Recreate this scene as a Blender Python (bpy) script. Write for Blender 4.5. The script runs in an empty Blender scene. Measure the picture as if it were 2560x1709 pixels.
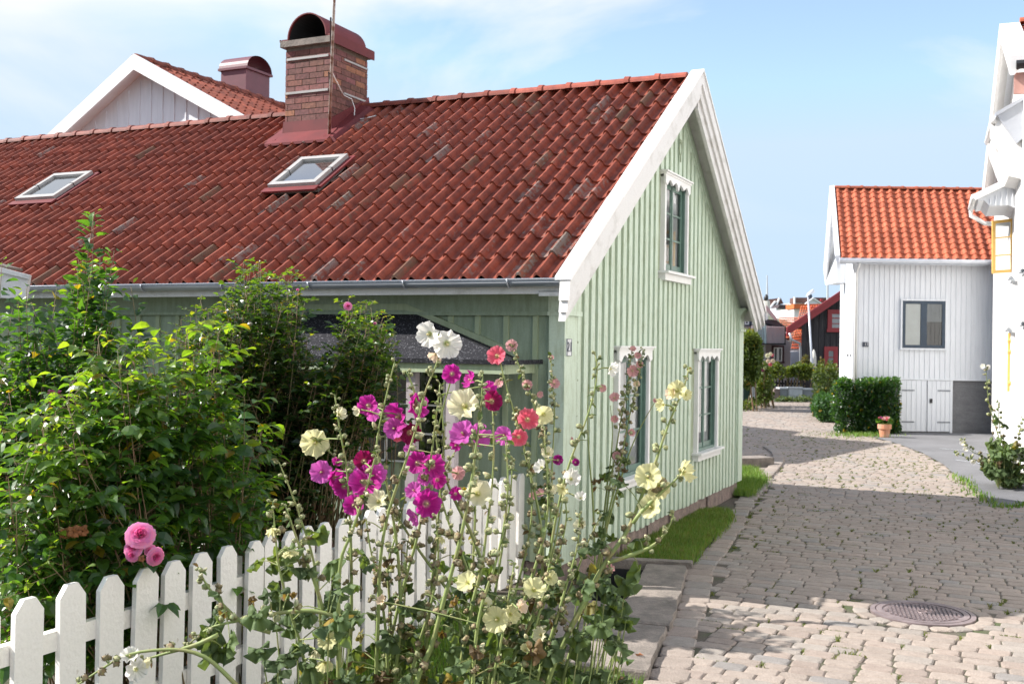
import bpy, math, random
from mathutils import Vector, Matrix, noise
R = random.Random(11)
V = Vector
scene = bpy.context.scene
col = scene.collection

# ------------------------------------------------------------------ camera
CF, CPITCH, CROLL = 2682.15, 0.0015, 0.0134
CP = V((0, 0, 2.0))
_fw = V((0, math.cos(CPITCH), math.sin(CPITCH))); _up = V((0, -math.sin(CPITCH), math.cos(CPITCH))); _rt = V((1, 0, 0))
_r2 = _rt*math.cos(CROLL)+_up*math.sin(CROLL); _u2 = -_rt*math.sin(CROLL)+_up*math.cos(CROLL)
cd = bpy.data.cameras.new('camera'); cam = bpy.data.objects.new('camera', cd); col.objects.link(cam)
cam.matrix_world = Matrix(((_r2.x, _u2.x, -_fw.x, 0), (_r2.y, _u2.y, -_fw.y, 0), (_r2.z, _u2.z, -_fw.z, 2.0), (0, 0, 0, 1)))
cd.sensor_width = 36; cd.lens = CF/2560*36; cd.clip_end = 2000; cd.clip_start = 0.05
cd.dof.use_dof = True; cd.dof.focus_distance = 5.6; cd.dof.aperture_fstop = 7.0
scene.camera = cam
def ray(x, y): return _fw+(x-1280)/CF*_r2-(y-854.5)/CF*_u2
def at(x, y, D): return CP+ray(x, y)*D                      # a point D metres in front of the camera
def dsp(x, y, D): return at(x*1.0898, y*1.0898, D)
def hit(x, y, p0, n):
    d = ray(x, y); return CP+d*((p0-CP).dot(n)/d.dot(n))
def gnd(x, y, z=0.0): return hit(x, y, V((0, 0, z)), V((0, 0, 1)))

# ------------------------------------------------------------------ sun, sky, exposure
SUN_EL, SUN_AZ = math.radians(38), math.radians(180-4)      # the sun stands to the left of the picture
sdir = V((math.cos(SUN_EL)*math.cos(SUN_AZ), math.cos(SUN_EL)*math.sin(SUN_AZ), math.sin(SUN_EL)))
sd = bpy.data.lights.new('sun', 'SUN'); sd.energy = 4.7; sd.angle = math.radians(0.53); sd.color = (1, 0.955, 0.90)
so = bpy.data.objects.new('sun', sd); col.objects.link(so)
so.rotation_euler = sdir.to_track_quat('Z', 'Y').to_euler(); so.location = sdir*60
W = bpy.data.worlds.new('World'); scene.world = W; W.use_nodes = True
nt = W.node_tree; nt.nodes.clear()
def N(t, k, **kw):
    n = t.nodes.new(k)
    for a, b in kw.items(): setattr(n, a, b)
    return n
wo = N(nt, 'ShaderNodeOutputWorld'); bg = N(nt, 'ShaderNodeBackground'); bg.inputs[1].default_value = 0.12
sky = N(nt, 'ShaderNodeTexSky'); sky.sky_type = 'NISHITA'; sky.sun_disc = False; sky.sun_elevation = SUN_EL
sky.sun_rotation = math.atan2(sdir.x, sdir.y); sky.air_density = 1.0; sky.dust_density = 0.35; sky.ozone_density = 1.6; sky.altitude = 10
tc = N(nt, 'ShaderNodeTexCoord'); mp = N(nt, 'ShaderNodeMapping'); mp.inputs['Scale'].default_value = (1.0, 1.0, 2.4)
mp.inputs['Location'].default_value = (0.35, 0.1, 0.05)
nz = N(nt, 'ShaderNodeTexNoise'); nz.inputs['Scale'].default_value = 2.1; nz.inputs['Detail'].default_value = 8; nz.inputs['Roughness'].default_value = 0.52
nz.inputs['Distortion'].default_value = 0.5
cr = N(nt, 'ShaderNodeValToRGB'); cr.color_ramp.elements[0].position = 0.47; cr.color_ramp.elements[1].position = 0.61
cr.color_ramp.elements[1].color = (0.85, 0.85, 0.85, 1); cr.color_ramp.elements[0].color = (0.10, 0.10, 0.10, 1)
mx = N(nt, 'ShaderNodeMixRGB'); mx.inputs[2].default_value = (4.0, 4.05, 4.15, 1)
nt.links.new(tc.outputs['Generated'], mp.inputs[0]); nt.links.new(mp.outputs[0], nz.inputs[0]); nt.links.new(nz.outputs[0], cr.inputs[0])
dk_ = N(nt, 'ShaderNodeMixRGB', blend_type='DARKEN'); dk_.inputs[0].default_value = 1; dk_.inputs[2].default_value = (2.45, 3.15, 4.05, 1)
nt.links.new(sky.outputs[0], dk_.inputs[1])
# unseen bright cloud added on the right as fill light for gable and fence
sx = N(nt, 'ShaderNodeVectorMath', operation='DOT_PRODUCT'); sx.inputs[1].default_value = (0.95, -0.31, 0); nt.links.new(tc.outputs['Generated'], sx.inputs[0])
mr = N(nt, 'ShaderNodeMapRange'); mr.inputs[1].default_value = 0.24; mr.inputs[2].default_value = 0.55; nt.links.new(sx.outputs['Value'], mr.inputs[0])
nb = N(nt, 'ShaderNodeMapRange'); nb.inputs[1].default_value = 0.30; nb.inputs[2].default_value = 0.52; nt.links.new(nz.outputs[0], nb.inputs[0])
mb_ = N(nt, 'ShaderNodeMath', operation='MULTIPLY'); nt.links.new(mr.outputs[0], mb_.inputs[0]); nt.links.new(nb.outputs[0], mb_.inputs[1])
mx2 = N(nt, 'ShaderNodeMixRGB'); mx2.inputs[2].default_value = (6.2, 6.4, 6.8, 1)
sz_ = N(nt, 'ShaderNodeSeparateXYZ'); nt.links.new(tc.outputs['Generated'], sz_.inputs[0])
hz_ = N(nt, 'ShaderNodeMapRange'); hz_.inputs[1].default_value = 0.10; hz_.inputs[2].default_value = 0.24; nt.links.new(sz_.outputs[2], hz_.inputs[0])
cm_ = N(nt, 'ShaderNodeMath', operation='MULTIPLY'); nt.links.new(cr.outputs[0], cm_.inputs[0]); nt.links.new(hz_.outputs[0], cm_.inputs[1])
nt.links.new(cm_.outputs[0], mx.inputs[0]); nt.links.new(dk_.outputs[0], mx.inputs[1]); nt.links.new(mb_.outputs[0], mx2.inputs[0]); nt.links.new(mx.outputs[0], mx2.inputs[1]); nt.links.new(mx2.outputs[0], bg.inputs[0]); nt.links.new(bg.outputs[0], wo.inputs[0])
scene.view_settings.view_transform = 'Standard'; scene.view_settings.look = 'None'; scene.view_settings.gamma = 1
scene.view_settings.exposure = 1.12
scene.render.engine = 'CYCLES'
scene.cycles.max_bounces = 6; scene.cycles.transparent_max_bounces = 8

# ------------------------------------------------------------------ helpers
class MB:
    def __init__(s, M=None): s.v = []; s.f = []; s.m = []; s.c = []; s.M = M
    def add(s, vs, fs, mi=0, c=(1, 1, 1)):
        b = len(s.v)
        if s.M is not None: vs = [s.M@V(p) for p in vs]
        s.v.extend([tuple(p) for p in vs]); s.c.extend([c]*len(vs))
        s.f.extend([tuple(i+b for i in q) for q in fs]); s.m.extend([mi]*len(fs))
    def box(s, x0, x1, y0, y1, z0, z1, mi=0, c=(1, 1, 1)):
        s.add([(x0, y0, z0), (x1, y0, z0), (x1, y1, z0), (x0, y1, z0), (x0, y0, z1), (x1, y0, z1), (x1, y1, z1), (x0, y1, z1)],
              [(0, 3, 2, 1), (4, 5, 6, 7), (0, 1, 5, 4), (1, 2, 6, 5), (2, 3, 7, 6), (3, 0, 4, 7)], mi, c)
    def hexa(s, p, mi=0, c=(1, 1, 1)):          # 8 points, bottom ring then top ring
        s.add(p, [(0, 3, 2, 1), (4, 5, 6, 7), (0, 1, 5, 4), (1, 2, 6, 5), (2, 3, 7, 6), (3, 0, 4, 7)], mi, c)
    def prism(s, poly, d, mi=0, c=(1, 1, 1)):    # poly of 3D points extruded by vector d
        n = len(poly); d = V(d)
        vs = [V(p) for p in poly]+[V(p)+d for p in poly]
        s.add(vs, [tuple(range(n))[::-1], tuple(range(n, 2*n))]+[(i, (i+1) % n, n+(i+1) % n, n+i) for i in range(n)], mi, c)
    def quad(s, a, b, c_, d, mi=0, c=(1, 1, 1)): s.add([a, b, c_, d], [(0, 1, 2, 3)], mi, c)
    def tube(s, pts, r, seg=7, mi=0, c=(1, 1, 1), caps=True):
        pts = [V(p) for p in pts]; n = len(pts)
        if not hasattr(r, '__len__'): r = [r]*n
        vs = []; u = None
        for i, p in enumerate(pts):
            t = (pts[min(i+1, n-1)]-pts[max(i-1, 0)])
            if t.length < 1e-9: t = V((0, 0, 1))
            t.normalize()
            if u is None: u = t.orthogonal().normalized()
            else:
                u = (u-t*u.dot(t))
                u = u.normalized() if u.length > 1e-6 else t.orthogonal().normalized()
            w = t.cross(u)
            for k in range(seg):
                a = 2*math.pi*k/seg; vs.append(p+(u*math.cos(a)+w*math.sin(a))*r[i])
        fs = [(i*seg+k, i*seg+(k+1) % seg, (i+1)*seg+(k+1) % seg, (i+1)*seg+k) for i in range(n-1) for k in range(seg)]
        if caps: fs += [tuple(range(seg))[::-1], tuple(range((n-1)*seg, n*seg))]
        s.add(vs, fs, mi, c)
    def build(s, name, mats, parent=None, smooth=False, world=False, frame=None):
        me = bpy.data.meshes.new(name)
        vs = s.v
        if world and parent is not None:
            inv = FR[parent.name].inverted(); vs = [tuple(inv@V(p)) for p in vs]
        me.from_pydata(vs, [], s.f)
        if not isinstance(mats, (list, tuple)): mats = [mats]
        for m in mats: me.materials.append(m)
        me.polygons.foreach_set('material_index', s.m)
        if smooth: me.polygons.foreach_set('use_smooth', [True]*len(s.f))
        ca = me.attributes.new('vc', 'FLOAT_COLOR', 'POINT')
        fl = []
        for q in s.c: fl += [q[0], q[1], q[2], 1.0]
        ca.data.foreach_set('color', fl)
        me.update()
        o = bpy.data.objects.new(name, me); col.objects.link(o)
        if parent is not None:
            o.parent = parent; FR[o.name] = FR[parent.name]
        else: FR[o.name] = Matrix()
        return o
FR = {}
def tag(o, label=None, cat=None, group=None, kind=None):
    if label: o['label'] = label
    if cat: o['category'] = cat
    if group: o['group'] = group
    if kind: o['kind'] = kind
    return o
def thing(name, label, cat, loc=(0, 0, 0), rz=0, group=None):
    o = bpy.data.objects.new(name, None); col.objects.link(o); o.location = loc; o.rotation_euler = (0, 0, rz)
    o.empty_display_size = 0.1
    FR[o.name] = Matrix.Translation(V(loc))@Matrix.Rotation(rz, 4, 'Z')
    return tag(o, label, cat, group)
def place(o, parent, world_matrix):               # a copy of a shared mesh placed by world matrix under its thing
    o.parent = parent; o.matrix_basis = FR[parent.name].inverted()@world_matrix
def look(dirv, up=(0, 0, 1), spin=0):
    z = V(dirv).normalized(); u = V(up)
    if abs(z.dot(u)) > 0.98: u = V((1, 0, 0))
    x = u.cross(z).normalized(); y = z.cross(x)
    M = Matrix((x, y, z)).transposed().to_4x4()
    return M@Matrix.Rotation(spin, 4, 'Z')
def text_mesh(name, txt, size, M, mat, parent, ext=0.002):
    cu = bpy.data.curves.new('t', 'FONT'); cu.body = txt; cu.size = size; cu.extrude = ext; cu.align_x = 'CENTER'; cu.align_y = 'CENTER'
    to = bpy.data.objects.new('t', cu); col.objects.link(to)
    dg = bpy.context.evaluated_depsgraph_get(); me = bpy.data.meshes.new_from_object(to.evaluated_get(dg)); bpy.data.objects.remove(to)
    me.transform(FR[parent.name].inverted()@M); me.materials.clear(); me.materials.append(mat)
    o = bpy.data.objects.new(name, me); col.objects.link(o); o.parent = parent; FR[o.name] = FR[parent.name]
    return o

# ------------------------------------------------------------------ materials
def pm(name, c1, rough=0.6, c2=None, scale=6.0, lo=0.35, hi=0.65, vc=False, bump=0, bscale=60, metal=0, spec=0.5, trans=0, tcol=None,
       detail=5, streak=None, fine=0.0, coord='Object'):
    m = bpy.data.materials.new(name); m.use_nodes = True; t = m.node_tree; L = t.links
    b = t.nodes['Principled BSDF']; out = t.nodes['Material Output']
    b.inputs['Roughness'].default_value = rough; b.inputs['Metallic'].default_value = metal; b.inputs['Specular IOR Level'].default_value = spec
    tcn = N(t, 'ShaderNodeTexCoord'); src = tcn.outputs[coord]
    if streak:
        mpn = N(t, 'ShaderNodeMapping'); mpn.inputs['Scale'].default_value = streak; L.new(src, mpn.inputs[0]); src2 = mpn.outputs[0]
    else: src2 = src
    n1 = N(t, 'ShaderNodeTexNoise'); n1.inputs['Scale'].default_value = scale; n1.inputs['Detail'].default_value = detail; n1.inputs['Roughness'].default_value = 0.6
    L.new(src2, n1.inputs[0])
    r = N(t, 'ShaderNodeMapRange'); r.inputs[1].default_value = lo; r.inputs[2].default_value = hi; L.new(n1.outputs[0], r.inputs[0])
    mixn = N(t, 'ShaderNodeMixRGB'); L.new(r.outputs[0], mixn.inputs[0])
    if c2 is None: c2 = tuple(x*0.82 for x in c1)
    mixn.inputs[1].default_value = (*c1, 1); mixn.inputs[2].default_value = (*c2, 1)
    cur = mixn.outputs[0]
    if fine:
        n2 = N(t, 'ShaderNodeTexNoise'); n2.inputs['Scale'].default_value = bscale*1.7; n2.inputs['Detail'].default_value = 3; L.new(src, n2.inputs[0])
        r2 = N(t, 'ShaderNodeMapRange'); r2.inputs[1].default_value = 0.3; r2.inputs[2].default_value = 0.7; r2.inputs[3].default_value = 1-fine; r2.inputs[4].default_value = 1+fine
        L.new(n2.outputs[0], r2.inputs[0])
        mu = N(t, 'ShaderNodeVectorMath', operation='SCALE'); L.new(cur, mu.inputs[0]); L.new(r2.outputs[0], mu.inputs['Scale']); cur = mu.outputs[0]
    if vc:
        at_ = N(t, 'ShaderNodeAttribute'); at_.attribute_name = 'vc'
        mm = N(t, 'ShaderNodeMixRGB', blend_type='MULTIPLY'); mm.inputs[0].default_value = 1; L.new(cur, mm.inputs[1]); L.new(at_.outputs['Color'], mm.inputs[2]); cur = mm.outputs[0]
    L.new(cur, b.inputs['Base Color'])
    if bump:
        n3 = N(t, 'ShaderNodeTexNoise'); n3.inputs['Scale'].default_value = bscale; n3.inputs['Detail'].default_value = 4; L.new(src2, n3.inputs[0])
        bp = N(t, 'ShaderNodeBump'); bp.inputs['Strength'].default_value = bump; bp.inputs['Distance'].default_value = 0.01
        L.new(n3.outputs[0], bp.inputs['Height']); L.new(bp.outputs[0], b.inputs['Normal'])
    if trans:
        tr = N(t, 'ShaderNodeBsdfTranslucent'); ms = N(t, 'ShaderNodeMixShader'); ms.inputs[0].default_value = trans
        tm = N(t, 'ShaderNodeMixRGB', blend_type='MULTIPLY'); tm.inputs[0].default_value = 1; L.new(cur, tm.inputs[1]); tm.inputs[2].default_value = (*(tcol or (1, 1, 1)), 1)
        L.new(tm.outputs[0], tr.inputs[0]); L.new(b.outputs[0], ms.inputs[1]); L.new(tr.outputs[0], ms.inputs[2]); L.new(ms.outputs[0], out.inputs[0])
    return m
def glass(name, tint=(0.02, 0.025, 0.03), rough=0.03, alpha=0.03):
    m = bpy.data.materials.new(name); m.use_nodes = True; t = m.node_tree; L = t.links; out = t.nodes['Material Output']
    g = N(t, 'ShaderNodeBsdfGlossy'); g.inputs['Roughness'].default_value = rough
    tr = N(t, 'ShaderNodeBsdfTransparent'); tr.inputs[0].default_value = (0.86, 0.9, 0.9, 1)
    fr = N(t, 'ShaderNodeFresnel'); fr.inputs[0].default_value = 1.6
    ad = N(t, 'ShaderNodeMath', operation='MULTIPLY_ADD'); ad.inputs[1].default_value = 1.15; ad.inputs[2].default_value = alpha; L.new(fr.outputs[0], ad.inputs[0])
    ms = N(t, 'ShaderNodeMixShader'); L.new(ad.outputs[0], ms.inputs[0]); L.new(tr.outputs[0], ms.inputs[1]); L.new(g.outputs[0], ms.inputs[2]); L.new(ms.outputs[0], out.inputs[0])
    return m

M = {}
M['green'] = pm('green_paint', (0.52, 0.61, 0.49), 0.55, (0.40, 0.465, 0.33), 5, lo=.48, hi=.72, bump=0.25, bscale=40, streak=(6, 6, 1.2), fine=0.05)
M['green_rec'] = pm('green_paint_shade_algae', (0.37, 0.43, 0.325), 0.6, (0.26, 0.30, 0.18), 4, bump=0.25, bscale=40, streak=(6, 6, 1.0), fine=0.06)  # recessed boards: shade between battens put into the colour, plus algae green
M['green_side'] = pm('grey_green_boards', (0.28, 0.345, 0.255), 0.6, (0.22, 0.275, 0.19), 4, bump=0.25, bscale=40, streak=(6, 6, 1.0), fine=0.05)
M['green_batten'] = pm('pale_green_batten', (0.36, 0.42, 0.28), 0.6, (0.28, 0.34, 0.21), 4, streak=(6, 6, 1.0))
M['white'] = pm('white_paint', (0.78, 0.775, 0.76), 0.5, (0.72, 0.71, 0.69), 4, bump=0.15, bscale=50, fine=0.03)
M['white_old'] = pm('weathered_white_paint', (0.64, 0.625, 0.61), 0.55, (0.46, 0.44, 0.41), 5, lo=0.5, hi=0.75, bump=0.2, bscale=50, fine=0.06)
M['fence'] = pm('fence_paint', (0.82, 0.79, 0.74), 0.5, (0.40, 0.33, 0.25), 16, lo=0.66, hi=0.76, bump=0.35, bscale=45, fine=0.03)
M['window_green'] = pm('dark_green_frame', (0.12, 0.20, 0.16), 0.4, (0.09, 0.15, 0.12), 9)
M['metal'] = pm('galvanised_gutter', (0.50, 0.52, 0.56), 0.35, (0.42, 0.44, 0.48), 3, metal=0.35)
M['skyframe'] = pm('grey_roof_window_frame', (0.36, 0.345, 0.33), 0.45)
M['lilac'] = pm('faded_lilac_paint', (0.40, 0.35, 0.36), 0.6)
M['brick'] = None
M['redmetal'] = pm('red_sheet_metal', (0.155, 0.026, 0.027), 0.6, (0.11, 0.02, 0.022), 3, spec=0.25)
M['plinth'] = pm('granite_plinth', (0.27, 0.20, 0.175), 0.85, (0.15, 0.115, 0.10), 9, bump=0.8, bscale=35, fine=0.2)
M['glass'] = glass('window_glass')
M['skyglass'] = glass('roof_window_glass', alpha=0.38)
M['dark'] = pm('dark_room', (0.02, 0.022, 0.024), 0.9)
M['curtain'] = pm('white_curtain', (0.62, 0.62, 0.62), 0.9, (0.5, 0.5, 0.52), 14, streak=(8, 8, 0.6), trans=0.3)
M['felt'] = None
M['rust'] = pm('rusty_pole', (0.42, 0.38, 0.34), 0.6, (0.16, 0.08, 0.05), 9, lo=0.45, hi=0.6)
M['concrete'] = pm('granite_slab', (0.235, 0.20, 0.172), 0.9, (0.125, 0.108, 0.093), 7, lo=.4, hi=.7, bump=0.7, bscale=60, fine=0.2)
M['asphalt'] = pm('asphalt', (0.15, 0.15, 0.158), 0.9, (0.115, 0.115, 0.12), 1.2, bump=0.5, bscale=130, fine=0.25)
M['iron'] = pm('cast_iron', (0.25, 0.20, 0.20), 0.6, (0.16, 0.125, 0.125), 7, metal=0.3, bump=0.3, bscale=70)
M['black'] = pm('black_paint', (0.02, 0.02, 0.022), 0.5)
M['soil'] = pm('joint_soil', (0.085, 0.07, 0.055), 0.95, (0.055, 0.07, 0.025), 2.2, lo=0.48, hi=0.62, bump=0.6, bscale=50, fine=0.35)
M['blue_white'] = pm('white_siding', (0.72, 0.74, 0.77), 0.55, (0.65, 0.67, 0.70), 2, streak=(6, 6, 0.8))
M['pinkwall'] = pm('pale_pink_siding', (0.42, 0.36, 0.37), 0.6, (0.36, 0.31, 0.33), 2, streak=(5, 5, 0.8))
M['darkwood'] = pm('tarred_boards', (0.035, 0.032, 0.035), 0.8, (0.10, 0.09, 0.085), 2.5, lo=0.55, hi=0.7, streak=(9, 9, 0.5))
M['redtrim'] = pm('red_trim', (0.33, 0.035, 0.04), 0.5)
M['yellow'] = pm('yellow_frame', (0.80, 0.48, 0.12), 0.45)
M['bluetrim'] = pm('dark_blue_frame', (0.018, 0.04, 0.07), 0.4)
M['cement'] = pm('grey_render', (0.17, 0.17, 0.175), 0.9, (0.13, 0.13, 0.135), 3, bump=0.8, bscale=20, fine=0.15, streak=(1, 1, 2.5))
M['grey'] = pm('grey_paint', (0.22, 0.24, 0.26), 0.6)
M['lightgrey'] = pm('pale_grey_paint', (0.5, 0.53, 0.56), 0.5)
M['terracotta'] = pm('terracotta', (0.50, 0.20, 0.10), 0.8, (0.42, 0.26, 0.18), 6)
M['cloth'] = pm('parasol_cloth', (0.62, 0.60, 0.54), 0.9)
M['leaf'] = pm('leaf', (0.62, 0.66, 0.66), 0.34, (0.45, 0.5, 0.5), 14, vc=True, spec=0.6, trans=0.45, tcol=(3.9, 3.6, 0.8))
M['leaf_far'] = pm('leaf_matte', (1, 1, 1), 0.55, (0.75, 0.8, 0.7), 5, vc=True, spec=0.35, trans=0.35, tcol=(2.0, 1.9, 0.6))
M['leaf_dull'] = pm('downy_leaf', (1, 1, 1), 0.62, (0.78, 0.8, 0.75), 12, vc=True, spec=0.3, trans=0.35, tcol=(2.0, 1.9, 0.6), bump=0.4, bscale=70)
M['petal'] = pm('petal', (1, 1, 1), 0.6, (0.9, 0.9, 0.9), 60, vc=True, spec=0.25, trans=0.45, tcol=(1.15, 1.1, 1.1), bump=0.3, bscale=90)
M['bark'] = pm('rose_cane', (0.17, 0.085, 0.05), 0.7, (0.12, 0.12, 0.045), 9)
M['stem'] = pm('green_stem', (0.20, 0.25, 0.075), 0.6, (0.26, 0.20, 0.09), 12, lo=0.5, hi=0.75)
M['bud'] = pm('bud', (1, 1, 1), 0.7, (0.7, 0.68, 0.6), 90, vc=True, bump=0.4, bscale=160)
M['grass'] = pm('grass_blade', (1, 1, 1), 0.6, (0.7, 0.75, 0.6), 3, vc=True, trans=0.3, tcol=(1.6, 1.6, 0.5))
M['sett'] = pm('granite_sett', (1, 1, 1), 0.85, (0.84, 0.83, 0.82), 16, vc=True, bump=0.7, bscale=70, fine=0.14)
M['hill'] = pm('hill_ground', (0.07, 0.09, 0.04), 0.95, (0.12, 0.11, 0.07), 0.4)
M['enamel'] = pm('enamel_plate', (0.7, 0.7, 0.72), 0.25)
M['navy'] = pm('navy_plate', (0.02, 0.03, 0.06), 0.3)

def tile_mat(name, c1, c2, lichen=0.0, moss=(0.10, 0.088, 0.055)):
    m = bpy.data.materials.new(name); m.use_nodes = True; t = m.node_tree; L = t.links; b = t.nodes['Principled BSDF']
    b.inputs['Roughness'].default_value = 0.6; b.inputs['Specular IOR Level'].default_value = 0.22
    tcn = N(t, 'ShaderNodeTexCoord'); at_ = N(t, 'ShaderNodeAttribute'); at_.attribute_name = 'vc'
    n1 = N(t, 'ShaderNodeTexNoise'); n1.inputs['Scale'].default_value = 9; n1.inputs['Detail'].default_value = 5; L.new(tcn.outputs['Object'], n1.inputs[0])
    r = N(t, 'ShaderNodeMapRange'); r.inputs[1].default_value = 0.35; r.inputs[2].default_value = 0.65; L.new(n1.outputs[0], r.inputs[0])
    a = N(t, 'ShaderNodeMixRGB'); a.inputs[1].default_value = (*c1, 1); a.inputs[2].default_value = (*c2, 1); L.new(r.outputs[0], a.inputs[0])
    mm = N(t, 'ShaderNodeMixRGB', blend_type='MULTIPLY'); mm.inputs[0].default_value = 1; L.new(a.outputs[0], mm.inputs[1])
    sp = N(t, 'ShaderNodeSeparateColor'); L.new(at_.outputs['Color'], sp.inputs[0])
    cb = N(t, 'ShaderNodeCombineColor'); 
    for i in range(3): L.new(sp.outputs[0], cb.inputs[i])
    L.new(cb.outputs[0], mm.inputs[2]); cur = mm.outputs[0]
    if lichen:
        # moss where the attribute's green channel says so (tops of some rolls), pale lichen spots by blue channel
        n2 = N(t, 'ShaderNodeTexNoise'); n2.inputs['Scale'].default_value = 22; n2.inputs['Detail'].default_value = 6; L.new(tcn.outputs['Object'], n2.inputs[0])
        for ch, colr, lo_, hi_ in ((1, moss, 0.9, 1.15), (2, (0.20, 0.195, 0.175), 0.92, 1.10)):
            ad = N(t, 'ShaderNodeMath', operation='ADD'); L.new(sp.outputs[ch], ad.inputs[0]); L.new(n2.outputs[0], ad.inputs[1])
            rr = N(t, 'ShaderNodeMapRange'); rr.inputs[1].default_value = lo_; rr.inputs[2].default_value = hi_; rr.inputs[4].default_value = 0.6; L.new(ad.outputs[0], rr.inputs[0])
            q = N(t, 'ShaderNodeMixRGB'); q.inputs[2].default_value = (*colr, 1); L.new(rr.outputs[0], q.inputs[0]); L.new(cur, q.inputs[1]); cur = q.outputs[0]
    L.new(cur, b.inputs['Base Color'])
    n3 = N(t, 'ShaderNodeTexNoise'); n3.inputs['Scale'].default_value = 80; L.new(tcn.outputs['Object'], n3.inputs[0])
    bp = N(t, 'ShaderNodeBump'); bp.inputs['Strength'].default_value = 0.35; bp.inputs['Distance'].default_value = 0.004; L.new(n3.outputs[0], bp.inputs['Height']); L.new(bp.outputs[0], b.inputs['Normal'])
    return m
M['tile_old'] = tile_mat('old_red_tiles', (0.245, 0.060, 0.033), (0.13, 0.031, 0.019), lichen=1)
M['tile_new'] = tile_mat('orange_tiles', (0.42, 0.12, 0.062), (0.32, 0.085, 0.046))
M['tile_ridge'] = tile_mat('ridge_tile_clay', (0.23, 0.06, 0.038), (0.15, 0.038, 0.027))
M['tile_dark'] = tile_mat('dark_brown_tiles', (0.16, 0.08, 0.065), (0.11, 0.06, 0.05))
M['tile_fire'] = tile_mat('bright_orange_tiles', (0.62, 0.16, 0.05), (0.5, 0.12, 0.04))
def felt_mat():
    m = bpy.data.materials.new('roofing_felt'); m.use_nodes = True; t = m.node_tree; L = t.links; b = t.nodes['Principled BSDF']
    b.inputs['Roughness'].default_value = 0.85; b.inputs['Specular IOR Level'].default_value = 0.2
    tcn = N(t, 'ShaderNodeTexCoord'); v = N(t, 'ShaderNodeTexVoronoi'); v.inputs['Scale'].default_value = 130; L.new(tcn.outputs['Object'], v.inputs[0])
    r = N(t, 'ShaderNodeMapRange'); r.inputs[1].default_value = 0.75; r.inputs[2].default_value = 1.0; L.new(v.outputs['Color'], r.inputs[0])
    q = N(t, 'ShaderNodeMixRGB'); q.inputs[1].default_value = (0.016, 0.016, 0.02, 1); q.inputs[2].default_value = (0.22, 0.22, 0.24, 1); L.new(r.outputs[0], q.inputs[0]); L.new(q.outputs[0], b.inputs['Base Color'])
    return m
M['felt'] = felt_mat()
def brick_mat():
    m = bpy.data.materials.new('chimney_brick'); m.use_nodes = True; t = m.node_tree; L = t.links; b = t.nodes['Principled BSDF']
    b.inputs['Roughness'].default_value = 0.85
    at_ = N(t, 'ShaderNodeAttribute'); at_.attribute_name = 'vc'; tcn = N(t, 'ShaderNodeTexCoord')
    n1 = N(t, 'ShaderNodeTexNoise'); n1.inputs['Scale'].default_value = 30; n1.inputs['Detail'].default_value = 6; L.new(tcn.outputs['Object'], n1.inputs[0])
    r = N(t, 'ShaderNodeMapRange'); r.inputs[1].default_value = 0.3; r.inputs[2].default_value = 0.7; r.inputs[3].default_value = 0.7; r.inputs[4].default_value = 1.25; L.new(n1.outputs[0], r.inputs[0])
    s = N(t, 'ShaderNodeVectorMath', operation='SCALE'); L.new(at_.outputs['Color'], s.inputs[0]); L.new(r.outputs[0], s.inputs['Scale']); L.new(s.outputs[0], b.inputs['Base Color'])
    bp = N(t, 'ShaderNodeBump'); bp.inputs['Strength'].default_value = 0.6; bp.inputs['Distance'].default_value = 0.006; L.new(n1.outputs[0], bp.inputs['Height']); L.new(bp.outputs[0], b.inputs['Normal'])
    return m
M['brick'] = brick_mat()

# ------------------------------------------------------------------ roof tiles
def tiles(mb, O, U, Vv, Nn, wid, hgt, pitch=0.14, expo=0.31, hh=0.034, lichen=None, seg=7, LIFT=0.024, jit=1.0, mi=0, holes=(), vary=0.22):
    O = V(O); U = V(U).normalized(); Vv = V(Vv).normalized(); Nn = V(Nn).normalized()
    nc = max(1, round(wid/pitch)); nr = max(1, round(hgt/expo)); pitch = wid/nc; expo = hgt/nr
    prof = []
    for k in range(seg+1):
        t = k/seg
        if t < 0.5: h = math.sin(math.pi*t/0.5)**0.9
        else: h = 0.22*math.sin(math.pi*(t-0.5)/0.5)*-1
        prof.append((t, h*hh))
    for r in range(nr):
        for c in range(nc):
            uc = (c+0.5)*pitch; vcn = (r+0.5)*expo
            if any(h[0] < uc < h[1] and h[2] < vcn < h[3] for h in holes): continue
            rr = random.Random(r*7919+c//2*31+3); j = (rr.random()-0.5)*0.010*jit; jz = rr.random()*0.006*jit
            br = 1+ (rr.random()-0.5)*2*vary
            ms = li = 0.0
            if lichen: ms, li = lichen((c)*pitch, r*expo, random.Random(r*331+c*17+9))
            v0 = r*expo+j; v1 = (r+1)*expo+0.03; lift = LIFT+jz
            vs = []; 
            for (t, h) in prof: vs.append(O+U*((c+t)*pitch)+Vv*v0+Nn*(h+lift-0.022))
            for (t, h) in prof: vs.append(O+U*((c+t)*pitch)+Vv*v0+Nn*(h+lift))
            for (t, h) in prof: vs.append(O+U*((c+t)*pitch)+Vv*v1+Nn*(h+0.004))
            n = seg+1; fs = []
            for k in range(seg): fs += [(k, k+1, n+k+1, n+k), (n+k, n+k+1, 2*n+k+1, 2*n+k)]
            b = len(mb.v); mb.add(vs, fs, mi, (br, 0, li))
            if ms:                                       # moss grows on the crown of a roll
                for q in range(3):
                    for k in range(n):
                        if k <= seg*0.5: mb.c[b+q*n+k] = (br, ms, li)
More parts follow.
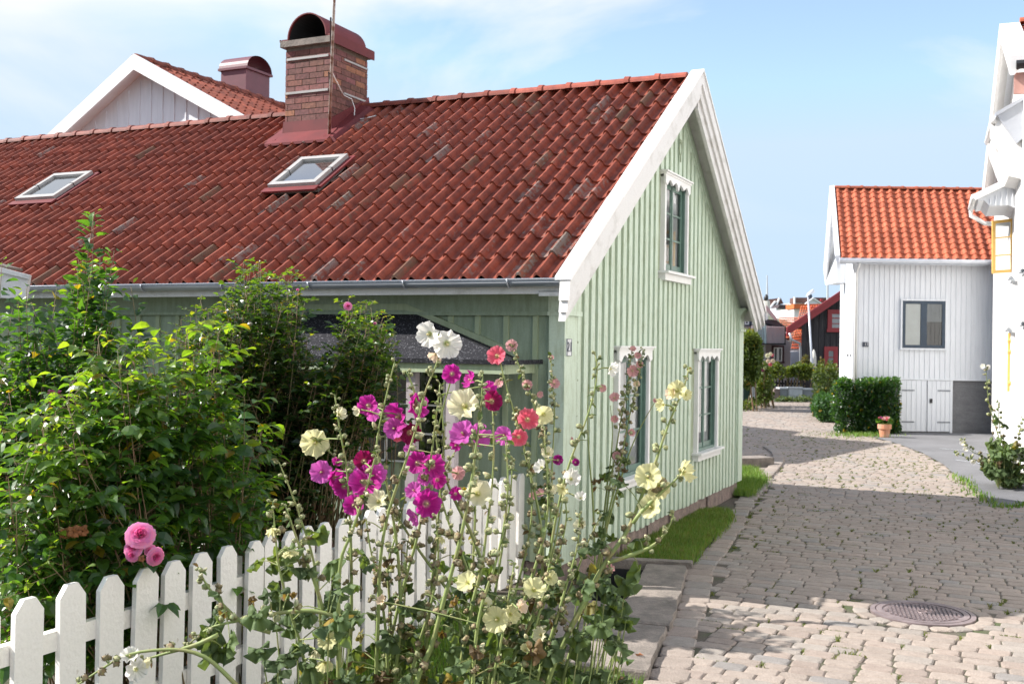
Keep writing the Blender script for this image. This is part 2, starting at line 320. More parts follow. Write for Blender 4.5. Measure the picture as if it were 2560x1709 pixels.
def ridge(mb, p0, p1, r=0.085, L=0.34, mi=0, down=0.0, seg=8, cr=1.0):
    p0 = V(p0); p1 = V(p1); d = (p1-p0); n = max(1, round(d.length/L)); L = d.length/n; d.normalize(); w = d.cross(V((0, 0, 1))).normalized()
    for i in range(n):
        rr = random.Random(i*13+5); br = (1.5 if cr > 1 and i < 6 else 0.75)+rr.random()*0.35; dz = (rr.random()-0.5)*0.008
        for (s0, s1, ra, rb) in ((0, L*0.88, r*0.94, r*0.98), (L*0.86, L*1.02, r*1.12, r*1.16)):
            vs = []
            for (s, rad) in ((s0, ra), (s1, rb)):
                for k in range(seg+1):
                    a = math.pi*k/seg
                    vs.append(p0+d*(i*L+s)+w*math.cos(a)*rad*1.15+V((0, 0, math.sin(a)*rad+dz-down)))
            m = seg+1
            fs = [(k, k+1, m+k+1, m+k) for k in range(seg)]+[tuple(range(m)), tuple(range(m, 2*m))[::-1]]
            mb.add(vs, fs, mi, (br, 0, 0))

# ================================================================== GREEN HOUSE (local x runs along the gable, local y along the eaves)
TH = 0.4388; GX, GY = 0.4006, 8.8065
A = V((math.sin(TH), math.cos(TH), 0)); E_ = V((-math.cos(TH), math.sin(TH), 0)); G = V((GX, GY, 0)); UZ = V((0, 0, 1))
HR = math.pi/2-TH
GW, GL, ZB = 6.3, 14.5, 0.2
AP = 3.2                                          # ridge position across the gable
def rz(a): return 4.87-(AP-a)*0.66 if a < AP else 4.87-(a-AP)*0.752
gh = thing('green_house', 'pale green board and batten cottage with red tiled roof and white bargeboards', 'house', (GX, GY, 0), HR)

wins = [(1.34, 2.20, 0.76, 1.90), (4.10, 4.95, 0.78, 1.88), (2.72, 3.52, 2.80, 3.74)]
mb = MB()
cuts = sorted(set([0, GW, AP]+[w[0] for w in wins]+[w[1] for w in wins]))
for x0, x1 in zip(cuts[:-1], cuts[1:]):
    segs = [(ZB, None)]
    for w in wins:
        if w[0] <= x0+1e-6 and x1 <= w[1]+1e-6:
            s0, s1 = segs[-1]; segs[-1] = (s0, w[2]); segs.append((w[3], None))
    for s0, s1 in segs:
        t0 = s1 if s1 is not None else rz(x0)-0.12; t1 = s1 if s1 is not None else rz(x1)-0.12
        mb.quad((x0, 0, s0), (x1, 0, s0), (x1, 0, t1), (x0, 0, t0))
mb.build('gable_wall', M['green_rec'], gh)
mb = MB(); x = 0.30; k = 0
while x < GW-0.24:
    w = 0.094+R.uniform(-.004, .004); x0, x1 = x, x+w
    spans = [[ZB-0.015+R.uniform(-.01, .01), None]]
    for wn in wins:
        ex0, ex1 = wn[0]-0.085, wn[1]+0.085
        if x1 > ex0 and x0 < ex1:
            s = spans[-1]; spans[-1] = [s[0], wn[2]-0.10]; spans.append([wn[3]+0.09, None])
    for s0, s1 in spans:
        ta = s1 if s1 else rz(x0)-0.125; tb = s1 if s1 else rz(x1)-0.125
        mb.hexa([(x0, 0, s0), (x1, 0, s0), (x1, -0.024, s0), (x0, -0.024, s0), (x0, 0, ta), (x1, 0, tb), (x1, -0.024, tb), (x0, -0.024, ta)])
        # small rounded cover mould on both sides of the board
    x += 0.1645
mb.build('gable_batten_boards', M['green'], gh)
# eaves wall toward the garden
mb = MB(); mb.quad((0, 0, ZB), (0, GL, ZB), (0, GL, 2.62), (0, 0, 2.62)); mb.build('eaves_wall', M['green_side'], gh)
mb = MB(); y = 0.20
while y < GL-0.1:
    mb.box(-0.022, 0, y, y+0.045, ZB, 2.24); y += R.choice((0.25, 0.27, 0.22, 0.26))
mb.build('eaves_batten_strips', M['green_batten'], gh)
mb = MB(); mb.quad((GW, 0, ZB), (GW, GL, ZB), (GW, GL, 2.45), (GW, 0, 2.45))
mb.add([(0, GL, ZB), (GW, GL, ZB), (GW, GL, 2.4), (AP, GL, 4.75), (0, GL, 2.6)], [(0, 1, 2, 3, 4)]); mb.build('back_walls', M['green'], gh)
mb = MB()
for i in range(16):
    a0 = 0.02+i*(GW-0.04)/16; a1 = a0+(GW-0.04)/16-0.012; d = R.uniform(-.015, .01)
    mb.box(a0, a1, 0.004+d, 0.3, -0.2, ZB-0.004+R.uniform(-.01, 0))
for i in range(30):
    y0 = 0.31+i*0.47; mb.box(0.004, 0.3, y0, y0+0.455, -0.2, ZB-0.004)
mb.build('stone_plinth', M['plinth'], gh)
# frieze, corner pilasters, rake trim
mb = MB()
mb.box(-0.035, 0, -0.03, 0.1, 2.25, 2.5); mb.box(-0.055, 0, -0.03, 0.1, 2.235, 2.265)
mb.box(-0.04, 0.135, -0.05, 0.0, ZB, 2.235); mb.box(0.155, 0.255, -0.042, 0.0, ZB, 2.235); mb.box(-0.04, 0.0, 0.0, 0.09, ZB, 2.235)
mb.box(-0.06, 0.29, -0.075, 0.0, 2.235, 2.275); mb.box(-0.04, 0.26, -0.055, 0, 2.275, 2.47)
mb.build('corner_pilaster', M['green'], gh); mb = MB()
a0, a1 = 6.085, 6.32
mb.box(a0, a1, -0.05, 0.0, ZB, 2.2); mb.box(a0-.03, a1+.03, -0.075, 0, 2.2, 2.235); mb.box(a0, a1, -0.055, 0, 2.235, 2.40)
for k in range(5):
    mb.box(a0-.01*k, a1+.012*k, -0.06-0.018*k, 0, 2.40+0.022*k, 2.422+0.022*k)
mb.build('corner_pilaster', M['green'], gh)
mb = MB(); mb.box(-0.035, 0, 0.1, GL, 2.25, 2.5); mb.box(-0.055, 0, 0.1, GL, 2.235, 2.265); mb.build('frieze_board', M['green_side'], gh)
mb = MB()
def rake(mbx, aa0, aa1, top, bot, y0, y1, mi=0):
    mbx.hexa([(aa0, y0, rz(aa0)+bot), (aa1, y0, rz(aa1)+bot), (aa1, y1, rz(aa1)+bot), (aa0, y1, rz(aa0)+bot),
              (aa0, y0, rz(aa0)+top), (aa1, y0, rz(aa1)+top), (aa1, y1, rz(aa1)+top), (aa0, y1, rz(aa0)+top)], mi)
rake(mb, 0.05, AP, -0.115, -0.25, -0.045, 0); rake(mb, AP, 6.2, -0.115, -0.25, -0.045, 0)
# scalloped lower edge of the rake trim on the far side
a = AP+0.1
while a < 6.1:
    mb.hexa([(a, -0.028, rz(a)-0.31), (a+0.09, -0.028, rz(a+0.09)-0.30), (a+0.09, 0, rz(a+0.09)-0.30), (a, 0, rz(a)-0.31),
             (a-0.02, -0.028, rz(a)-0.25), (a+0.10, -0.028, rz(a+0.1)-0.25), (a+0.10, 0, rz(a+0.1)-0.25), (a-0.02, 0, rz(a)-0.25)]); a += 0.165
mb.build('rake_trim', M['green'], gh)
# white bargeboards, three stepped boards on each rake, with the cap plank on top
for (aA, aB, nm) in ((-0.55, AP, 'near'), (AP, 6.52, 'far')):
    mb = MB()
    for k, (t, b_, off) in enumerate(((0.09, -0.04, 0.0), (-0.04, -0.13, 0.016), (-0.13, -0.20, 0.03)) if nm == 'near' else ((0.09, -0.06, 0.0), (-0.06, -0.185, 0.025), (-0.185, -0.31, 0.05))):
        y0 = -0.292+off; e0, e1 = aA, aB
        # stepped, slanting tails
        if nm == 'near': e0 = aA+(0, 0.0, 0.0)[k]
        else: e1 = aB-(0, 0.10, 0.22)[k]
        if nm == 'near':
            mb.hexa([(e0, y0, rz(e0)+b_-0.02), (e1, y0, rz(e1)+b_), (e1, -0.205, rz(e1)+b_), (e0, -0.205, rz(e0)+b_-0.02),
                     (e0+0.02, y0, rz(e0)+t), (e1, y0, rz(e1)+t), (e1, -0.205, rz(e1)+t), (e0+0.02, -0.205, rz(e0)+t)])
        else:
            mb.hexa([(e0, y0, rz(e0)+b_), (e1, y0, rz(e1)+b_-0.03), (e1, -0.205, rz(e1)+b_-0.03), (e0, -0.205, rz(e0)+b_),
                     (e0, y0, rz(e0)+t), (e1-0.03, y0, rz(e1)+t), (e1-0.03, -0.205, rz(e1)+t), (e0, -0.205, rz(e0)+t)])
    mb.build('bargeboard', M['white_old'], gh)
mb = MB()
js = [-0.54, 0.62, 1.75, 2.62, AP]
for s0, s1 in zip(js[:-1], js[1:]):
    mb.hexa([(s0+.004, -0.306, rz(s0)+0.092), (s1-.004, -0.306, rz(s1)+0.092), (s1-.004, -0.165, rz(s1)+0.092), (s0+.004, -0.165, rz(s0)+0.092),
             (s0+.004, -0.306, rz(s0)+0.118), (s1-.004, -0.306, rz(s1)+0.118), (s1-.004, -0.165, rz(s1)+0.118), (s0+.004, -0.165, rz(s0)+0.118)])
mb.hexa([(AP, -0.306, rz(AP)+0.092), (6.53, -0.306, rz(6.53)+0.092), (6.53, -0.165, rz(6.53)+0.092), (AP, -0.165, rz(AP)+0.092),
         (AP, -0.306, rz(AP)+0.118), (6.53, -0.306, rz(6.53)+0.118), (6.53, -0.165, rz(6.53)+0.118), (AP, -0.165, rz(AP)+0.118)])
mb.build('bargeboard_cap', M['white'], gh)
mb = MB()
rake(mb, -0.42, AP, -0.075, -0.105, -0.215, 0.02); rake(mb, AP, 6.42, -0.075, -0.105, -0.215, 0.02)
mb.quad((-0.40, -0.22, 2.42), (0, -0.22, 2.42), (0, GL, 2.42), (-0.40, GL, 2.42))
mb.build('soffit', M['white_old'], gh)
mb = MB(); mb.box(-0.40, -0.372, -0.22, GL, 2.395, 2.50);  mb.build('fascia_board', M['white_old'], gh)
# gutter: half-round trough
mb = MB(); gcx, gcz, gr = -0.46, 2.505, 0.058
ring = []
for k in range(9):
    a = math.pi+math.pi*k/8; ring.append((math.cos(a)*gr, math.sin(a)*gr))
vs = []
for y in (-0.20, GL):
    for (dx, dz) in ring: vs.append((gcx+dx, y, gcz+dz))
    for (dx, dz) in ring[::-1]: vs.append((gcx+dx*0.9, y, gcz+dz*0.9))
n = 18; mb.add(vs, [(k, (k+1) % n, n+(k+1) % n, n+k) for k in range(n)]+[tuple(range(n))]); mb.tube([(gcx-gr, -0.2, gcz), (gcx-gr, GL, gcz)], 0.007, 6)
gut = mb.build('gutter', M['metal'], gh, smooth=True)
mb = MB()
for i in range(16):
    y = 0.25+i*0.95
    pts = [(gcx+math.cos(math.pi+math.pi*k/8)*gr*1.1, y+0.010*k/8, gcz+math.sin(math.pi+math.pi*k/8)*gr*1.1) for k in range(9)]+[(gcx+gr+0.06, y+0.02, gcz-0.06)]
    mb.tube(pts, 0.006, 5)
mb.build('gutter_brackets', M['metal'], gh, smooth=True)

# roof
def lich(u, v, rr):
    # u metres from the gable, v metres up the slope: moss and lichen gather near the gable end
    near = max(0, 1-u/6.5)
    ms = 0.0; li = 0.0
    pn = noise.noise(V((u*.55, v*.8, 1)))
    if rr.random() < 0.03+0.5*near*max(0, .45+pn): ms = 0.28+0.45*rr.random()
    if rr.random() < 0.03+0.30*near*max(0, .4-pn): li = 0.34+0.24*rr.random()
    return ms, li
slope = math.atan(0.66); Vn = V((math.cos(slope), 0, math.sin(slope))); Nn = V((-math.sin(slope), 0, math.cos(slope)))
rl = (AP+0.40)/math.cos(slope)
mb = MB()
SK = [(1.23, 1.83, 3.30, 3.92), (1.29, 1.89, 7.17, 7.83)]
CH = (2.52, 3.30, 4.06, 4.72)
holes = []
for (x0, x1, y0, y1) in SK: holes.append((y0-0.02+0.12, y1+0.12+0.02, (x0+0.4)/math.cos(slope), (x1+0.4)/math.cos(slope)))
tiles(mb, (-0.40, -0.17, rz(-0.40)+0.0), (0, 1, 0), Vn, Nn, GL, rl, 0.163, 0.36, 0.056, lichen=lich, seg=10, vary=0.15, LIFT=0.024, holes=holes)
mb.quad((-0.40, -0.12, rz(-0.4)-0.012), (-0.40, GL, rz(-0.4)-0.012), (AP, GL, rz(AP)-0.012), (AP, -0.12, rz(AP)-0.012), 0, (0.4, 0, 0))
s2 = math.atan(0.752); V2 = V((-math.cos(s2), 0, math.sin(s2))); N2 = V((math.sin(s2), 0, math.cos(s2)))
tiles(mb, (6.5, -0.12, rz(6.5)), (0, 1, 0), V2, N2, GL, 3.3/math.cos(s2), 0.28, 0.62, 0.036, seg=4)
mb.quad((6.5, -0.12, rz(6.5)-0.012), (6.5, GL, rz(6.5)-0.012), (AP, GL, rz(AP)-0.012), (AP, -0.12, rz(AP)-0.012), 0, (0.4, 0, 0))
roof = mb.build('roof', M['tile_old'], gh, smooth=False)
mb = MB(); ridge(mb, (AP, -0.12, 4.90), (AP, GL, 4.90), 0.074, 0.345, cr=1.2); mb.build('ridge_tiles', M['tile_ridge'], roof)

# chimney
c0, c1, e0, e1 = CH
chz0, chz1 = 4.30, 5.56
mb = MB(); bh, bl, mt = 0.063, 0.21, 0.009
nrow = int((chz1-chz0)/(bh+mt))
for i in range(nrow):
    z0 = chz0+i*(bh+mt); z1 = z0+bh; off = 0 if i % 2 else bl/2
    for (axis, p0, p1, fixed, sgn) in (('y', e0, e1, c0, -1), ('x', c0, c1, e0, -1), ('y', e0, e1, c1, 1), ('x', c0, c1, e1, 1)):
        p = p0-off
        while p < p1-0.01:
            q0 = max(p, p0); q1 = min(p+bl-mt, p1); p += bl
            if q1-q0 < 0.02: continue
            g = R.uniform(0.75, 1.2); cc = (0.165*g, 0.064*g*R.uniform(.9, 1.15), 0.052*g*R.uniform(.9, 1.2)); 
            if R.random() < 0.10: cc = (0.26, 0.11, 0.06)
            pr = R.uniform(0.004, 0.009)*sgn
            if axis == 'y': mb.box(min(fixed, fixed+pr), max(fixed, fixed+pr), q0, q1, z0, z1, 0, cc)
            else: mb.box(q0, q1, min(fixed, fixed+pr), max(fixed, fixed+pr), z0, z1, 0, cc)
mb.box(c0, c1, e0, e1, chz0-0.6, chz1, 0, (0.12, 0.09, 0.07))
ch = mb.build('chimney', M['brick'], gh)
mb = MB(); mb.box(c0-0.06, c1+0.06, e0-0.06, e1+0.05, chz1, chz1+0.075); mb.build('crown_slab', M['concrete'], ch)
mb = MB(); cy = (e0+e1)/2; rr_ = 0.285; zb = chz1+0.077; seg = 20
for rad, flip in ((rr_, 0), (rr_-0.012, 1)):
    vs = []
    for xx in (c0-0.045, c1+0.05):
        for k in range(seg+1):
            a = math.pi*k/seg; vs.append((xx, cy+math.cos(a)*rad, zb+0.02+math.sin(a)*rad*1.02))
    m = seg+1; mb.add(vs, [(k, k+1, m+k+1, m+k) for k in range(seg)])
vs = []
for xx in (c0-0.045,):
    for rad in (rr_, rr_-0.014):
        for k in range(seg+1):
            a = math.pi*k/seg; vs.append((xx-.001, cy+math.cos(a)*rad, zb+0.02+math.sin(a)*rad*1.02))
mb.add(vs, [(k, k+1, seg+2+k, seg+1+k) for k in range(seg)])
mb.box(c0-0.05, c1+0.065, e0-0.068, e0-0.056, zb-0.09, zb+0.02); mb.box(c0-0.04, c1+0.06, e0-0.056, cy-rr_+.01, zb, zb+.03); mb.box(c0-0.04, c1+0.06, cy+rr_-.01, e1+.04, zb, zb+.02); mb.box(c0-0.05, c1+0.065, e1+0.056, e1+0.066, zb-0.01, zb+0.02)
inner = MB(); vs2 = [(c0-0.02, cy+math.cos(math.pi*k/seg)*(rr_-.02), zb+.02+math.sin(math.pi*k/seg)*(rr_-.02)) for k in range(seg+1)]+[(c1+.04, cy+math.cos(math.pi*k/seg)*(rr_-.02), zb+.02+math.sin(math.pi*k/seg)*(rr_-.02)) for k in range(seg+1)]
inner.add(vs2, [(k, k+1, seg+2+k, seg+1+k) for k in range(seg)]+[tuple(range(seg+1, 2*seg+2))]); inner.build('dark_lining', M['black'], ch)  # black liner added to paint the darkness inside the hood
vs = [(c1+0.049, cy+math.cos(math.pi*k/seg)*rr_, zb+0.02+math.sin(math.pi*k/seg)*rr_) for k in range(seg+1)]
mb.add(vs, [tuple(range(seg+1))])
mb.build('barrel_hood', M['redmetal'], ch)
mb = MB()
def zr(a, up=0.0): return rz(a)+up
# flashing: upstand collar plus apron lying on the tiles
fz = 4.56+0.0
for (pa, pb) in (((c0, e0), (c0, e1)),):
    mb.hexa([(c0-0.03, e0-0.03, zr(c0)-0.1), (c0-0.03, e1+0.03, zr(c0)-0.1), (c0-0.012, e1+0.012, zr(c0)-0.1), (c0-0.012, e0-0.012, zr(c0)-0.1),
             (c0-0.015, e0-0.015, 4.66), (c0-0.015, e1+0.015, 4.66), (c0-0.010, e1+0.010, 4.66), (c0-0.010, e0-0.010, 4.66)])
for s, ee in ((-1, e0), (1, e1)):
    y0, y1 = (ee-0.012, ee-0.045) if s < 0 else (ee+0.012, ee+0.045)
    mb.hexa([(c0-0.03, y0, zr(c0)-0.05), (c1+0.05, y0, zr(AP)-0.1), (c1+0.05, y1, zr(AP)-0.1), (c0-0.03, y1, zr(c0)-0.05),
             (c0-0.015, y0, 4.66), (c1+0.02, y0, 5.08), (c1+0.02, y0+s*0.008, 5.08), (c0-0.015, y0+s*0.008, 4.66)])
    mb.hexa([(c0-0.18, ee+s*0.02, zr(c0-0.18)+0.03), (AP, ee+s*0.02, zr(AP)+0.045), (AP, ee+s*0.22, zr(AP)+0.045), (c0-0.18, ee+s*0.22, zr(c0-0.18)+0.03),
             (c0-0.18, ee+s*0.02, zr(c0-0.18)+0.11), (AP, ee+s*0.02, zr(AP)+0.12), (AP, ee+s*0.16, zr(AP)+0.10), (c0-0.18, ee+s*0.16, zr(c0-0.18)+0.10)])
mb.hexa([(c0-0.24, e0-0.12, zr(c0-0.24)+0.07), (c0-0.24, e1+0.12, zr(c0-0.24)+0.07), (c0, e1+0.1, zr(c0)+0.06), (c0, e0-0.1, zr(c0)+0.06),
         (c0-0.24, e0-0.12, zr(c0-0.24)+0.10), (c0-0.24, e1+0.12, zr(c0-0.24)+0.10), (c0, e1+0.1, zr(c0)+0.12), (c0, e0-0.1, zr(c0)+0.12)])
mb.build('flashing', M['redmetal'], ch)
for z in (4.99, 5.40):
  for side_ in (0, 1):
    mb = MB()
    if side_ == 0: mb.box(c0-0.022, c0-0.010, e0+0.03, e1-0.02 if z > 5.2 else e1, z, z+0.028)
    else: mb.box(c0+0.25, c1-0.01, e0-0.022, e0-0.010, z+0.01, z+0.032)
    mb.build('steel_band', M['skyframe'], ch)

# skylights
for (x0, x1, y0, y1) in SK:
    mb = MB(); up = 0.0
    def P(a, y, h): return (a-math.sin(slope)*h, y, rz(a)+math.cos(slope)*h)
    fw_ = 0.058
    for (a0, a1, b0, b1) in ((x0, x1, y0, y0+fw_), (x0, x1, y1-fw_, y1), (x0, x0+fw_, y0+fw_, y1-fw_), (x1-fw_, x1, y0+fw_, y1-fw_)):
        mb.hexa([P(a0, b0, 0), P(a1, b0, 0), P(a1, b1, 0), P(a0, b1, 0), P(a0, b0, 0.12), P(a1, b0, 0.12), P(a1, b1, 0.12), P(a0, b1, 0.12)])
    am = (x0+x1)/2
    for b0, b1 in ((y0-0.004, y0+fw_+.002), (y1-fw_-.002, y1+0.004)):
        mb.hexa([P(am-.005, b0, 0.05), P(am+.005, b0, 0.05), P(am+.005, b1, 0.05), P(am-.005, b1, 0.05), P(am-.005, b0, 0.123), P(am+.005, b0, 0.123), P(am+.005, b1, 0.123), P(am-.005, b1, 0.123)], 1)
    sk = mb.build('skylight', [M['skyframe'], M['black']], gh)
    mb = MB(); mb.quad(P(x0+fw_, y0+fw_, 0.09), P(x1-fw_, y0+fw_, 0.09), P(x1-fw_, y1-fw_, 0.09), P(x0+fw_, y1-fw_, 0.09)); mb.build('pane', M['skyglass'], sk)
    mb = MB(); mb.quad(P(x0+fw_, y0+fw_, -0.05), P(x1-fw_, y0+fw_, -0.05), P(x1-fw_, y1-fw_, -0.05), P(x0+fw_, y1-fw_, -0.05)); mb.build('blind', M['lightgrey'], sk)
    mb = MB()
    for (a0, a1, b0, b1, h) in ((x0-0.085, x0-0.005, y0-0.04, y1+0.04, 0.085), (x0-0.02, x1+0.03, y0-0.07, y0-0.004, 0.078), (x0-0.02, x1+0.03, y1+0.004, y1+0.025, 0.078)):
        mb.hexa([P(a0, b0, h-.02), P(a1, b0, h-.02), P(a1, b1, h-.02), P(a0, b1, h-.02), P(a0, b0, h), P(a1, b0, h), P(a1, b1, h), P(a0, b1, h)])
    mb.build('flashing', M['redmetal'], sk)

# gable windows with carved head boards
def gable_window(x0, x1, z0, z1, rows=3, curt=True, open_=False):
    mb = MB(); c = 0.05
    mb.box(x0-c, x0, -0.05, 0.0, z0-0.02, z1+0.03); mb.box(x1, x1+c, -0.05, 0.0, z0-0.02, z1+0.03); mb.box(x0, x1, -0.045, 0.0, z1, z1+0.05)
    w = mb.build('window', M['white'], gh)
    mb = MB()                                                   # cornice and scalloped board
    mb.box(x0-0.10, x1+0.10, -0.09, 0, z1+0.075, z1+0.092); mb.box(x0-0.08, x1+0.08, -0.07, 0, z1+0.052, z1+0.075)
    pts = [(x0-0.07, -0.062, z1+0.052), (x0-0.07, -0.062, z1-0.04), (x0-0.015, -0.062, z1-0.06)]
    n = 40
    for k in range(n+1):
        t = k/n; xx = x0+(x1-x0)*t
        arch = 0.05*math.sin(math.pi*min(1, abs(t-0.5)*4 if abs(t-.5) < .25 else (0.5-abs(t-0.5))*4))
        sc = 0.012*abs(math.sin(t*math.pi*6)); drop = 0.035 if abs(t-0.5) < 0.04 else 0
        pts.append((xx, -0.062, z1-0.055+arch+sc-drop*0.6))
    pts += [(x1+0.015, -0.062, z1-0.06), (x1+0.07, -0.062, z1-0.04), (x1+0.07, -0.062, z1+0.052)]
    mb.prism(pts, (0, 0.025, 0)); mb.build('carved_head', M['white'], w)
    mb = MB(); mb.box(x0-0.12, x1+0.12, -0.12, 0.0, z0-0.045, z0-0.02); mb.box(x0-0.09, x1+0.09, -0.075, 0.0, z0-0.115, z0-0.045); mb.build('sill', M['white'], w)
    mb = MB(); f = 0.045; xm = (x0+x1)/2; yd = 0.012
    mb.box(x0, x0+0.022, -0.02, 0.03, z0, z1); mb.box(x1-0.022, x1, -0.02, 0.03, z0, z1); mb.box(x0, x1, -0.02, 0.03, z0-0.02, z0+0.012); mb.box(x0, x1, -0.02, 0.03, z1-0.02, z1)
    for (q0, q1) in ((x0+0.022, xm-0.003), (xm+0.003, x1-0.022)):
        mb.box(q0, q0+f, yd, yd+0.02, z0+.012, z1-.02); mb.box(q1-f, q1, yd, yd+0.02, z0+.012, z1-.02)
        mb.box(q0+f, q1-f, yd, yd+0.02, z0+.012, z0+.012+f*1.3); mb.box(q0+f, q1-f, yd, yd+0.02, z1-.02-f, z1-.02)
        for r in range(1, rows):
            zz = z0+.07+(z1-z0-0.12)*r/rows; mb.box(q0+f, q1-f, yd+.002, yd+0.012, zz-0.010, zz+0.010)
    mb.box(xm-0.02, xm+0.02, yd-0.008, yd, z0+.012, z1-.02)
    mb.build('sash_frame', M['window_green'], w)
    mb = MB(); mb.quad((x0, yd+0.007, z0), (x1, yd+0.007, z0), (x1, yd+0.007, z1), (x0, yd+0.007, z1)); mb.build('pane', M['glass'], w)
    if curt:
        mb = MB(); n = 26
        for (s0, s1, zt, zb_) in ((x0+.02, x0+(x1-x0)*0.47, z1, z0), (x1-(x1-x0)*0.46, x1-.02, z1, z0), (x0, x1, z1, z1-0.16)):
            vs = []
            for k in range(n+1):
                xx = s0+(s1-s0)*k/n; yy = 0.055+0.008*math.sin(k*1.9)
                vs += [(xx, yy, zb_), (xx, yy, zt)]
            mb.add(vs, [(2*k, 2*k+2, 2*k+3, 2*k+1) for k in range(n)])
        mb.build('curtain', M['curtain'], w, smooth=True)
    mb = MB(); mb.box(x0-0.3, x1+0.3, 0.115, 0.9, z0-0.3, z1+0.2); mb.f = mb.f[0:2]+mb.f[3:]; mb.m = mb.m[:5]; mb.build('room_behind', M['dark'], w)
    return w
for i, wn in enumerate(wins):
    w = gable_window(*wn); tag(w, ('tall gable window with three rows of panes, nearer ground floor one', 'gable window on the far side of the ground floor', 'attic window high in the gable under the ridge')[i])
# wrought iron hook over the attic window
mb = MB(); cxh, czh = 3.22, 4.15
mb.tube([(cxh, -0.03-0.05*k/10, czh+0.0-0.0*k) for k in range(2)], 0.02, 8)
mb.tube([(cxh+0.05*math.cos(a*0.35), -0.05, czh+0.07*math.sin(a*0.35)) for a in range(19)], 0.008, 5)
mb.tube([(cxh-0.05, -0.05, czh+0.09), (cxh+0.07, -0.05, czh+0.08)], 0.008, 5); mb.tube([(cxh, -0.05, czh-0.07), (cxh-0.01, -0.05, czh-0.15)], 0.008, 5)
mb.build('iron_hook', M['green_rec'], gh)
# thin conduit beside the corner pilaster
mb = MB(); mb.tube([(0.275, -0.03, 0.25), (0.277, -0.03, 2.24)], 0.006, 6)
for z in (0.6, 1.0, 1.4, 1.7, 2.02): mb.tube([(0.255, -0.032, z), (0.298, -0.032, z)], 0.009, 5)
mb.build('conduit', M['green_rec'], gh)
# enamel number plate
mb = MB(); mb.box(-0.012, 0.085, -0.062, -0.052, 1.905, 2.045); np_ = mb.build('number_plate', M['enamel'], gh)
mb = MB(); 
for (x0, x1, z0, z1) in ((-0.012, 0.085, 1.905, 1.909), (-0.012, 0.085, 2.041, 2.045), (-0.012, -0.008, 1.905, 2.045), (0.081, 0.085, 1.905, 2.045)): mb.box(x0, x1, -0.0645, -0.0625, z0, z1)
mb.build('plate_border', M['navy'], np_)
text_mesh('digits', '21', 0.115, FR[gh.name]@Matrix.Translation((0.036, -0.0655, 1.975))@Matrix.Rotation(math.pi/2, 4, 'X'), M['navy'], np_)

# porch on the garden side
pe0, pe1, ps = 0.42, 3.05, -0.62; pz, pt = 1.865, 2.28
mb = MB()
mb.add([(ps, pe0-.25, pz), (ps, pe1+.25, pz), (0, pe1-0.35, pt), (0, 1.45, pt), (0, pe0, pz+0.03), (0, pe1+.25, pz+.03)], [(0, 1, 2, 3), (0, 3, 4), (1, 5, 2)])
mb.box(ps-0.012, ps, pe0-.26, pe1+.26, pz-0.03, pz+0.006); mb.box(ps, 0, pe0-.262, pe0-.25, pz-0.03, pz+0.006)
po = mb.build('porch', M['felt'], gh)
mb = MB()
for (ya, za, yb, zb2) in ((pe0-.03, pz+0.02, 1.45, pt), (1.45, pt, pe1-.35, pt), (pe1-.35, pt, pe1+.3, pz+0.03)):
    mb.hexa([(-0.05, ya, za), (-0.05, yb, zb2), (0, yb, zb2), (0, ya, za), (-0.05, ya, za+0.055), (-0.05, yb, zb2+0.055), (0, yb, zb2+0.055), (0, ya, za+0.055)])
mb.box(ps+0.01, ps+0.035, pe0-.2, pe1+.2, pz-0.105, pz-0.032); mb.box(ps+0.03, 0, pe0-.2, pe0-.175, pz-0.105, pz-0.032)
mb.build('porch_trim', M['green_batten'], po)
for y in (pe0+0.25, pe0+0.62, pe1-0.2): mb = MB(); mb.box(ps+0.05, ps+0.12, y, y+0.085, 0.1, pz-0.1); mb.build('post', M['lilac'], po)
for y in (0.95, 1.95): mb = MB(); mb.box(-0.05, 0, y, y+.08, 0.2, 1.8); mb.build('casing', M['lilac'], po)
mb = MB(); mb.box(-0.03, -0.02, 1.05, 1.93, 0.95, 1.75); pw = mb.build('window', M['glass'], gh)
mb = MB(); mb.box(-0.022, -0.015, 1.05, 1.93, 0.95, 1.75, 0); mb.build('room_behind', M['dark'], pw)
mb = MB()
for y in (1.05, 1.33, 1.63, 1.91): mb.box(-0.045, -0.03, y, y+0.02, 0.95, 1.75)
for z in (0.95, 1.2, 1.45, 1.74): mb.box(-0.044, -0.031, 1.05, 1.93, z, z+0.015)
mb.build('muntins', M['white'], pw)

# television mast strapped to the chimney
am = thing('antenna_mast', 'thin rusty white pole strapped to the brick chimney and rising out of the picture', 'antenna', (0, 0, 0))
Hw = lambda a, e, z: G+A*a+E_*e+UZ*z
FR[am.name] = Matrix.Translation(Hw(2.44, 4.02, 4.42)); am.location = Hw(2.44, 4.02, 4.42)
mb = MB(); pa = Hw(2.44, 4.02, 4.42); pb = at(838, -60, 10.95)
mb.tube([pa, pa.lerp(pb, .5), pb], [0.019, 0.017, 0.014], 8); mb.build('pole', M['rust'], am, world=True, smooth=True)
mb = MB()
pz_ = lambda z: pa+(pb-pa)*((z-pa.z)/(pb.z-pa.z))
for z in (4.99, 5.42):
    q = pz_(z); mb.tube([q+V((-.03, 0, 0)), Hw(2.52, 4.07, z+.01)], 0.01, 5)
mb.build('clamps', M['black'], am, world=True)
mb = MB(); q = pz_(5.0)
mb.tube([q, Hw(2.7, 4.0, 4.97), Hw(2.84, 3.98, 4.95), Hw(2.90, 3.97, 4.85), Hw(2.86, 3.95, 4.72), Hw(2.86, 3.85, 4.70), Hw(2.9, 3.6, 4.74)], 0.006, 5); mb.build('cable', M['white'], am, world=True, smooth=True)

